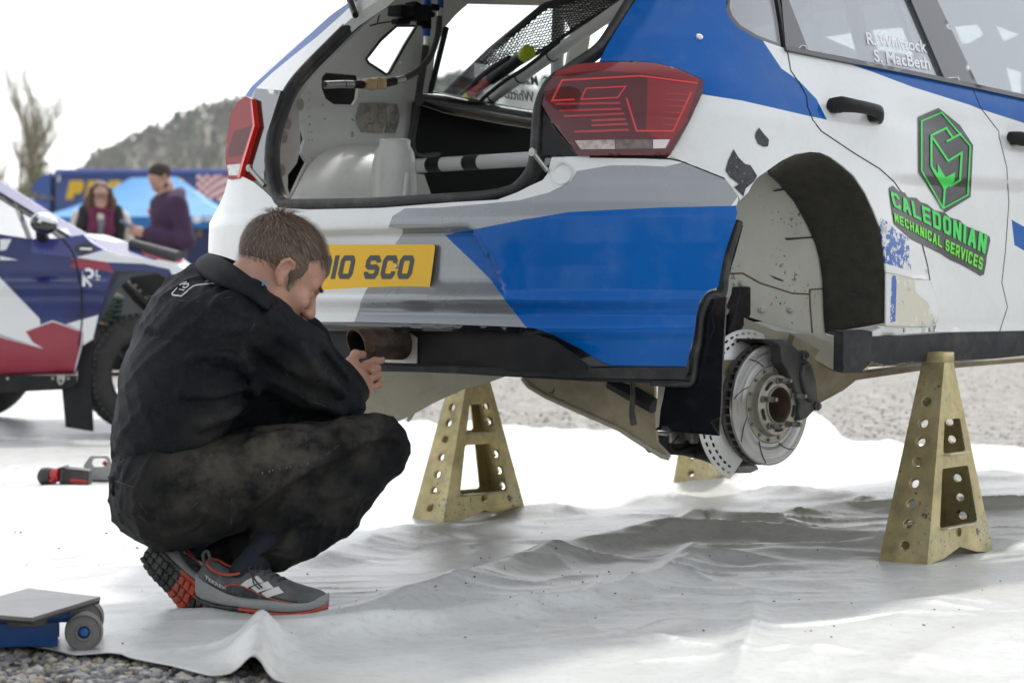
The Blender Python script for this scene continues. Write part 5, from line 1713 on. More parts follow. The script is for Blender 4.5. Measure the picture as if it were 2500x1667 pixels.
# ------------------------------------------------------------------ cordless wrench and steel bracket on the sheet
M_tred = mat('tool_red', (0.42, 0.02, 0.025), 0.45, noise=(30, 0.3), dirt=((0.08, 0.07, 0.06), 20, 0.5))
M_tblk = mat('tool_black', (0.03, 0.028, 0.026), 0.6, noise=(30, 0.3), dirt=((0.16, 0.14, 0.11), 18, 0.4))
tl = gnd(180, 1193)
tool = empty('impact_wrench', (tl.x, tl.y, tarp_z(tl.x, tl.y)))
tag(tool, 'red and black cordless impact wrench lying on the sheet behind the man', 'power tool')
def T_(x, y, Y=None):
    p = at(x, y, Y or tl.y)
    return p - tool.location
RT = Matrix.Rotation(0.10, 3, 'Y')
bm = bmesh.new()
bx(bm, T_(187, 1166), (0.098, 0.075, 0.068), RT, 0.008)
bmobj('battery', bm, M_tblk, tool)
bm = bmesh.new()
bx(bm, T_(191, 1174, tl.y - 0.040), (0.058, 0.003, 0.014), RT, 0.001)
bmobj('battery_label', bm, M_tred, tool)
bm = bmesh.new()
bx(bm, T_(157, 1163, tl.y), (0.016, 0.082, 0.076), RT, 0.006)
bmobj('battery_clip', bm, M_tblk, tool)
bm = bmesh.new()
tube(bm, [T_(150, 1158, tl.y), T_(128, 1160, tl.y + 0.02)], [0.026, 0.022], 14)
bmobj('grip', bm, M_tred, tool)
bm = bmesh.new()
tube(bm, [T_(130, 1162, tl.y + 0.02), T_(118, 1163, tl.y + 0.03), T_(106, 1163, tl.y + 0.04), T_(101, 1163, tl.y + 0.045)], [0.028, 0.033, 0.031, 0.022], 16)
bmobj('motor_head', bm, M_tblk, tool)
bm = bmesh.new()
tube(bm, [T_(124, 1176, tl.y), T_(136, 1166, tl.y)], 0.010, 8)
bmobj('trigger', bm, M_tred, tool)
sb = gnd(250, 1183)
br = empty('steel_bracket', (sb.x, sb.y, tarp_z(sb.x, sb.y)))
tag(br, 'grey steel carrying plate with a rounded hand hole beside the cordless wrench', 'bracket')
pl = Z(0, 1080, 2.671, ((540, 272), (548, 165), (585, 112), (600, 107), (700, 107), (715, 118), (745, 200), (780, 275)))
hl = Z(0, 1080, 2.671, ((603, 165), (600, 150), (608, 130), (625, 122), (680, 122), (697, 135), (700, 160), (690, 172), (665, 178), (615, 178)))
k_ = sb.y / F
toL = lambda P: [((x - 250) * k_, (1183 - y) * k_) for x, y in P]
flat2d('plate', toL(pl), Matrix.Rotation(math.pi / 2, 4, 'X'), 0.006, mat('bracket_steel', (0.33, 0.33, 0.33), 0.45, metal=0.5, noise=(12, 0.2), dirt=((0.15, 0.14, 0.12), 16, 0.4)), br, [toL(hl)])
bm = bmesh.new()
bx(bm, (0.02, 0.06, 0.004), (0.20, 0.12, 0.006), None, 0.001)
bmobj('foot_plate', bm, M_chrome, br)
bm = bmesh.new()
tube(bm, [((668 / 2.671 - 250) * k_, 0.02, (103 - 150 / 2.671) * k_), ((693 / 2.671 - 250) * k_, 0.02, (103 - 165 / 2.671) * k_)], 0.009, 8)
bmobj('red_pin', bm, M_tred, br)
# ------------------------------------------------------------------ second rally car, left
CAR2Y = 11.2
car2 = empty('parked_rally_car', (-1.9, CAR2Y, 0))
tag(car2, 'dark blue, red and white rally car parked on the left behind the man', 'rally car')
M_nav = mat('navy_wrap', (0.008, 0.014, 0.095), 0.22, coat=0.5, noise=(3, 0.15), dirt=((0.008, 0.035, 0.22), 5, 0.5))
M_red = mat('red_wrap', (0.27, 0.010, 0.032), 0.3, coat=0.5, noise=(3, 0.2), dirt=((0.20, 0.015, 0.03), 3, 0.6))
M_w2 = mat('white_wrap_and_highlight', (0.72, 0.73, 0.74), 0.3, coat=0.4)
M_lil = mat('lilac_blue_wrap', (0.035, 0.042, 0.19), 0.25, coat=0.8, noise=(2, 0.2))
M_pink = mat('pink_wrap', (0.60, 0.16, 0.18), 0.3, coat=0.5)


def wp(name, outline, depth, mats, regions=(), thick=0.02, step=16.0, holes=(), parent=car2, keep=None):
    """panel outlined in the photograph and laid on a surface given by its distance along Y"""
    vs, fs, mi = cdt(outline, holes, regions, step)
    if keep is not None:
        k = np.isin(mi, keep)
        fs, mi = fs[k], mi[k]
    P = np.array([at(x, y, depth(x, y)) for x, y in vs])
    if parent is not None: P = P - np.array(parent.location)
    a = P[fs]
    fn = np.cross(a[:, 1] - a[:, 0], a[:, 2] - a[:, 0]).sum(0)
    N = np.tile([0, -1.0, 0], (len(P), 1))
    return sheet(name, P, fs, N, thick, mats, parent, mi, None, fn[1] > 0)


z3 = lambda *p: Z(0, 380, 3.92, p)
z4 = lambda *p: Z(0, 640, 3.408, p)
def d2(x, y):
    """side of the car: bulges between sill and belt, tucks in above, runs slightly away to the right"""
    t = (y - 600) / 300
    return CAR2Y - 0.10 * (1 - ((y - 760) / 220) ** 2) + 0.0003 * (x - 100) + (0.10 if y > 905 else 0) - 0.06 * math.exp(-((y - 700) / 14) ** 2)
def d2h(x, y):
    """bonnet and pillar: lean away with height"""
    return CAR2Y - 0.02 + (700 - y) * 0.0042 + 0.0003 * (x - 100)
side = z3((-400, 690), (0, 752), (290, 797), (560, 792), (800, 755), (880, 832), (1000, 902), (1180, 962), (1500, 1002), (1620, 1022), (1740, 1072), (1880, 1182), (1950, 1300), (1740, 1222), (1600, 1142), (1450, 1112), (1100, 1107), (1060, 1180), (1000, 1350), (950, 1560)) + z4((800, 560), (770, 640), (690, 690), (625, 937), (0, 942), (-300, 942))
wp('body_side', side, d2, [M_nav, M_w2, M_red, M_lil], [
    (z3((300, 790), (800, 750), (1000, 900), (1020, 960), (730, 975), (610, 960), (300, 930)), 3),
    (z4((-300, -160), (0, 130), (330, 470), (335, 522), (207, 572), (265, 662), (340, 712), (0, 602), (-300, 540)), 1),
    (z4((-300, 545), (0, 612), (345, 714), (265, 667), (205, 570), (437, 484), (692, 575), (682, 690), (618, 937), (-300, 942)), 1),
    (z4((-300, 555), (0, 622), (360, 720), (272, 665), (213, 577), (437, 495), (684, 580), (674, 690), (610, 932), (-300, 940)), 2),
    (z4((550, 515), (820, 438), (770, 645), (690, 692), (695, 575)), 1),
    (z3((730, 975), (1000, 902), (1180, 962), (1500, 1000), (1620, 1020), (1740, 1070), (1890, 1180), (1960, 1300), (1745, 1225), (1660, 1160), (1620, 1085), (1380, 1035), (1030, 1020)), 1),  # fender highlight, painted as a white region
    (z3((670, 975), (1030, 1020), (1095, 1132), (1000, 1097), (740, 1082), (665, 1060), (720, 1012)), 2),
    (z3((0, 800), (110, 800), (60, 900), (0, 910)), 1), (z3((0, 960), (175, 1000), (0, 1000)), 1)], step=14, thick=0.03)
for a in (z3((815, 790), (700, 900), (720, 1000), (780, 1250), (790, 1560)) + z4((660, 560), (610, 930)),):
    pass
bm = bmesh.new()
tube(bm, [at(x, y, d2(x, y) - 0.001) - car2.location for x, y in z3((590, 790), (660, 870), (715, 960), (740, 1080), (780, 1250), (787, 1560)) + z4((675, 560), (655, 690), (610, 930))], 0.004, 5)
bmobj('door_gap', bm, M_black, car2)
wp('bonnet', z3((800, 752), (830, 742), (1000, 758), (1190, 818), (1300, 880), (1600, 960), (1730, 975), (1880, 1080), (1940, 1180), (1880, 1184), (1740, 1074), (1500, 1002), (1180, 962), (1000, 902), (880, 832)), d2h, [M_lil, M_w2, M_pink], [(z3((810, 750), (1000, 758), (1200, 822), (1100, 830), (900, 790)), 1), (z3((1300, 880), (1720, 970), (1800, 1060), (1600, 1010), (1400, 960)), 2), (z3((1500, 990), (1700, 1020), (1840, 1050), (1940, 1180), (1880, 1184), (1740, 1074), (1500, 1002)), 1)], step=14)
wp('door_pillar', z3((-200, 110), (0, 240), (500, 560), (830, 748), (690, 778), (540, 690), (350, 560), (0, 345), (-200, 225)), d2h, M_lil, step=16)
wp('pillar_trim', z3((-200, 228), (0, 347), (350, 562), (540, 692), (690, 780), (575, 790), (400, 640), (0, 400), (-200, 280)), lambda x, y: d2h(x, y) + 0.02, M_black, step=16)
wp('side_window', z3((-200, 290), (0, 390), (300, 570), (590, 792), (290, 798), (0, 752), (-200, 720)), lambda x, y: d2h(x, y) + 0.035, M_glass, step=30, thick=0.004)
wp('mirror_triangle', z3((130, 440), (170, 450), (300, 790), (270, 790)), lambda x, y: d2h(x, y) + 0.012, M_black, step=16)
wp('cockpit', z3((-200, 400), (0, 400), (560, 780), (0, 760), (-200, 740)), lambda x, y: d2h(x, y) + 0.9, mat('grey_interior', (0.16, 0.165, 0.17), 0.7), step=40)
# mirror
sd_ = [z3(p)[0] for p in ((420, 650),)][0]
mc = at(sd_[0], sd_[1], CAR2Y - 0.12) - car2.location
bm = bmesh.new()
k_ = CAR2Y / F
bmesh.ops.create_uvsphere(bm, u_segments=24, v_segments=14, radius=1, matrix=Matrix.Translation(mc) @ Matrix.Rotation(0.22, 4, 'Y') @ Matrix.Diagonal((34 * k_, 0.07, 26 * k_, 1)))
mo = bmobj('mirror_shell', bm, [M_w2, M_gloss], car2, sharp=None)
mo.data.polygons.foreach_set('material_index', [1 if (p.center.z - mc.z) < 0.004 or (p.center.x - mc.x) < -0.018 else 0 for p in mo.data.polygons])
bm = bmesh.new()
tube(bm, [mc + Vector((-0.02, 0.03, -0.03)), mc + Vector((-0.03, 0.15, -0.09))], [0.025, 0.035], 8)
bmobj('mirror_stalk', bm, M_black, car2)
# bonnet vent of woven carbon
bm = bmesh.new()
va, vb = at(317, 594, d2h(317, 594) - 0.02) - car2.location, at(436, 630, d2h(436, 630) - 0.02) - car2.location
tube(bm, [va, va.lerp(vb, 0.03), va.lerp(vb, 0.97), vb], [0.015, 0.025, 0.034, 0.036], 16)
bmobj('vent_tube', bm, mat('carbon_mesh', (0.05, 0.05, 0.052), 0.5, bump=(160, 0.8, 'voronoi')), car2)
# sill, flap
wp('sill', z4((-300, 945), (625, 944), (622, 1030), (520, 1060), (0, 1086), (-300, 1096)), lambda x, y: CAR2Y - 0.02, M_black, step=30, thick=0.05)
for x, y in ((65, 968), (440, 966), (567, 967)):
    bm = bmesh.new()
    p = at(*z4((x, y))[0], CAR2Y - 0.02) - car2.location
    lathe(bm, [(0.0001, 0.006), (0.006, 0.005), (0.008, 0)], p, (0, -1, 0), 10)
    bmobj('rivet', bm, M_chrome, car2)
wp('tow_loop', z4((475, 945), (540, 945), (535, 990), (520, 1012), (500, 1022), (485, 1010), (475, 985)), lambda x, y: CAR2Y - 0.05, M_chrome, step=30, thick=0.012, holes=[z4((490, 985), (505, 970), (518, 985), (510, 1003), (495, 1002))])
wp('mud_flap', z4((515, 1060), (640, 1000), (660, 700), (770, 650), (755, 1000), (775, 1408), (545, 1372)), lambda x, y: CAR2Y + 0.06, M_black, step=40, thick=0.02)
wp('arch_liner', z4((690, 690), (800, 560), (950, 80), (1300, 90), (1560, 180), (1660, 320), (1660, 900), (700, 900)), lambda x, y: CAR2Y + 0.45, mat('arch_dark', (0.018, 0.018, 0.016), 0.7), step=40)
wp('arch_plate', z4((960, 210), (1000, 200), (1200, 420), (1240, 480), (980, 480), (940, 300)), lambda x, y: CAR2Y + 0.40, mat('arch_grey', (0.20, 0.22, 0.21), 0.5), step=40)
wp('arch_lip', z3((1095, 1107), (1450, 1112), (1600, 1142), (1740, 1222), (1700, 1215), (1500, 1130), (1250, 1160), (1120, 1280), (1040, 1430), (960, 1560), (950, 1560), (1000, 1350), (1060, 1180)), lambda x, y: CAR2Y + 0.02, mat('arch_lip_grey', (0.07, 0.08, 0.10), 0.5), step=30)
bm = bmesh.new()
ca, cb = at(*z4((935, 250))[0], CAR2Y + 0.25) - car2.location, at(*z4((870, 520))[0], CAR2Y + 0.25) - car2.location
tube(bm, [ca, cb], 0.028, 12)
dm = bmobj('damper', bm, mat('damper_beige', (0.45, 0.38, 0.24), 0.4), car2)
bm = bmesh.new()
ax_ = (cb - ca)
a_, b_, _ = basis(ax_)
tube(bm, [ca + ax_ * (i / 60) + (a_ * math.cos(i * 0.62) + b_ * math.sin(i * 0.62)) * 0.06 for i in range(61)], 0.010, 6)
bmobj('spring', bm, mat('spring_green', (0.015, 0.05, 0.04), 0.4), dm)
bm = bmesh.new()
tube(bm, [at(*z4(p)[0], CAR2Y + 0.38) - car2.location for p in ((1040, 175), (1225, 360))], 0.02, 8)
bmobj('arch_brace', bm, M_arm, car2)
for x, y in ((1073, 163), (1127, 195), (1165, 240), (1217, 297), (1233, 358)):
    bm = bmesh.new()
    lathe(bm, [(0.0001, 0.008), (0.007, 0.006), (0.009, 0)], at(*z4((x, y))[0], CAR2Y + 0.43) - car2.location, (0, -1, 0), 8)
    bmobj('bolt', bm, M_chrome, car2)


def wheel(c, ax, R, wdt, par):
    """tyre with tread blocks and a multi-spoke rim"""
    ax = Vector(ax).normalized()
    bm = bmesh.new()
    h = wdt / 2
    lathe(bm, [(R * 0.66, h * 0.75), (R * 0.70, h * 0.95), (R * 0.78, h), (R * 0.90, h * 0.97), (R * 0.955, h * 0.85), (R * 0.975, h * 0.6), (R * 0.975, -h * 0.6), (R * 0.95, -h * 0.85), (R * 0.80, -h), (R * 0.66, -h * 0.75)], c, ax, 64)
    ty = bmobj('tyre', bm, mat('tyre_rubber', (0.022, 0.021, 0.020), 0.75, noise=(20, 0.25), dirt=((0.09, 0.08, 0.065), 9, 0.35)), par)
    a, b, t = basis(ax)
    bm = bmesh.new()
    for k in range(56):
        th = 2 * math.pi * k / 56
        rd = a * math.cos(th) + b * math.sin(th)
        tn = t.cross(rd)
        for j, off in ((-0.72, 0.0), (-0.24, 0.5), (0.24, 0.0), (0.72, 0.5)):
            th2 = off * 2 * math.pi / 56
            rd2 = (a * math.cos(th + th2) + b * math.sin(th + th2))
            Rm = Matrix((rd2, t.cross(rd2), t)).transposed()
            bx(bm, Vector(c) + rd2 * R * (0.982 if abs(j) < 0.5 else 0.962) + t * h * j, (R * 0.05, R * 0.075, h * 0.36), Rm)
    tr = bmobj('tread_blocks', bm, ty.data.materials[0], ty, sharp=30)
    tr['kind'] = 'stuff'
    bm = bmesh.new()
    lathe(bm, [(R * 0.66, h * 0.75), (R * 0.63, h * 0.78), (R * 0.60, h * 0.4), (R * 0.60, -h * 0.7)], c, ax, 48)
    for k in range(10):
        th = 2 * math.pi * k / 10
        rd = a * math.cos(th) + b * math.sin(th)
        tube(bm, [Vector(c) + rd * R * 0.10 + t * h * 0.35, Vector(c) + rd * R * 0.61 + t * h * 0.55], [R * 0.05, R * 0.035], 6)
    lathe(bm, [(R * 0.16, h * 0.2), (R * 0.15, h * 0.5), (0.0001, h * 0.55)], c, ax, 24)
    bmobj('rim', bm, mat('rim_dark', (0.03, 0.03, 0.032), 0.4, metal=0.5), par)
    return ty


wc = at(352, 918, CAR2Y + 0.28) - car2.location
R2 = 147 * (CAR2Y + 0.28) / F
wc.z = R2 + 0.004
ty2 = wheel(wc, (0.42, -0.90, 0), R2, 0.22, car2)
for t0_ in (1.45, 1.62):
    bm = bmesh.new()
    a, b, t = basis((0.42, -0.90, 0))
    pts = [wc + t * 0.111 + (a * math.cos(q) + b * math.sin(q)) * R2 * 0.84 for q in np.linspace(t0_, t0_ + 0.10, 5)]
    tube(bm, pts, 0.011, 6)
wc2 = at(-60, 960, CAR2Y + 1.65) - car2.location
wc2.z = 0.31
wheel(wc2, (0.1, -1, 0), 0.31, 0.22, car2)
bm = bmesh.new()
bx(bm, (-1.6, 1.15, 0.62), (3.4, 1.1, 0.5), None, 0.05)
bmobj('body_shell', bm, M_nav, car2)
# side lettering
k2 = lambda P: P
def wtext(polys, depth, m, par, name='lettering'):
    vs, fs = union2d(polys, 60)
    P = np.array([at(x, y, depth(x, y)) for x, y in vs]) - np.array(par.location)
    return sheet(name, P, fs, np.tile([0, -1.0, 0], (len(P), 1)), 0.002, m, par, None, None, True)
wtext([p for s in (ribbon(z3((815, 1095), (850, 1090), (880, 1105), (888, 1135), (870, 1160), (835, 1165)), 7), ribbon(z3((800, 1250), (805, 1165), (870, 1250)), 7), ribbon(z3((790, 1100), (790, 1245)), 1)) for p in s] + ribbon(z3((925, 1095), (922, 1155), (960, 1155)), 3.4) + ribbon(z3((915, 1182), (955, 1187)), 2.6), lambda x, y: d2(x, y) - 0.004, M_wtext, car2)
bd = [z3((810 + 95 * math.cos(t), 888 + 55 * math.sin(t)))[0] for t in np.linspace(0, 2 * math.pi, 25)[:-1]]
wtext([bd], lambda x, y: d2(x, y) - 0.004, M_dgrey, car2, 'round_badge')
wtext([z3((765, 880), (880, 884), (880, 905), (765, 900))], lambda x, y: d2(x, y) - 0.007, M_wtext, car2, 'badge_lettering')

# ------------------------------------------------------------------ gazebo, lorry, hill, trees
M_can = mat('canopy_blue', (0.035, 0.27, 0.60), 0.6, noise=(1.5, 0.12))
M_cand = mat('canopy_valance', (0.012, 0.15, 0.42), 0.6)
M_navw = mat('navy_panel', (0.008, 0.018, 0.075), 0.6, noise=(1, 0.2))
gz = gnd(330, 815)
gz = Vector((at(330, 700, 50).x, 50, 0))
gaz = empty('gazebo', tuple(gz))
tag(gaz, 'light blue pop-up gazebo with dark side walls behind the two bystanders', 'gazebo')
fl, frr = at(95, 530, 48.5), at(565, 528, 48.5)
zt = fl.z
bl, br_ = Vector((fl.x + 0.2, 52.5, zt)), Vector((frr.x - 0.1, 52.5, zt))
ap0, ap1 = at(320, 434, 50.5), at(432, 432, 50.5)
def sag(a, b, c, d, n=10, s=0.10):
    V = []
    for i in range(n + 1):
        for j in range(n + 1):
            u, v = i / n, j / n
            p = a.lerp(b, u).lerp(d.lerp(c, u), v)
            p = p + Vector((0, 0, -s * math.sin(math.pi * v) * (0.6 + 0.4 * math.cos(2 * math.pi * u))))
            V.append(p)
    Fc = [(i * (n + 1) + j, (i + 1) * (n + 1) + j, (i + 1) * (n + 1) + j + 1, i * (n + 1) + j + 1) for i in range(n) for j in range(n)]
    return V, Fc
V, Fc = [], []
for q in ((fl, frr, ap1, ap0), (frr, br_, ap1, ap1), (br_, bl, ap0, ap1), (bl, fl, ap0, ap0)):
    v, f = sag(*q)
    Fc += [tuple(i + len(V) for i in t) for t in f]
    V += v
mesh('canopy', [p - gz for p in V], Fc, M_can, gaz)
def quad(name, pts, m, par, th=0.03):
    o = mesh(name, [Vector(p) - par.location for p in pts], [tuple(range(len(pts)))], m, par, False)
    md = o.modifiers.new('t', 'SOLIDIFY')
    md.thickness = th
    return o
dz = Vector((0, 0, -0.24))
for a, b in ((fl, frr), (frr, br_), (bl, fl)):
    quad('valance', [a, b, b + dz, a + dz], M_cand, gaz)
quad('side_wall', [fl + dz + Vector((0, 0.05, 0)), frr + dz + Vector((0, 0.05, 0)), Vector((frr.x, frr.y + 0.05, 0)), Vector((fl.x, fl.y + 0.05, 0))], M_navw, gaz)
M_yel = mat('yellow_print', (0.72, 0.46, 0.02), 0.5)
wtext([[(470, 530), (488, 527), (495, 536), (485, 545), (472, 543)]], lambda x, y: 48.44, M_wtext, gaz, 'valance_print')
wtext([[(497, 531), (535, 531), (535, 540), (497, 540)]], lambda x, y: 48.44, M_cage, gaz, 'valance_print')
wtext(strokes('I E', (470, 577), (14, 0), (0, -14), 0.8, 0.2, 0.2)[0] + [[(340, 580), (352, 566), (356, 566), (356, 580)]], lambda x, y: 48.50, mat('dull_gold_print', (0.28, 0.18, 0.03), 0.6), gaz, 'wall_print')
for x in (fl, frr, bl, br_):
    bm = bmesh.new()
    tube(bm, [Vector((x.x, x.y + 0.02, 0)) - gz, x - gz], 0.025, 6)
    bmobj('leg', bm, M_chrome, gaz)
# lorry
TY = 66.0
M_lorry = mat('lorry_blue', (0.008, 0.042, 0.21), 0.35, coat=0.3, noise=(0.6, 0.1))
M_lorl = mat('lorry_edge', (0.07, 0.11, 0.38), 0.35)
tr_ = Vector((at(350, 700, TY).x, TY, 0))
lor = empty('articulated_lorry', tuple(tr_))
tag(lor, 'dark blue race lorry with yellow capitals and a red and white chequered flag print', 'lorry')
tl_, trr = at(133, 415, TY), at(900, 392, TY)
bm = bmesh.new()
c = Vector(((tl_.x + trr.x) / 2, TY + 1.3, (tl_.z + 1.0) / 2)) - tr_
bx(bm, c, (trr.x - tl_.x, 2.55, tl_.z - 1.0), None, 0.06)
bmobj('trailer_box', bm, M_lorry, lor)
bm = bmesh.new()
bx(bm, Vector(((tl_.x + trr.x) / 2, TY - 0.02, tl_.z - 0.06)) - tr_, (trr.x - tl_.x, 0.1, 0.16), None, 0.03)
bmobj('roof_rail', bm, M_lorl, lor)
wtext(strokes('PRO', (160, 487), (62, 0), (10, -46), 0.62, 0.12, 0.30)[0], lambda x, y: TY - 0.03, M_yel, lor, 'yellow_lettering')
wtext(strokes('E', (404, 480), (62, 0), (6, -44), 0.60, 0.12, 0.30)[0], lambda x, y: TY - 0.03, M_yel, lor, 'yellow_lettering')
wtext(ribbon([(143, 444), (145, 422), (158, 420)], 5), lambda x, y: TY - 0.03, M_wtext, lor, 'white_mark')
NXc, NYc = 9, 7
V, Fc, MI = [], [], []
for j in range(NYc + 1):
    for i in range(NXc + 1):
        u, v = i / NXc, j / NYc
        x = 480 + 92 * u
        y = 418 + 66 * v + 26 * u * u - 6 * math.sin(u * 3.2) + 6 * u * v
        V.append(at(x, y, TY - 0.04) - tr_)
for j in range(NYc):
    for i in range(NXc):
        Fc.append((j * (NXc + 1) + i, (j + 1) * (NXc + 1) + i, (j + 1) * (NXc + 1) + i + 1, j * (NXc + 1) + i + 1))
        MI.append((i + j) % 2)
mesh('flag_print', V, Fc, [mat('flag_red', (0.50, 0.02, 0.03), 0.5), M_wtext], lor, False, MI)
for x in (at(300, 0, TY).x, at(340, 0, TY).x, at(560, 0, TY).x, at(700, 0, TY).x):
    bm = bmesh.new()
    lathe(bm, [(0.001, -0.15), (0.3, -0.15), (0.5, -0.15), (0.5, 0.15), (0.3, 0.15), (0.001, 0.12)], Vector((x, TY + 0.3, 0.5)) - tr_, (0, -1, 0), 20)
    bmobj('wheel', bm, M_black, lor)
# tractor unit, left
bm = bmesh.new()
cabx0, cabx1 = at(52, 0, TY).x, at(122, 0, TY).x
bx(bm, Vector(((cabx0 + cabx1) / 2, TY + 1.25, 1.85)) - tr_, (cabx1 - cabx0, 2.4, 2.5), None, 0.15)
cab = bmobj('cab', bm, mat('cab_blue', (0.035, 0.085, 0.32), 0.35, coat=0.3), lor)
pf = [at(x, y, TY + 0.1) - tr_ for x, y in ((76, 470), (82, 450), (100, 430), (124, 421), (124, 480))]
bm = bmesh.new()
f1 = bm.faces.new([bm.verts.new(p) for p in pf])
r_ = bmesh.ops.extrude_face_region(bm, geom=[f1])
for v in r_['geom']:
    if isinstance(v, bmesh.types.BMVert): v.co.y += 2.2
bmesh.ops.recalc_face_normals(bm, faces=bm.faces)
bmobj('roof_deflector', bm, cab.data.materials[0], lor, sharp=30)
bm = bmesh.new()
bx(bm, Vector(((cabx1 + tl_.x) / 2, TY + 1.2, 2.4)) - tr_, (tl_.x - cabx1 - 0.02, 2.0, 2.6))
bmobj('gap_bellows', bm, M_black, lor)

# wooded hill
M_hill = mat('hillside', (0.20, 0.18, 0.13), 0.95, noise=(0.02, 0.3), dirt=[((0.16, 0.12, 0.09), 0.03, 0.7), ((0.07, 0.10, 0.035), 0.05, 0.6)])
HY = 1100.0
hx = np.linspace(-140, 220, 70)
hz_px = lambda x: np.interp(x, [-2400, -800, 0, 100, 180, 215, 260, 320, 380, 440, 500, 560, 700, 1200, 2500, 4000, 5200], [690, 560, 470, 440, 412, 385, 352, 325, 298, 272, 250, 236, 200, 170, 260, 420, 690])
hpx = np.linspace(-2600, 5400, 200)
V, Fc = [], []
NR = 24
for j in range(NR + 1):
    t = j / NR
    for x in hpx:
        top = at(x, float(hz_px(x)) + 42, HY).z
        y = HY - 400 + 400 * t + (0 if t < 1 else 0)
        z = -1 + (top + 1) * ss(t) + 2.0 * math.sin(x * 0.02 + j) * t * (1 - t)
        V.append((at(x, 700, HY).x * (y / HY), y, z))
n_ = len(hpx)
Fc = [(j * n_ + i, j * n_ + i + 1, (j + 1) * n_ + i + 1, (j + 1) * n_ + i) for j in range(NR) for i in range(n_ - 1)]
tag(mesh('hill', V, Fc, M_hill), kind='structure')
HV = np.array(V).reshape(NR + 1, n_, 3)
# unseen dark ridge added behind the viewer to darken reflections in the paint
V, Fc = [], []
az = np.linspace(math.radians(92), math.radians(268), 90)          # from the right, round the back, to the left
for j in range(9):
    t = j / 8
    for a in az:
        R_ = 260 + 260 * t
        V.append((math.sin(a) * R_, math.cos(a) * R_, -1 + (62 + 16 * math.sin(a * 5) + 9 * math.sin(a * 13 + 1)) * ss(t) * float(ss((a - az[0]) / 0.5) * ss((az[-1] - a) / 1.0))))
Fc = [(j * 90 + i, j * 90 + i + 1, (j + 1) * 90 + i + 1, (j + 1) * 90 + i) for j in range(8) for i in range(89)]
tag(mesh('hill', V, Fc, mat('added_dark_ridge', (0.075, 0.075, 0.05), 0.95, noise=(0.03, 0.4))), kind='structure')
# wood: clumps of leaf-sized faces on bare or evergreen crowns
rs = np.random.RandomState(11)
M_wood = [mat('wood_%d' % i, c, 0.95) for i, c in enumerate(((0.20, 0.165, 0.115), (0.15, 0.17, 0.08), (0.10, 0.13, 0.075), (0.20, 0.22, 0.09), (0.21, 0.165, 0.115)))]
V, Fc, MI = [], [], []
cnt = 0
for k in range(3200):
    px_ = rs.uniform(-200, 1300) if k < 1500 else rs.uniform(-1800, 4600)
    i = int((px_ + 2600) / 8000 * 199)
    j = rs.randint(3, NR + 1)
    u = rs.rand()
    p = HV[j, i] * (1 - u) + HV[j, min(i + 1, n_ - 1)] * u
    kind = rs.choice(5, p=[0.3, 0.2, 0.2, 0.1, 0.2])
    hgt = rs.uniform(5, 8) * (1.05 if kind == 2 else 0.85)
    wd = hgt * (0.34 if kind == 2 else 0.5)
    for q in range(34):
        t = rs.rand()
        rad = wd * (1 - t * 0.9) if kind == 2 else wd * math.sqrt(max(0.02, 1 - (2 * t - 1) ** 2))
        a = rs.rand() * 6.28
        c = p + np.array([math.cos(a) * rad * 0.7, math.sin(a) * rad * 0.7, (0.15 + 0.85 * t) * hgt])
        s = hgt * rs.uniform(0.09, 0.17)
        d1_, d2_ = rs.normal(size=3), rs.normal(size=3)
        d1_ /= np.linalg.norm(d1_)
        d2_ -= d1_ * (d1_ @ d2_)
        d2_ /= np.linalg.norm(d2_)
        V += [c - d1_ * s, c + d2_ * s, c + d1_ * s, c - d2_ * s]
        Fc.append((cnt, cnt + 1, cnt + 2, cnt + 3))
        MI.append(kind)
        cnt += 4
wd_ = mesh('wood', V, Fc, M_wood, None, False, MI)
tag(wd_, 'brown and green spring woodland covering the far hillside', 'woodland', kind='stuff')


def bare_tree(base, h, seed, label, spread=0.5, levels=5, leaf=None):
    r = random.Random(seed)
    root = empty('bare_tree', tuple(base))
    tr = bmesh.new()
    tw = bmesh.new()
    def grow(p, d, L, rad, lv):
        n = 4
        pts = [p]
        dd = d.copy()
        for i in range(n):
            dd = (dd + Vector((r.gauss(0, 0.10), r.gauss(0, 0.10), r.gauss(0.06, 0.06)))).normalized()
            pts.append(pts[-1] + dd * L / n)
        tube(tr if lv <= 1 else tw, pts, [rad * (1 - 0.13 * i) for i in range(n + 1)], 5 if lv < 2 else 3, False)
        if lv >= levels: return
        k = 5 if lv == 0 else (5 if lv < 3 else 4)
        for i in range(k):
            t = r.uniform(0.25, 1.0) if lv else r.uniform(0.15, 0.95)
            q = pts[min(n, int(t * n))]
            a = r.uniform(0, 6.28)
            nd = (dd * r.uniform(0.7, 1.2) + Vector((math.cos(a), math.sin(a), r.uniform(0.1, 0.5))) * spread).normalized()
            grow(q, nd, L * r.uniform(0.48, 0.72), max(rad * 0.5, 0.005), lv + 1)
    grow(Vector((0, 0, 0)), Vector((0.03, 0, 1)), h * 0.55, h * 0.016, 0)
    M_bark = mat('bark', (0.15, 0.13, 0.085), 0.9)
    bmobj('trunk', tr, M_bark, root, sharp=None)
    o = bmobj('crown', tw, mat('twigs', (0.30, 0.27, 0.19), 0.9), root, sharp=None)
    tag(root, label, 'tree')
    return root
b0 = Vector((at(28, 700, 90).x, 90, 0))
bare_tree(b0, 10.2, 3, 'tall bare spring tree at the left edge against the white sky', 0.42)
b1 = Vector((at(-70, 700, 96).x, 96, 0))
bare_tree(b1, 8.5, 8, 'smaller bare tree leaning in from the left edge of the picture', 0.5)

b2 = Vector((at(92, 700, 100).x, 100, 0))
bare_tree(b2, 7.6, 12, 'low spreading bare tree between the tall bare tree and the lorry', 0.55)


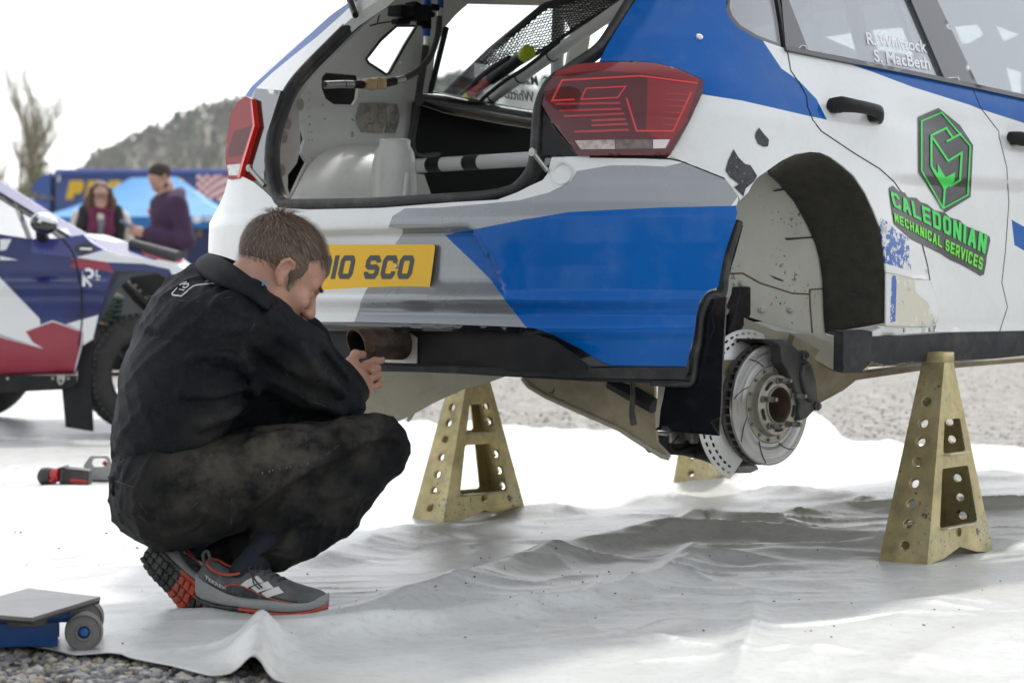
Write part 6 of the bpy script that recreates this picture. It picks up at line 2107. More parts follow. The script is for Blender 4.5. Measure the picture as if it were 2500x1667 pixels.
def shrub(base, w_, h, seed, col, label):
    r = np.random.RandomState(seed)
    root = empty('shrub', tuple(base))
    V, Fc = [], []
    for q in range(900):
        v = r.normal(size=3)
        v /= np.linalg.norm(v)
        rad = r.rand() ** 0.4
        lump = 0.75 + 0.25 * math.sin(v[0] * 5 + seed) * math.cos(v[2] * 4 + seed)
        c = np.array([v[0] * w_ * rad * lump, v[1] * w_ * 0.7 * rad, h * 0.5 + v[2] * h * 0.5 * rad * lump])
        s = r.uniform(0.05, 0.13)
        a, b = r.normal(size=3), r.normal(size=3)
        a /= np.linalg.norm(a)
        b -= a * (a @ b)
        b /= np.linalg.norm(b)
        n = len(V)
        V += [c - a * s, c + b * s * 0.6, c + a * s, c - b * s * 0.6]
        Fc.append((n, n + 1, n + 2, n + 3))
    mesh('foliage', V, Fc, mat('shrub_leaf', col, 0.9, noise=(1.5, 0.3)), root, False)
    bm = bmesh.new()
    for k in range(7):
        tube(bm, [Vector((0, 0, 0)), Vector((r.uniform(-0.5, 0.5) * w_, r.uniform(-0.3, 0.3), h * 0.5)), Vector((r.uniform(-0.9, 0.9) * w_, r.uniform(-0.4, 0.4), h * 0.9))], [0.05, 0.03, 0.012], 5)
    bmobj('stem', bm, mat('shrub_stem', (0.13, 0.11, 0.08), 0.9), root)
    tag(root, label, 'shrub', 'shrubs behind the lorry cab')
shrub(Vector((at(95, 700, 84).x, 84, 0)), 1.9, 5.0, 2, (0.12, 0.14, 0.045), 'olive green shrub right of the bare tree, above the parked car roof')
shrub(Vector((at(15, 700, 80).x, 80, 0)), 2.2, 4.5, 5, (0.14, 0.125, 0.075), 'brownish thin shrub at the left edge below the bare tree')
shrub(Vector((at(320, 700, 110).x, 110, 0)), 1.6, 6.0, 9, (0.15, 0.17, 0.05), 'yellow green bush tip just above the lorry roof')

# ------------------------------------------------------------------ spring haze over the valley
bm = bmesh.new()
bx(bm, (0, 480, 59), (2700, 2200, 122))
hz = bmobj('haze', bm, None, None, False)
mh = bpy.data.materials.new('haze')
mh.use_nodes = True
mh.node_tree.nodes.remove(mh.node_tree.nodes['Principled BSDF'])
pv = mh.node_tree.nodes.new('ShaderNodeVolumePrincipled')
pv.inputs['Color'].default_value = (0.92, 0.94, 0.97, 1)
pv.inputs['Density'].default_value = 0.00019
mh.node_tree.links.new(pv.outputs[0], mh.node_tree.nodes['Material Output'].inputs['Volume'])
hz.data.materials.append(mh)
tag(hz, 'thin pale haze lying over the valley and softening the far hill', 'haze', kind='stuff')
# ------------------------------------------------------------------ bodies grown from distance fields
class SDF:
    def __init__(s, lo, hi, h):
        s.lo, s.h = np.array(lo, float), h
        s.n = np.ceil((np.array(hi) - s.lo) / h).astype(int) + 1
        s.ax = [(s.lo[k] + h * np.arange(s.n[k])).astype(np.float32) for k in range(3)]
        s.d = np.full(s.n, 0.25, np.float32)

    def _reg(s, lo, hi):
        a = np.clip(np.floor((np.array(lo) - s.lo) / s.h).astype(int), 0, s.n)
        b = np.clip(np.ceil((np.array(hi) - s.lo) / s.h).astype(int) + 1, 0, s.n)
        if np.any(b <= a): return None
        sl = tuple(slice(int(a[k]), int(b[k])) for k in range(3))
        X = s.ax[0][sl[0]][:, None, None]
        Y = s.ax[1][sl[1]][None, :, None]
        Zc = s.ax[2][sl[2]][None, None, :]
        return sl, X, Y, Zc

    def put(s, sl, q, k, sub=False):
        d = s.d[sl]
        if sub:
            q = -q
            if k > 0:
                h = np.clip(0.5 - 0.5 * (q - d) / -k, 0, 1) if False else np.clip(0.5 + 0.5 * (q - d) / k, 0, 1)
                s.d[sl] = d * (1 - h) + q * h + k * h * (1 - h)
            else:
                s.d[sl] = np.maximum(d, q)
        elif k > 0:
            h = np.clip(0.5 + 0.5 * (d - q) / k, 0, 1)
            s.d[sl] = d * (1 - h) + q * h - k * h * (1 - h)
        else:
            s.d[sl] = np.minimum(d, q)

    def cap(s, a, b, ra, rb=None, k=0.02, sub=False):
        rb = ra if rb is None else rb
        a, b = np.array(a, float), np.array(b, float)
        m = max(ra, rb) + k + 4 * s.h + (0.05 if not sub else 0)
        g = s._reg(np.minimum(a, b) - m, np.maximum(a, b) + m)
        if g is None: return
        sl, X, Y, Zc = g
        v = b - a
        L = v @ v + 1e-12
        t = np.clip(((X - a[0]) * v[0] + (Y - a[1]) * v[1] + (Zc - a[2]) * v[2]) / L, 0, 1)
        q = np.sqrt((X - a[0] - v[0] * t) ** 2 + (Y - a[1] - v[1] * t) ** 2 + (Zc - a[2] - v[2] * t) ** 2) - (ra + (rb - ra) * t)
        s.put(sl, q.astype(np.float32), k, sub)

    def chain(s, pts, rs, k=0.02, sub=False):
        for i in range(len(pts) - 1):
            s.cap(pts[i], pts[i + 1], rs[i] if isinstance(rs, (list, tuple)) else rs, rs[i + 1] if isinstance(rs, (list, tuple)) else rs, k, sub)

    def ell(s, c, R, r, k=0.02, sub=False, plane_cut=None):
        """ellipsoid: R rows are its axes"""
        c, R, r = np.array(c, float), np.array(R, float), np.array(r, float)
        m = np.sqrt(((R * r[:, None]) ** 2).sum(0)) + k + 4 * s.h + (0.05 if not sub else 0)
        g = s._reg(c - m, c + m)
        if g is None: return
        sl, X, Y, Zc = g
        dx, dy, dz = X - c[0], Y - c[1], Zc - c[2]
        k0 = k1 = 0
        for i in range(3):
            p = dx * R[i, 0] + dy * R[i, 1] + dz * R[i, 2]
            k0 = k0 + (p / r[i]) ** 2
            k1 = k1 + (p / r[i] ** 2) ** 2
        k0 = np.sqrt(k0)
        q = k0 * (k0 - 1) / (np.sqrt(k1) + 1e-9)
        s.put(sl, q.astype(np.float32), k, sub)

    def cut(s, p, n):
        """keep the half space behind the plane"""
        p, n = np.array(p, float), np.array(n, float)
        n = n / np.linalg.norm(n)
        q = (s.ax[0][:, None, None] - p[0]) * n[0] + (s.ax[1][None, :, None] - p[1]) * n[1] + (s.ax[2][None, None, :] - p[2]) * n[2]
        s.d = np.maximum(s.d, q.astype(np.float32))

    def rough(s, amp, sc, seed):
        X = s.ax[0][:, None, None] * sc
        Y = s.ax[1][None, :, None] * sc
        Zc = s.ax[2][None, None, :] * sc
        r = np.random.RandomState(seed)
        for i in range(7):
            w = r.normal(size=3) * (1 + i * 0.35)
            s.d += (amp / (1 + 0.5 * i) * np.sin(X * w[0] + Y * w[1] + Zc * w[2] + r.rand() * 6.28)).astype(np.float32)

    def wrinkle(s, amp, fr, seed, n=4):
        """sharp-crested wandering creases"""
        X = s.ax[0][:, None, None]
        Y = s.ax[1][None, :, None]
        Zc = s.ax[2][None, None, :]
        r = np.random.RandomState(seed)
        for i in range(n):
            w = r.normal(size=3)
            w = w / np.linalg.norm(w) * fr * r.uniform(0.7, 1.5)
            a, b = r.normal(size=3) * 16, r.normal(size=3) * 9
            ph = 1.6 * np.sin(X * a[0] + Y * a[1] + Zc * a[2] + i) + 1.3 * np.sin(X * b[0] - Y * b[1] + Zc * b[2])
            q = 1 - np.abs(np.sin(X * w[0] + Y * w[1] + Zc * w[2] + ph))
            m = np.clip(0.5 + 0.9 * np.sin(X * b[1] + Y * b[2] + Zc * a[0] * 0.6 + 2 * i), 0, 1)
            s.d -= (amp * m * q ** 3).astype(np.float32)

    def val(s, P):
        q = np.clip((np.asarray(P) - s.lo) / s.h, 0, s.n - 1.001)
        i = q.astype(int)
        f = q - i
        o = 0
        for a in (0, 1):
            for b in (0, 1):
                for c in (0, 1):
                    w = (f[:, 0] if a else 1 - f[:, 0]) * (f[:, 1] if b else 1 - f[:, 1]) * (f[:, 2] if c else 1 - f[:, 2])
                    o = o + w * s.d[i[:, 0] + a, i[:, 1] + b, i[:, 2] + c]
        return o

    def see(s, px, y0=None, y1=None):
        """first surface point seen at a photo pixel"""
        y0 = y0 or s.ax[1][0]
        y1 = y1 or s.ax[1][-1]
        out = []
        for x, y in px:
            ys = np.linspace(y0, y1, 260)
            d = dirs([(x, y)])[0]
            P = np.stack([d[0] * ys / d[1], ys, CAMH + d[2] * ys / d[1]], 1)
            v = s.val(P)
            m = np.where(v < 0)[0]
            out.append(P[m[0]] if len(m) else P[v.argmin()])
        return out

    def mesh(s):
        d = s.d
        neg = d < 0
        n = s.n - 1
        cnt = np.zeros(n, np.int8)
        cor = [(a, b, c) for a in (0, 1) for b in (0, 1) for c in (0, 1)]
        for a, b, c in cor:
            cnt += neg[a:a + n[0], b:b + n[1], c:c + n[2]]
        act = (cnt > 0) & (cnt < 8)
        idx = np.argwhere(act)
        vid = -np.ones(n, np.int64)
        vid[act] = np.arange(len(idx))
        acc = np.zeros((len(idx), 3))
        num = np.zeros(len(idx))
        i, j, k = idx.T
        for p in cor:
            for ax_ in range(3):
                if p[ax_]: continue
                q = list(p)
                q[ax_] = 1
                da = d[i + p[0], j + p[1], k + p[2]]
                db = d[i + q[0], j + q[1], k + q[2]]
                m = (da < 0) != (db < 0)
                t = da[m] / (da[m] - db[m])
                e = np.tile(np.array(p, float), (m.sum(), 1))
                e[:, ax_] = t
                acc[m] += e
                num[m] += 1
        V = (idx + acc / num[:, None]) * s.h + s.lo
        Fs = []
        for ax_ in range(3):
            sl0 = [slice(None)] * 3
            sl1 = [slice(None)] * 3
            sl0[ax_] = slice(0, -1)
            sl1[ax_] = slice(1, None)
            ch = neg[tuple(sl0)] != neg[tuple(sl1)]
            e = np.argwhere(ch)
            o1, o2 = (ax_ + 1) % 3, (ax_ + 2) % 3
            ok = (e[:, o1] > 0) & (e[:, o2] > 0) & (e[:, o1] < n[o1]) & (e[:, o2] < n[o2])
            e = e[ok]
            def cell(da, db):
                c = e.copy()
                c[:, o1] -= da
                c[:, o2] -= db
                return vid[c[:, 0], c[:, 1], c[:, 2]]
            q = np.stack([cell(1, 1), cell(0, 1), cell(0, 0), cell(1, 0)], 1)
            fl = ~neg[e[:, 0], e[:, 1], e[:, 2]]
            q[fl] = q[fl][:, ::-1]
            Fs.append(q)
        return V, np.concatenate(Fs)

    def obj(s, name, m, parent=None, smooth_it=1, extra=None):
        V, Q = s.mesh()
        for _ in range(smooth_it):                      # light relaxation
            acc = np.zeros_like(V)
            cn = np.zeros(len(V))
            for a in range(4):
                b = (a + 1) % 4
                np.add.at(acc, Q[:, a], V[Q[:, b]])
                np.add.at(acc, Q[:, b], V[Q[:, a]])
                np.add.at(cn, Q[:, a], 1)
                np.add.at(cn, Q[:, b], 1)
            V = V * 0.5 + acc / np.maximum(cn, 1)[:, None] * 0.5
        fs = [tuple(map(int, q)) for q in Q]
        if extra:
            for v2, q2 in extra:
                fs += [tuple(int(i) + len(V) for i in q) for q in q2]
                V = np.concatenate([V, v2])
        if parent is not None: V = V - np.array(parent.location)
        return mesh(name, V, fs, m, parent)


def frame(yaw, pitch=0.0):
    """rows: forward, right-hand side, up for a figure facing yaw (from +X towards +Y), head bowed by pitch"""
    c, s, cp_, sp_ = math.cos(yaw), math.sin(yaw), math.cos(pitch), math.sin(pitch)
    return np.array([[cp_ * c, cp_ * s, -sp_], [s, -c, 0], [sp_ * c, sp_ * s, cp_]])


M_skin = mat('skin', (0.46, 0.25, 0.175), 0.5, sss=0.12, noise=(35, 0.10), dirt=[((0.50, 0.20, 0.14), 18, 0.25)], bump=(250, 0.08))
M_skin2 = mat('fair_skin', (0.52, 0.30, 0.23), 0.55, sss=0.1)


def head_prims(S_, o, Rh, sc=1.0, nose=1.0):
    P = lambda f, r, u: o + (Rh[0] * f + Rh[1] * r + Rh[2] * u) * sc
    E = lambda c, r, k=0.02, sub=False: S_.ell(P(*c), Rh, np.array(r) * sc, k * sc, sub)
    E((0, 0, 0.045), (0.097, 0.075, 0.085))
    E((0.045, 0, 0.032), (0.054, 0.062, 0.05))
    E((0.046, 0, -0.03), (0.048, 0.056, 0.07), 0.025)
    for s in (-1, 1):
        S_.cap(P(0.005, s * 0.054, -0.050), P(0.078, s * 0.016, -0.098), 0.018 * sc, 0.016 * sc, 0.03 * sc)
        E((0.066, s * 0.044, -0.024), (0.022, 0.018, 0.018), 0.02)
        S_.cap(P(0.096, s * 0.010, 0.020), P(0.078, s * 0.048, 0.019), 0.010 * sc, 0.009 * sc, 0.014 * sc)
        E((0.100, s * 0.034, 0.0), (0.014, 0.016, 0.012), 0.012, True)
        E((0.080, s * 0.033, 0.0), (0.0125, 0.013, 0.0125), 0.004)
        E((0.104, s * 0.0115, -0.036), (0.009, 0.0075, 0.008), 0.006)
    E((0.086, 0, -0.098), (0.016, 0.02, 0.014), 0.02)
    S_.cap(P(0.098, 0, 0.008), P(0.1145, 0, -0.031), 0.0075 * sc, 0.0115 * sc * nose, 0.010 * sc)
    S_.cap(P(0.094, -0.018, -0.061), P(0.094, 0.018, -0.061), 0.008 * sc, 0.008 * sc, 0.008 * sc)
    S_.cap(P(0.092, -0.015, -0.073), P(0.092, 0.015, -0.073), 0.008 * sc, 0.008 * sc, 0.008 * sc)
    for s in (-1, 1):                                     # ears: shell with rim, lobe and hollow
        rim = [(-0.004, 0.077, -0.016), (-0.016, 0.084, 0.002), (-0.018, 0.088, 0.018), (-0.008, 0.087, 0.030), (0.006, 0.082, 0.029), (0.012, 0.077, 0.018)]
        E((-0.006, s * 0.079, 0.006), (0.015, 0.006, 0.026), 0.008)
        S_.chain([P(a, s * b, c) for a, b, c in rim], 0.0042 * sc, 0.003 * sc)
        E((0.002, s * 0.079, -0.020), (0.008, 0.005, 0.010), 0.006)
        E((-0.002, s * 0.089, 0.008), (0.008, 0.008, 0.014), 0.005, True)
    return P


def hand_prims(S_, wrist, palm, fingers, thumb, r=0.0085, k=0.006):
    """wrist point, palm centre line end points and five separate finger chains"""
    for a, b, ra, rb in palm: S_.cap(a, b, ra, rb, 0.014)
    for f in fingers: S_.chain(f, [r * 1.05, r, r * 0.92, r * 0.78][:len(f)], k)
    S_.chain(thumb, [r * 1.5, r * 1.25, r * 1.05, r * 0.85][:len(thumb)], k * 1.4)


# ------------------------------------------------------------------ bystanders
def bystander(name, base_px, Y, H, yaw, pitch, label, kind):
    bx0 = at(base_px, 700, Y).x
    root = empty('person', (bx0, Y, 0))
    tag(root, label, 'person')
    k = H / 1.70
    B = frame(yaw)
    c = np.array([bx0, Y, 0.0])
    W = lambda f, r, u: c + (B[0] * f + B[1] * r + B[2] * u) * k
    lo, hi = c + np.array([-0.55, -0.55, -0.02]), c + np.array([0.55, 0.55, H + 0.08])
    Sd = SDF(lo, hi, 0.011)
    for s in (-1, 1):
        Sd.chain([W(0, s * 0.10, 0.88), W(0.02, s * 0.11, 0.48), W(-0.02, s * 0.11, 0.09)], [0.075, 0.055, 0.04], 0.03)
        Sd.cap(W(-0.05, s * 0.11, 0.035), W(0.16, s * 0.13, 0.03), 0.035, 0.03, 0.02)
    Sd.chain([W(0, 0, 0.92), W(0, 0, 1.15), W(0, 0, 1.36)], [0.12, 0.115, 0.12], 0.05)
    Sd.cap(W(0, 0, 1.38), W(0.01, 0, 1.52), 0.055, 0.05, 0.03)
    Rh = frame(yaw, pitch)
    o = W(0.03 + 0.05 * math.sin(pitch), 0, 1.565)
    hp = head_prims(Sd, o, Rh, 1.0 * k)
    if kind == 'man':
        hands = [W(0.29, 0.04, 1.14), W(0.28, -0.06, 1.13)]
    else:
        hands = [W(0.05, 0.25, 0.80), W(0.05, -0.25, 0.80)]
    arms = []
    for s, hd in zip((1, -1), hands):
        sh = W(0, s * 0.185, 1.36)
        el = W(-0.06, s * 0.25, 1.06) if kind == 'man' else W(-0.03, s * 0.25, 1.07)
        arms.append((sh, el, hd))
        Sd.chain([sh, el, hd], [0.05, 0.042, 0.03], 0.02)
        Sd.ell(hd, B, (0.05, 0.03, 0.045), 0.02)
        dn = (hd - el) / np.linalg.norm(hd - el)
        for q in range(4):
            Sd.chain([hd + dn * 0.03 + np.array([0, 0, 0.025 - q * 0.017]), hd + dn * 0.08 + np.array([0, 0, 0.020 - q * 0.017]) - B[1] * s * 0.02], [0.011, 0.009], 0.004)
        Sd.cap(hd + np.array([0, 0, 0.02]), hd + dn * 0.05 + np.array([0, 0, 0.05]), 0.012, 0.010, 0.006)
    Sd.obj('body', M_skin2, root)
    # clothes
    J = SDF(lo, hi, 0.011)
    b = 0.045
    J.chain([W(0, 0, 0.86), W(0, 0, 1.1), W(-0.01, 0, 1.34)], [0.15, 0.155, 0.15], 0.06)
    for s in (-1, 1):
        J.ell(W(-0.005, s * 0.10, 1.30), B, (0.125, 0.12, 0.13), 0.06)
    for sh, el, hd in arms:
        J.chain([sh, el, el + (hd - el) * 0.82], [0.085, 0.068, 0.052], 0.04)
    J.rough(0.0022, 18, 4)
    if kind == 'man':
        mj = mat('purple_fleece', (0.055, 0.026, 0.065), 0.9, noise=(10, 0.15), bump=(60, 0.3))
        J.chain([W(-0.05, -0.10, 1.42), W(-0.10, 0, 1.45), W(-0.05, 0.10, 1.42), W(0.06, 0.07, 1.38), W(0.08, 0, 1.36), W(0.06, -0.07, 1.38), W(-0.05, -0.10, 1.42)], 0.045, 0.03)
    else:
        mj = mat('cream_coat', (0.62, 0.59, 0.52), 0.85, noise=(8, 0.08), bump=(30, 0.3))
    jk_ = J.obj('jacket' if kind == 'man' else 'coat', mj, root)
    T = SDF(lo, hi, 0.013)
    for s in (-1, 1):
        T.chain([W(0, s * 0.09, 0.90), W(0.02, s * 0.11, 0.48), W(-0.02, s * 0.11, 0.08)], [0.11, 0.08, 0.065], 0.03)
    T.obj('trousers', mat('dark_trousers', (0.02, 0.02, 0.025), 0.85), root)
    Hh = SDF(o - 0.28, o + 0.28, 0.009)
    P = hp
    hair = (0.055, 0.030, 0.018) if kind != 'man' else (0.035, 0.023, 0.016)
    if kind == 'man':
        Hh.ell(P(-0.008, 0, 0.052), Rh, np.array((0.101, 0.080, 0.088)) * k, 0.0)
        Hh.cut(P(0.075, 0, 0.075), Rh[0] * 0.75 - Rh[2] * 0.65)
        Hh.cut(P(0, 0, -0.035), -Rh[2] - Rh[0] * 0.5)
        Hh.obj('hair', mat('dark_hair', hair, 0.7, noise=(60, 0.3)), root)
        Bd = SDF(o - 0.2, o + 0.2, 0.008)
        for s in (-1, 1):
            Bd.cap(P(0.012, s * 0.060, -0.045), P(0.078, s * 0.020, -0.100), 0.017 * k, 0.018 * k, 0.02)
        Bd.cap(P(0.10, -0.02, -0.052), P(0.10, 0.02, -0.052), 0.007 * k, 0.007 * k, 0.01)
        Bd.ell(P(0.088, 0, -0.100), Rh, (0.020, 0.026, 0.020), 0.02)
        Bd.obj('beard', mat('beard_brown', (0.09, 0.045, 0.025), 0.8), root)
        ph = empty('tmp')
        bpy.data.objects.remove(ph)
        bm = bmesh.new()
        bx(bm, Vector(W(0.35, -0.01, 1.175)) - root.location, (0.012, 0.075, 0.15), Matrix.Rotation(yaw, 3, 'Z') @ Matrix.Rotation(0.9, 3, 'Y'), 0.004)
        pho = bmobj('mobile_phone', bm, mat('phone_blue', (0.08, 0.16, 0.32), 0.3))
        pho.location = root.location
        tag(pho, 'small pale blue phone held by the man in the purple fleece', 'phone')
        bm = bmesh.new()
        bx(bm, Vector(W(0.13, 0.10, 1.30)) - root.location, (0.02, 0.05, 0.035), Matrix.Rotation(yaw, 3, 'Z'), 0.003)
        bmobj('chest_badge', bm, mat('orange_badge', (0.6, 0.10, 0.03), 0.6), jk_)
    else:
        Hh.ell(P(-0.012, 0, 0.050), Rh, np.array((0.106, 0.088, 0.092)) * k, 0.0)
        Hh.cut(P(0.070, 0, 0.07), Rh[0] * 0.85 - Rh[2] * 0.52)
        for s in (-1, 1):
            Hh.chain([P(0.02, s * 0.078, 0.05), P(0.01, s * 0.095, -0.04), P(0.03, s * 0.11, -0.13), P(0.05, s * 0.12, -0.21)], [0.035, 0.04, 0.042, 0.02], 0.03)
        Hh.chain([P(-0.07, 0, 0.03), P(-0.08, 0, -0.15)], [0.07, 0.08], 0.04)
        Hh.rough(0.0025, 60, 3)
        Hh.obj('hair', mat('auburn_hair', (0.085, 0.036, 0.018), 0.55, noise=(40, 0.4)), root)
        Sc = SDF(W(0, 0, 1.2) - 0.35, W(0, 0, 1.2) + 0.40, 0.010)
        ring = [W(0.10 * math.cos(a) - 0.005, 0.10 * math.sin(a), 1.425) for a in np.linspace(0, 2 * math.pi, 13)]
        Sc.chain(ring, 0.042, 0.02)
        Sc.chain([W(0.11, 0.075, 1.40), W(0.17, 0.08, 1.25), W(0.175, 0.075, 1.02)], [0.045, 0.045, 0.04], 0.02)
        Sc.chain([W(0.11, -0.075, 1.40), W(0.17, -0.07, 1.25), W(0.175, -0.06, 1.02)], [0.045, 0.045, 0.04], 0.02)
        Sc.rough(0.003, 40, 2)
        Sc.obj('scarf', mat('burgundy_scarf', (0.14, 0.016, 0.055), 0.9, noise=(30, 0.5), dirt=((0.05, 0.04, 0.10), 24, 0.8)), root)
        G = SDF(lo, hi, 0.012)
        for s in (-1, 1):
            G.chain([W(0.05, s * 0.15, 1.44), W(0.10, s * 0.165, 1.30), W(0.14, s * 0.14, 0.90)], [0.05, 0.058, 0.05], 0.03)
            G.chain([W(-0.08, s * 0.12, 1.47), W(-0.1, s * 0.1, 1.2), W(-0.1, s * 0.08, 0.9)], [0.05, 0.1, 0.1], 0.03)
        G.obj('gilet', mat('black_gilet', (0.012, 0.012, 0.013), 0.8), root)
        Ts = SDF(W(0.1, 0, 1.2) - 0.25, W(0.1, 0, 1.2) + 0.25, 0.010)
        Ts.chain([W(0.10, 0, 1.30), W(0.11, 0, 1.05)], 0.07, 0.02)
        Ts.obj('striped_top', mat('grey_top', (0.22, 0.22, 0.24), 0.9), root)
        bm = bmesh.new()
        for s in (-1, 1):
            cc = Vector(P(0.108, s * 0.033, 0.0)) - root.location
            a, b2, t = Vector(Rh[1]), Vector(Rh[2]), Vector(Rh[0])
            tube(bm, [cc + a * 0.026 * math.cos(q) + b2 * 0.019 * math.sin(q) for q in np.linspace(0, 2 * math.pi, 17)], 0.0035, 6, False)
            tube(bm, [cc + a * s * 0.026, Vector(P(0.0, s * 0.080, 0.01)) - root.location], 0.003, 5)
        tube(bm, [Vector(P(0.112, -0.01, 0.003)) - root.location, Vector(P(0.112, 0.01, 0.003)) - root.location], 0.003, 5)
        bmobj('glasses', bm, M_black, root)
    return root


bystander('w', 246, 21.3, 1.62, math.radians(-78), 0.0, 'woman with long auburn hair, glasses and burgundy scarf under a cream coat', 'woman')
bystander('m', 412, 20.3, 1.74, math.radians(-150), 0.55, 'bearded man in a purple fleece looking down at his phone', 'man')
# ------------------------------------------------------------------ crouching mechanic
man = empty('person', tuple(gnd(560, 1500)))
tag(man, 'man in black overalls crouching at the exhaust of the white and blue car', 'person')
A3 = lambda x, y, Y: np.array(at(x, y, Y))
YW = math.radians(22)
BT = frame(YW)
M_cov = mat('black_overall', (0.0048, 0.0062, 0.0088), 0.6, spec=0.14, noise=(4, 0.25), dirt=[((0.014, 0.0145, 0.015), 2.6, 0.5), ((0.10, 0.095, 0.08), 120, 0.12)], bump=(320, 0.3))
M_cov2 = mat('dusty_overall', (0.0048, 0.0054, 0.0068), 0.66, spec=0.14, noise=(4, 0.3), dirt=[((0.040, 0.036, 0.028), 2.6, 0.7), ((0.10, 0.09, 0.07), 60, 0.12)], bump=(300, 0.3))

def dusty(m, spots, col):
    """rubbed-in dust where he kneels, leans and wipes his hands"""
    t = m.node_tree
    p = t.nodes['Principled BSDF']
    src = p.inputs['Base Color'].links[0].from_socket
    tc = t.nodes.new('ShaderNodeTexCoord')
    n = t.nodes.new('ShaderNodeTexNoise')
    n.inputs['Scale'].default_value = 16
    n.inputs['Detail'].default_value = 7
    n.inputs['Roughness'].default_value = 0.65
    t.links.new(tc.outputs['Object'], n.inputs['Vector'])
    for c, R, amt in spots:
        d = t.nodes.new('ShaderNodeVectorMath')
        d.operation = 'DISTANCE'
        d.inputs[1].default_value = tuple(Vector(c) - man.location)
        t.links.new(tc.outputs['Object'], d.inputs[0])
        r = t.nodes.new('ShaderNodeMapRange')
        r.interpolation_type = 'SMOOTHSTEP'
        r.inputs['From Min'].default_value = R
        r.inputs['From Max'].default_value = R * 0.15
        t.links.new(d.outputs['Value'], r.inputs['Value'])
        q = t.nodes.new('ShaderNodeMapRange')
        q.inputs['From Min'].default_value = 0.36
        q.inputs['From Max'].default_value = 0.66
        q.inputs['To Max'].default_value = amt
        t.links.new(n.outputs['Fac'], q.inputs['Value'])
        mu = t.nodes.new('ShaderNodeMath')
        mu.operation = 'MULTIPLY'
        t.links.new(r.outputs[0], mu.inputs[0])
        t.links.new(q.outputs[0], mu.inputs[1])
        x = t.nodes.new('ShaderNodeMix')
        x.data_type = 'RGBA'
        t.links.new(mu.outputs[0], x.inputs['Factor'])
        t.links.new(src, x.inputs['A'])
        x.inputs['B'].default_value = (*col, 1)
        src = x.outputs['Result']
    t.links.new(src, p.inputs['Base Color'])
dusty(M_cov2, [(A3(690, 1100, 5.17), 0.15, 0.95), (A3(860, 1050, 5.29), 0.13, 0.7), (A3(500, 1140, 5.12), 0.13, 0.7), (A3(620, 1180, 5.14), 0.16, 0.5), (A3(820, 1215, 5.22), 0.10, 0.35), (A3(690, 1350, 5.17), 0.07, 0.4), (A3(430, 1250, 5.08), 0.15, 0.35)], (0.090, 0.080, 0.060))
dusty(M_cov, [(A3(770, 900, 5.27), 0.12, 0.35), (A3(560, 1060, 5.12), 0.14, 0.45), (A3(590, 800, 5.15), 0.10, 0.25)], (0.075, 0.068, 0.056))

# body: one continuous figure under the clothes; head and hands carry the detail
hipR, hipL = A3(430, 1205, 5.19), A3(425, 1210, 5.42)
kneeR, ankR = A3(912, 1096, 5.36), A3(622, 1378, 5.17)
kneeL, ankL = A3(850, 1135, 5.64), A3(470, 1385, 5.34)
shR, elR, wrR = A3(610, 790, 5.22), A3(812, 972, 5.42), A3(852, 960, 5.665)
shL, elL, wrL = A3(610, 775, 5.52), A3(808, 950, 5.62), A3(745, 822, 5.47)
spine = [A3(405, 1180, 5.28), A3(425, 1000, 5.30), A3(480, 850, 5.34), A3(555, 745, 5.36)]
lo, hi = A3(180, 1540, 5.0), A3(1060, 480, 5.9)
lo = np.array([min(A3(230, 900, 5.6)[0], A3(230, 900, 5.0)[0]) - 0.05, 4.9, -0.01])
hi = np.array([A3(1020, 900, 5.7)[0] + 0.08, 5.95, 0.95])
Bd = SDF(lo, hi, 0.008)
Bd.chain(spine, [0.09, 0.095, 0.085, 0.055], 0.04)
Bd.chain([hipR, A3(680, 1150, 5.24), kneeR, A3(800, 1240, 5.28), A3(672, 1330, 5.20), A3(612, 1392, 5.17)], [0.08, 0.06, 0.05, 0.034, 0.014, 0.014], 0.02)
Bd.chain([hipL, kneeL, ankL], [0.08, 0.055, 0.04], 0.03)
Bd.chain([shR, elR, wrR], [0.055, 0.04, 0.03], 0.02)
Bd.chain([shL, elL, wrL], [0.055, 0.04, 0.03], 0.02)
Bd.chain([spine[3], A3(628, 690, 5.33)], [0.055, 0.052], 0.02)
# head
Rh = frame(YW, math.radians(32))
ho = A3(668, 668, 5.32)
Hd = SDF(ho - 0.19, ho + 0.19, 0.0032)
hp = head_prims(Hd, ho, Rh, 1.02, 1.15)
Hd.cap(hp(-0.02, 0, -0.03), hp(-0.075, 0, -0.13), 0.058, 0.060, 0.03)
# creases of the narrowed eye, cheek fold
Hd.chain([hp(0.090, 0.050, -0.012), hp(0.074, 0.060, -0.020)], 0.0016, 0.002, True)
Hd.chain([hp(0.094, 0.026, -0.038), hp(0.080, 0.040, -0.066)], 0.003, 0.006, True)
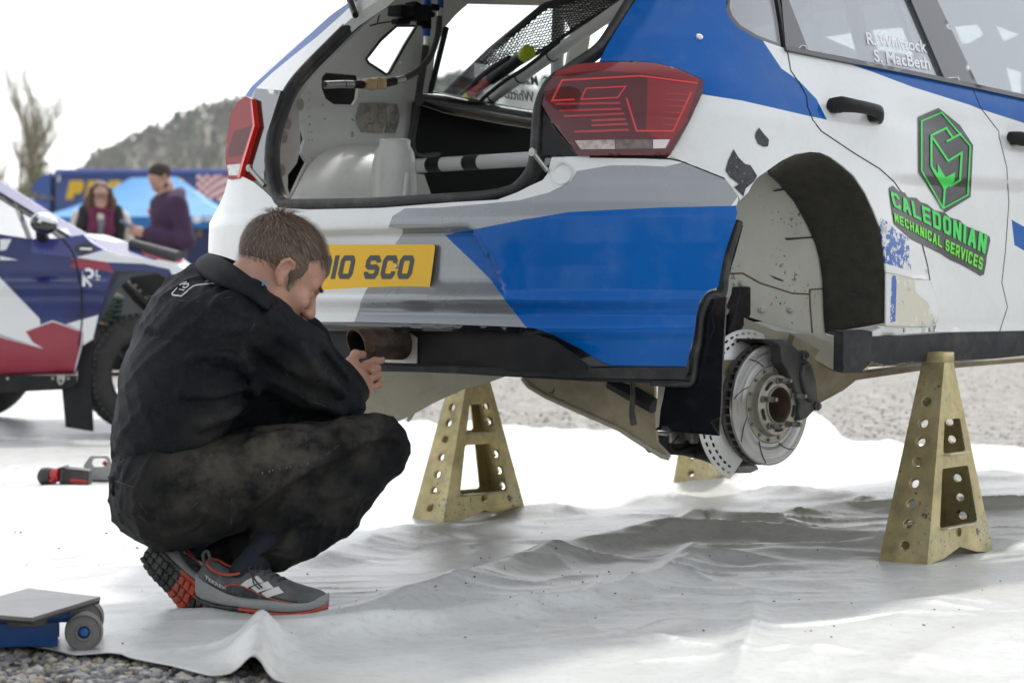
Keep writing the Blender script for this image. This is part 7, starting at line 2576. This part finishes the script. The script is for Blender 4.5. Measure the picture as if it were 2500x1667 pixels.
# right hand, closing on the pipe
Hr = SDF(A3(800, 1010, 5.60) - 0.02, A3(960, 840, 5.90) + 0.02, 0.0026)
Hr.cap(wrR, A3(866, 925, 5.72), 0.027, 0.026, 0.02)
for a, b, ra, rb in ((A3(872, 950, 5.68), A3(872, 905, 5.74), 0.026, 0.020), (A3(884, 955, 5.70), A3(893, 925, 5.76), 0.024, 0.018), (A3(862, 915, 5.70), A3(858, 893, 5.73), 0.020, 0.016)):
    Hr.cap(a, b, ra, rb, 0.014)
Hr.chain([A3(856, 905, 5.71), A3(857, 884, 5.725), A3(868, 866, 5.755), A3(886, 865, 5.785)], [0.0165, 0.0125, 0.0112, 0.0088], 0.008)
fing = [[A3(872, 904, 5.745), A3(893, 890, 5.775), A3(913, 881, 5.80), A3(932, 880, 5.815)],
        [A3(882, 914, 5.75), A3(910, 901, 5.785), A3(921, 899, 5.765), A3(908, 905, 5.742)],
        [A3(888, 926, 5.75), A3(914, 918, 5.785), A3(922, 918, 5.762), A3(907, 924, 5.738)],
        [A3(894, 942, 5.745), A3(918, 938, 5.775), A3(926, 939, 5.752), A3(911, 945, 5.733)]]
for f, r in zip(fing, (0.0098, 0.0100, 0.0096, 0.0088)):
    Hr.chain(f, [r * 1.05, r, r * 0.95, r * 0.82], 0.0035)
# left hand at his face
Hl = SDF(A3(690, 850, 5.36) - 0.04, A3(800, 740, 5.56) + 0.04, 0.004)
Hl.cap(wrL, A3(732, 800, 5.44), 0.027, 0.024, 0.02)
for q in range(4):
    b0_ = A3(732 - q * 3, 800 + q * 9, 5.43)
    Hl.chain([b0_, A3(715 - q * 2, 785 + q * 10, 5.39), A3(706, 800 + q * 9, 5.37)], [0.010, 0.0095, 0.008], 0.004)
Hl.chain([A3(738, 802, 5.45), A3(724, 783, 5.44), A3(712, 776, 5.43)], [0.013, 0.0105, 0.009], 0.006)
Bd.obj('body', M_skin, man, 1, [Hd.mesh(), Hr.mesh(), Hl.mesh()])
# nails on the visible fingers
for f, nn in ((fing[0], (0.2, -0.6, 0.8)), ([A3(868, 866, 5.755), A3(886, 865, 5.785)], (-0.1, -0.8, 0.6))):
    tip, pr = f[-1], f[-2]
    dn = (tip - pr) / np.linalg.norm(tip - pr)
    bm = bmesh.new()
    bmesh.ops.create_uvsphere(bm, u_segments=10, v_segments=6, radius=1, matrix=Matrix.Translation(Vector(tip + dn * 0.002 + np.array(nn) * 0.0065) - man.location) @ Vector(dn).to_track_quat('X', 'Z').to_matrix().to_4x4() @ Matrix.Diagonal((0.006, 0.0045, 0.003, 1)))
    bmobj('finger_nail', bm, mat('nail', (0.50, 0.32, 0.25), 0.35), man, sharp=None)
# hair: cap plus strands
hair_c = ((0.165, 0.112, 0.074), (0.27, 0.19, 0.13), (0.105, 0.070, 0.047), (0.33, 0.27, 0.21))
M_hair = [mat('hair_%d' % i, c, 0.5) for i, c in enumerate(hair_c)]
Hc = SDF(ho - 0.19, ho + 0.19, 0.0045)
Hc.ell(hp(-0.004, 0, 0.048), Rh, (0.102, 0.0785, 0.0895), 0.0)
Hc.cap(hp(0.036, 0.058, 0.035), hp(0.026, 0.066, -0.018), 0.012, 0.004, 0.01)
Hc.cap(hp(0.036, -0.058, 0.035), hp(0.026, -0.066, -0.018), 0.012, 0.004, 0.01)
Hc.cut(hp(0.083, 0, 0.058), Rh[0] * 0.95 - Rh[2] * 0.42)
Hc.cut(hp(-0.045, 0, -0.048), -Rh[2] * 0.92 + Rh[0] * 0.40)
for s_ in (1, -1):
    Hc.ell(hp(0.050, s_ * 0.080, -0.014), Rh, (0.026, 0.03, 0.036), 0.004, True)
Hc.ell(hp(-0.004, 0.085, 0.004), Rh, (0.021, 0.02, 0.031), 0.004, True)
Hc.ell(hp(-0.004, -0.085, 0.004), Rh, (0.021, 0.02, 0.031), 0.004, True)
hv, hq = Hc.mesh()
hairo = Hc.obj('hair', M_hair[2], man)
V, Fc, MI = [], [], []
rs = np.random.RandomState(2)
crown = hp(-0.055, 0.0, 0.125)
cen = hp(0, 0, 0.045)
sel = hv[rs.randint(0, len(hv), 9000)]
for p in sel:
    n = p - cen
    n = n / np.linalg.norm(n)
    if (p - cen) @ Rh[2] < -0.085: continue
    out = p - crown
    out = out - n * (out @ n)
    lo_ = np.linalg.norm(out)
    t = out / (lo_ + 1e-6)
    t = t + Rh[0] * 0.45 + np.array([0, 0, -0.25]) + rs.normal(size=3) * 0.16
    t = t - n * (t @ n)
    t = t / np.linalg.norm(t)
    top = (p - cen) @ Rh[2] > 0.03
    L = rs.uniform(0.018, 0.036) * (1.15 if top else 0.62)
    lift = rs.uniform(0.10, 0.45) * (1.0 if top else 0.35)
    if lo_ < 0.03: lift += 0.5
    wv = np.cross(n, t) * rs.uniform(0.0004, 0.0009)
    b = len(V)
    pts = [p - n * 0.003, p + t * L * 0.5 + n * L * lift * 0.5, p + t * L + n * L * lift * 0.45]
    side_ = (p - cen) @ Rh[2] < 0.02 and (p - cen) @ Rh[0] > -0.02
    for i, q in enumerate(pts[:2]):
        V += [q - wv * (1 - 0.3 * i), q + wv * (1 - 0.3 * i)]
    V.append(pts[2])
    Fc += [(b, b + 1, b + 3), (b, b + 3, b + 2), (b + 2, b + 3, b + 4)]
    ci = rs.choice(4, p=[0.40, 0.15, 0.15, 0.30]) if side_ else rs.choice(4, p=[0.42, 0.28, 0.25, 0.05])
    MI += [ci] * 3
# eyebrow bristles
for s in (1,):
    for q in range(160):
        t = rs.rand()
        p = hp(0.1035 - 0.022 * t * t, s * (0.012 + 0.038 * t), 0.021 + rs.uniform(-0.003, 0.004))
        d_ = Rh[0] * 0.7 + Rh[1] * s * 0.5 - Rh[2] * rs.uniform(-0.2, 0.5)
        d_ = d_ / np.linalg.norm(d_) * rs.uniform(0.006, 0.012)
        wv = np.cross(d_, Rh[0])
        wv = wv / (np.linalg.norm(wv) + 1e-9) * 0.0005
        b = len(V)
        V += [p - wv, p + wv, p + d_]
        Fc.append((b, b + 1, b + 2))
        MI.append(2)
so = mesh('hair_strands', np.array(V) - np.array(man.location), Fc, M_hair, hairo, False, MI)
so['kind'] = 'stuff'

# jacket
J = SDF(lo, hi, 0.0065)
tors = [((400, 1105, 5.28), (0.105, 0.165, 0.12)), ((428, 985, 5.29), (0.118, 0.185, 0.15)), ((468, 868, 5.32), (0.118, 0.20, 0.14)), ((528, 786, 5.36), (0.122, 0.205, 0.105))]
for c, r in tors:
    J.ell(A3(*c), BT, r, 0.07)
J.chain([spine[3] - np.array([0.03, 0, 0.01]), A3(600, 735, 5.34)], [0.10, 0.075], 0.04)
J.ell(A3(560, 930, 5.43), BT, (0.13, 0.15, 0.13), 0.05)
J.ell(A3(600, 1010, 5.47), BT, (0.15, 0.12, 0.10), 0.05)
J.chain([shR, A3(722, 886, 5.32), elR], [0.080, 0.074, 0.062], 0.045)
J.chain([elR, (elR + wrR) / 2, wrR - (wrR - elR) * 0.10], [0.060, 0.048, 0.038], 0.02)
J.cap(A3(832, 992, 5.40), elR, 0.036, 0.05, 0.02)
J.chain([shL, elL, wrL], [0.082, 0.062, 0.046], 0.04)
J.rough(0.0014, 14, 5)
J.wrinkle(0.0055, 26, 31, 5)
J.wrinkle(0.003, 55, 37, 3)
def fold(S_, pts, r, k, sub=False, lift=0.0, y0=None, y1=None):
    P = S_.see(pts, y0, y1)
    P = [p + np.array([0, -r * (0.35 if not sub else 0.2), 0]) for p in P]
    S_.chain(smooth3(P), r, k, sub)
def smooth3(P):
    return [np.array(v) for v in smooth_line([Vector(p) for p in P], 3)]
m1 = lambda *p: Z(250, 500, 2.904, p)
m2 = lambda *p: Z(250, 980, 2.8, p)
for pts, r in ((m1((1000, 1100), (1100, 1230), (1300, 1330), (1480, 1420)), 0.012), (m1((1050, 1000), (1060, 1150), (1130, 1290)), 0.010), (m1((1200, 700), (1080, 850), (1010, 1010), (1000, 1150)), 0.007),
               (m1((1480, 1160), (1600, 1240), (1700, 1330)), 0.010), (m1((1560, 1000), (1640, 1110), (1740, 1220)), 0.009), (m1((1400, 1370), (1560, 1420), (1700, 1480)), 0.010),
               (m1((640, 1090), (800, 1080), (980, 1130)), 0.011), (m1((850, 1080), (950, 1100), (1050, 1190)), 0.009), (m1((560, 1330), (800, 1350), (1000, 1300)), 0.010),
               (m1((1130, 600), (1050, 560), (940, 545), (850, 580)), 0.010), (m1((1000, 640), (900, 640), (800, 700)), 0.008), (m1((1230, 900), (1380, 1000), (1500, 1120)), 0.009),
               (m1((880, 1480), (1010, 1380), (1110, 1290)), 0.012), (m1((700, 1560), (860, 1500), (960, 1440)), 0.010), (m1((1130, 780), (1250, 830), (1400, 960)), 0.006)):
    fold(J, pts, r, 0.014)
for pts, r in ((m1((1215, 660), (1110, 780), (1030, 930), (1000, 1060), (1005, 1180)), 0.009), (m1((1060, 1040), (1180, 1160), (1340, 1260), (1500, 1340)), 0.016), (m1((1600, 1150), (1480, 1260), (1400, 1360)), 0.003),
               (m1((1100, 1220), (1200, 1330), (1400, 1420)), 0.018), (m1((700, 1120), (860, 1120), (980, 1170)), 0.008), (m1((620, 1400), (820, 1400), (1010, 1340)), 0.008), (m1((860, 640), (860, 900), (850, 1150)), 0.0025), (m1((1560, 1060), (1660, 1180), (1760, 1290)), 0.007),
               (m1((300, 900), (500, 960), (700, 980)), 0.004)):
    fold(J, pts, r, 0.007, True)
# waistband
for yy, r in ((395, 0.006), (560, 0.009), (645, 0.007)):
    fold(J, m2((70, yy - 30), (150, yy), (300, yy + 20), (480, yy), (650, yy - 40), (780, yy - 70)), r, 0.012, yy == 395)
J.cut(A3(400, 1215, 5.2), BT[0] * 0.10 + np.array([0.12, 0, -1.0]))
jac = J.obj('overall_jacket', M_cov, man)
# collar: a standing band round the neck
up = [A3(507, 617, 5.36), A3(548, 632, 5.25), A3(615, 678, 5.20), A3(660, 715, 5.22), A3(700, 742, 5.28), A3(705, 735, 5.40), A3(650, 680, 5.48), A3(570, 635, 5.46)]
dn_ = [A3(476, 668, 5.36), A3(520, 690, 5.20), A3(600, 722, 5.14), A3(655, 760, 5.16), A3(705, 800, 5.27), A3(710, 790, 5.42), A3(640, 730, 5.54), A3(540, 690, 5.52)]
U = smooth_line([Vector(p) for p in up], 7, True)
D_ = smooth_line([Vector(p) for p in dn_], 7, True)
V, Fc = [], []
nU = len(U)
for j in range(7):
    t = j / 6
    for a, b in zip(U, D_):
        p = a.lerp(b, t)
        cx_ = (sum(U, Vector()) / nU).lerp(sum(D_, Vector()) / nU, t)
        V.append(p + (p - cx_) * 0.10 * math.sin(t * math.pi) - man.location)
for j in range(6):
    for i in range(nU):
        Fc.append((j * nU + i, (j + 1) * nU + i, (j + 1) * nU + (i + 1) % nU, j * nU + (i + 1) % nU))
col = mesh('collar', V, Fc, M_cov, jac)
md = col.modifiers.new('t', 'SOLIDIFY')
md.thickness = 0.006
bm = bmesh.new()
tube(bm, [Vector(p) - man.location for p in (A3(649, 683, 5.185), A3(645, 690, 5.185), A3(640, 697, 5.18))], 0.0022, 6)
bmobj('collar_label', bm, mat('cyan_label', (0.02, 0.25, 0.42), 0.6), jac)
# white piping and mark on the back
def on_j(px): return [Vector(p) + Vector((0, -0.0015, 0)) - man.location for p in J.see(px)]
M_pipe = mat('white_piping', (0.72, 0.72, 0.72), 0.6)
bm = bmesh.new()
tube(bm, on_j(dens(m1((830, 552), (740, 562), (665, 570), (640, 580), (560, 648), (500, 640), (495, 628), (555, 565), (600, 548)), 6, False)), 0.0017, 6)
bmobj('back_piping', bm, M_pipe, jac)
bm = bmesh.new()
for sgm in (m1((575, 572), (588, 562), (608, 560), (615, 570), (600, 583), (585, 590), (572, 582)), m1((545, 600), (580, 606))):
    tube(bm, on_j(dens(sgm, 5, False)), 0.0017, 6)
bmobj('back_logo', bm, M_pipe, jac)

# trousers
T = SDF(lo, hi, 0.0065)
T.ell(A3(402, 1205, 5.29), BT, (0.115, 0.175, 0.118), 0.04)
T.ell(A3(405, 1130, 5.29), BT, (0.10, 0.16, 0.10), 0.04)
T.chain([hipR, A3(680, 1150, 5.24), kneeR], [0.116, 0.090, 0.076], 0.04)
T.chain([kneeR, A3(800, 1240, 5.28), A3(672, 1330, 5.20)], [0.072, 0.068, 0.054], 0.010)
T.chain([hipL, kneeL], [0.115, 0.074], 0.04)
T.chain([kneeL, ankL], [0.072, 0.05], 0.02)
T.rough(0.0014, 13, 8)
T.wrinkle(0.0055, 25, 41, 5)
T.wrinkle(0.003, 52, 47, 3)
for pts, r in ((m2((880, 400), (1050, 480), (1250, 440), (1500, 380), (1660, 240)), 0.009), (m2((1390, 170), (1390, 380)), 0.006), (m2((1660, 150), (1640, 260), (1700, 300)), 0.009), (m2((1990, 290), (1900, 330), (1720, 420), (1560, 520)), 0.012),
               (m2((1990, 370), (1900, 400), (1760, 470)), 0.010), (m2((1300, 740), (1500, 760), (1700, 720)), 0.010), (m2((1540, 680), (1650, 650), (1740, 660)), 0.009), (m2((700, 740), (620, 830), (470, 890)), 0.009),
               (m2((860, 560), (880, 700), (880, 830)), 0.008), (m2((1030, 930), (1150, 1000), (1320, 1050)), 0.010), (m2((1000, 300), (1150, 250), (1300, 220)), 0.010), (m2((250, 690), (330, 800), (560, 760), (640, 680)), 0.006),
               (m2((1450, 560), (1300, 680), (1150, 800)), 0.012), (m2((1900, 560), (1780, 640), (1600, 700)), 0.008), (m2((1150, 870), (1300, 840), (1500, 800)), 0.008)):
    fold(T, pts, r, 0.013)
for pts, r in ((m2((2000, 330), (1800, 440), (1600, 545), (1400, 650), (1200, 790), (1060, 900)), 0.042), (m2((470, 885), (600, 860), (700, 790)), 0.005), (m2((780, 560), (760, 640), (780, 720)), 0.006), (m2((1040, 940), (1180, 1030), (1330, 1040)), 0.005),
               (m2((1700, 300), (1850, 300), (2000, 290)), 0.006), (m2((1330, 790), (1500, 800), (1680, 760)), 0.007), (m2((1400, 180), (1405, 400)), 0.003), (m2((900, 500), (1060, 505), (1250, 470)), 0.004), (m2((300, 640), (300, 790)), 0.003)):
    fold(T, pts, r, 0.007, True)
trs = T.obj('overall_trousers', M_cov2, man)
# seams, pocket edges and worn stitching
M_seam = mat('overall_seam', (0.040, 0.038, 0.034), 0.8)
M_stitch = mat('worn_stitch', (0.20, 0.18, 0.14), 0.8)
def seam(S_, pts, par, m=M_seam, r=0.0011, step=8):
    P = S_.see(dens(pts, step, False))
    bm = bmesh.new()
    tube(bm, [Vector(p) + Vector((0, -0.0004, 0)) - man.location for p in P], r, 5)
    bmobj('seam', bm, m, par)
for pts in (m1((1205, 665), (1110, 785), (1030, 935), (1000, 1065), (1005, 1180)), m1((1600, 1150), (1490, 1255), (1400, 1355)), m1((1400, 1355), (1560, 1420), (1700, 1470)), m1((300, 640), (520, 680), (760, 690), (960, 640))):
    seam(J, pts, jac)
for pts in (m2((900, 505), (1060, 490), (1250, 455), (1500, 385), (1640, 280)), m2((1390, 170), (1395, 400)), m2((250, 690), (330, 805), (560, 765), (650, 690)), m2((470, 890), (600, 850), (720, 740)), m2((880, 560), (885, 700), (880, 840)), m2((90, 540), (250, 600), (500, 585), (760, 510))):
    seam(T, pts, trs)
for k in range(9):
    a = m1((1290 + k * 17, 1190 + k * 17))[0]
    seam(J, [a, (a[0] + 2.5, a[1] - 3)], jac, M_stitch, 0.0016, 2)
for k in range(22):
    a = m2((900 + k * 24, 515 - k * 4.5))[0]
    seam(T, [a, (a[0] + 1.0, a[1] + 5)], trs, M_stitch, 0.0011, 3)
# sock
So = SDF(ankR - 0.12, ankR + 0.12, 0.006)
So.chain([A3(652, 1342, 5.195), A3(600, 1400, 5.17)], [0.038, 0.036], 0.01)
So.obj('sock', mat('navy_sock', (0.008, 0.010, 0.020), 0.9), man)
So = SDF(ankL - 0.14, ankL + 0.14, 0.006)
So.chain([ankL + np.array([0.0, 0, 0.06]), ankL, A3(440, 1400, 5.32)], [0.042, 0.040, 0.038], 0.01)
So.obj('sock', mat('navy_sock2', (0.008, 0.010, 0.020), 0.9), man)


# shoes: lofted along the foot
M_up = mat('shoe_mesh_grey', (0.085, 0.088, 0.085), 0.7, noise=(30, 0.2), dirt=((0.24, 0.23, 0.19), 14, 0.4), bump=(260, 0.5))
M_upd = mat('shoe_dark', (0.030, 0.032, 0.033), 0.7, noise=(60, 0.6), dirt=((0.20, 0.20, 0.18), 70, 0.5))
M_mid = mat('midsole_grey', (0.21, 0.22, 0.215), 0.6, noise=(12, 0.15), dirt=((0.34, 0.33, 0.29), 10, 0.4))
M_or = mat('sole_orange', (0.40, 0.058, 0.025), 0.6, noise=(20, 0.2), dirt=((0.16, 0.12, 0.09), 14, 0.6))
M_lug = mat('sole_black', (0.022, 0.023, 0.022), 0.7, dirt=((0.16, 0.16, 0.14), 30, 0.5))
M_str = mat('shoe_stripe', (0.56, 0.56, 0.52), 0.55, dirt=((0.3, 0.3, 0.27), 20, 0.4))
sS = [0, 0.03, 0.08, 0.16, 0.25, 0.33, 0.42, 0.50, 0.60, 0.70, 0.80, 0.90, 0.96, 1.0]
sT = [0.060, 0.092, 0.106, 0.094, 0.084, 0.090, 0.100, 0.094, 0.082, 0.072, 0.066, 0.062, 0.056, 0.042]
sW = [0.014, 0.027, 0.033, 0.036, 0.037, 0.037, 0.039, 0.042, 0.047, 0.050, 0.049, 0.042, 0.032, 0.010]
sB = [0.020, 0.014, 0.010, 0.006, 0.004, 0.004, 0.004, 0.004, 0.004, 0.005, 0.008, 0.014, 0.019, 0.024]
def shoe(M, label, L=0.295, side=1):
    root = empty('shoe')
    root.matrix_world = M
    f = lambda arr, s: float(np.interp(s, sS, arr))
    Ns, Na = 44, 24
    def loft(name, z0f, z1f, wf, m, pw=2.6, par=None):
        V, Fc = [], []
        for i in range(Ns + 1):
            s = i / Ns
            z0, z1, w_ = z0f(s), z1f(s), wf(s)
            off = 0.006 * math.sin(s * math.pi) * side
            for a in range(Na):
                t = 2 * math.pi * a / Na
                c, q = math.cos(t), math.sin(t)
                e = 2 / pw
                V.append((s * L, off + w_ * np.sign(c) * abs(c) ** e, (z0 + z1) / 2 + (z1 - z0) / 2 * np.sign(q) * abs(q) ** e))
        for i in range(Ns):
            for a in range(Na):
                Fc.append((i * Na + a, (i + 1) * Na + a, (i + 1) * Na + (a + 1) % Na, i * Na + (a + 1) % Na))
        Fc.append(tuple(range(Na))[::-1])
        Fc.append(tuple(Ns * Na + a for a in range(Na)))
        o = mesh(name, V, Fc, m, par or root)
        o.data.set_sharp_from_angle(angle=1.2)
        return o
    midtop = lambda s: f(sB, s) + 0.037 + 0.022 * math.exp(-((s - 0.02) / 0.22) ** 2) + 0.004 * math.sin(s * 12)
    uppr = loft('upper', lambda s: f(sB, s) + 0.016, lambda s: f(sT, s), lambda s: f(sW, s), M_up, 2.2)
    loft('midsole', lambda s: f(sB, s) + 0.010, midtop, lambda s: f(sW, s) + 0.0045, M_mid, 4.0)
    out = loft('outsole', lambda s: f(sB, s) + 0.003, lambda s: f(sB, s) + 0.013, lambda s: f(sW, s) + 0.002, M_or, 4.0)
    out.data.materials.append(M_lug)
    out.data.polygons.foreach_set('material_index', [1 if p.center.x < 0.36 * L else 0 for p in out.data.polygons])
    # lugs
    for s in np.linspace(0.04, 0.96, 15):
        for q in (-0.62, 0, 0.62):
            bm = bmesh.new()
            bx(bm, (s * L, q * f(sW, s) + 0.006 * math.sin(s * math.pi) * side, f(sB, s) + 0.0005), (0.013, f(sW, s) * 0.50, 0.009), 0.3 * (1 if q > 0 else -1), 0.0018, 1)
            bmobj('lug', bm, M_lug if s < 0.42 or (s > 0.58 and q * side < 0.5) else M_or, out, sharp=30)
    # overlays on the outer side, laid just off the loft
    def sp_(s, v, off=0.0012):
        """v: 0 at sole, 1 at top; outer side (-y)"""
        z0, z1, w_ = f(sB, s) + 0.016, f(sT, s), f(sW, s)
        q = np.clip(2 * v - 1, -0.98, 0.98)
        c = (1 - abs(q) ** 2.2) ** (1 / 2.2)
        return Vector((s * L, 0.006 * math.sin(s * math.pi) * side - (w_ * c + off), (z0 + z1) / 2 + (z1 - z0) / 2 * q))
    def patch(name, bl_, br2, tr2, tl2, m, off=0.0014, th=0.001):
        n1, n2 = 10, 10
        V = []
        for i in range(n1 + 1):
            for j in range(n2 + 1):
                u, v = i / n1, j / n2
                a = [(1 - u) * (1 - v) * bl_[k] + u * (1 - v) * br2[k] + u * v * tr2[k] + (1 - u) * v * tl2[k] for k in (0, 1)]
                V.append(sp_(a[0], a[1], off))
        Fc = [(i * (n2 + 1) + j, (i + 1) * (n2 + 1) + j, (i + 1) * (n2 + 1) + j + 1, i * (n2 + 1) + j + 1) for i in range(n1) for j in range(n2)]
        return mesh(name, V, Fc, m, uppr)
    patch('mud_guard_overlay', (0.06, 0.30), (0.95, 0.25), (0.90, 0.50), (0.10, 0.62), M_upd, 0.0010)
    for k in range(3):
        s0 = 0.38 + k * 0.085
        patch('stripe', (s0, 0.60 - 0.05 * k), (s0 + 0.055, 0.52 - 0.05 * k), (s0 + 0.175, 0.84 - 0.02 * k), (s0 + 0.115, 0.90), M_str, 0.0022)
    patch('toe_cap', (0.84, 0.30), (0.985, 0.35), (0.965, 0.78), (0.83, 0.78), M_up, 0.0018)
    for line, r in (([(0.26, 0.60), (0.34, 0.63), (0.42, 0.52), (0.55, 0.44), (0.68, 0.42), (0.80, 0.40)], 0.0016), ):
        bm = bmesh.new()
        tube(bm, smooth_line([sp_(a, b, 0.001) for a, b in line], 4), r, 6)
        bmobj('orange_piping', bm, M_or, uppr)
    bm = bmesh.new()
    cl = [(0.07, 0.006, 0.104), (0.10, -0.022, 0.099), (0.17, -0.029, 0.088), (0.26, -0.029, 0.083), (0.36, -0.022, 0.088), (0.40, 0.006, 0.094), (0.36, 0.03, 0.088), (0.26, 0.036, 0.083), (0.17, 0.036, 0.088), (0.10, 0.030, 0.099)]
    tube(bm, smooth_line([(a * L, b, c) for a, b, c in cl], 4, True) + [Vector((cl[0][0] * L, cl[0][1], cl[0][2]))], 0.0028, 6)
    bmobj('collar_trim', bm, M_or, uppr)
    bm = bmesh.new()
    tube(bm, smooth_line([(0.05 * L, 0.006, 0.088), (0.02 * L, 0.006, 0.112), (0.055 * L, 0.006, 0.122), (0.08 * L, 0.006, 0.104)], 4), 0.0035, 6)
    bmobj('pull_tab', bm, M_up, uppr)
    bm = bmesh.new()
    for k in range(5):
        s = 0.42 + k * 0.055
        zt = f(sT, s)
        w_ = f(sW, s)
        tube(bm, smooth_line([(s * L, -w_ * 0.52, zt - 0.012), ((s + 0.01) * L, 0.004, zt + 0.004), ((s + 0.02) * L, w_ * 0.6, zt - 0.012)], 4), 0.0026, 6)
    for q in ((-0.02, -0.008), (0.015, -0.02)):
        tube(bm, smooth_line([(0.42 * L, 0.004, 0.098), (0.45 * L, q[0] - 0.02, 0.105), (0.50 * L, q[1] - 0.03, 0.080), (0.56 * L, q[1] - 0.034, 0.066)], 4), 0.0018, 6)
    bmobj('laces', bm, M_lug, uppr)
    # lettering on the heel side
    vs, fs = text2d('TERREX', 0.01)
    wx = vs[:, 0].max()
    mesh('lettering', [sp_(0.10 + 0.17 * x / wx, 0.60 - 0.10 * x / wx + 0.10 * y / 0.72, 0.0024) for x, y in vs], [tuple(map(int, q)) for q in fs], M_str, uppr, False)
    return root
def mat_axes(o, x, z):
    x = Vector(x).normalized()
    z = Vector(z)
    z = (z - x * z.dot(x)).normalized()
    y = z.cross(x)
    return Matrix(((x.x, y.x, z.x, o[0]), (x.y, y.y, z.y, o[1]), (x.z, y.z, z.z, o[2]), (0, 0, 0, 1)))
heelR = A3(484, 1480, 5.20)
toeR = A3(797, 1514, 5.11)
def adopt(sh, label):
    """a shoe is worn: it belongs to the man as a part with its own pieces"""
    bpy.context.view_layer.update()
    for c in list(sh.children):
        m = c.matrix_world.copy()
        c.parent = man
        c.matrix_parent_inverse = Matrix.Identity(4)
        c.matrix_basis = Matrix.Translation(-man.location) @ m
    bpy.data.objects.remove(sh)
shR_ = shoe(mat_axes(heelR, toeR - heelR, (0.05, -0.10, 1)), 'r', L=float(np.linalg.norm(toeR - heelR)))
adopt(shR_, '')
heelL = A3(342, 1352, 5.25)
toeL = A3(498, 1512, 5.22)
shL_ = shoe(mat_axes(heelL, toeL - heelL, (0.45, 0.80, 0.32)), 'l', L=0.25, side=-1)
adopt(shL_, '')
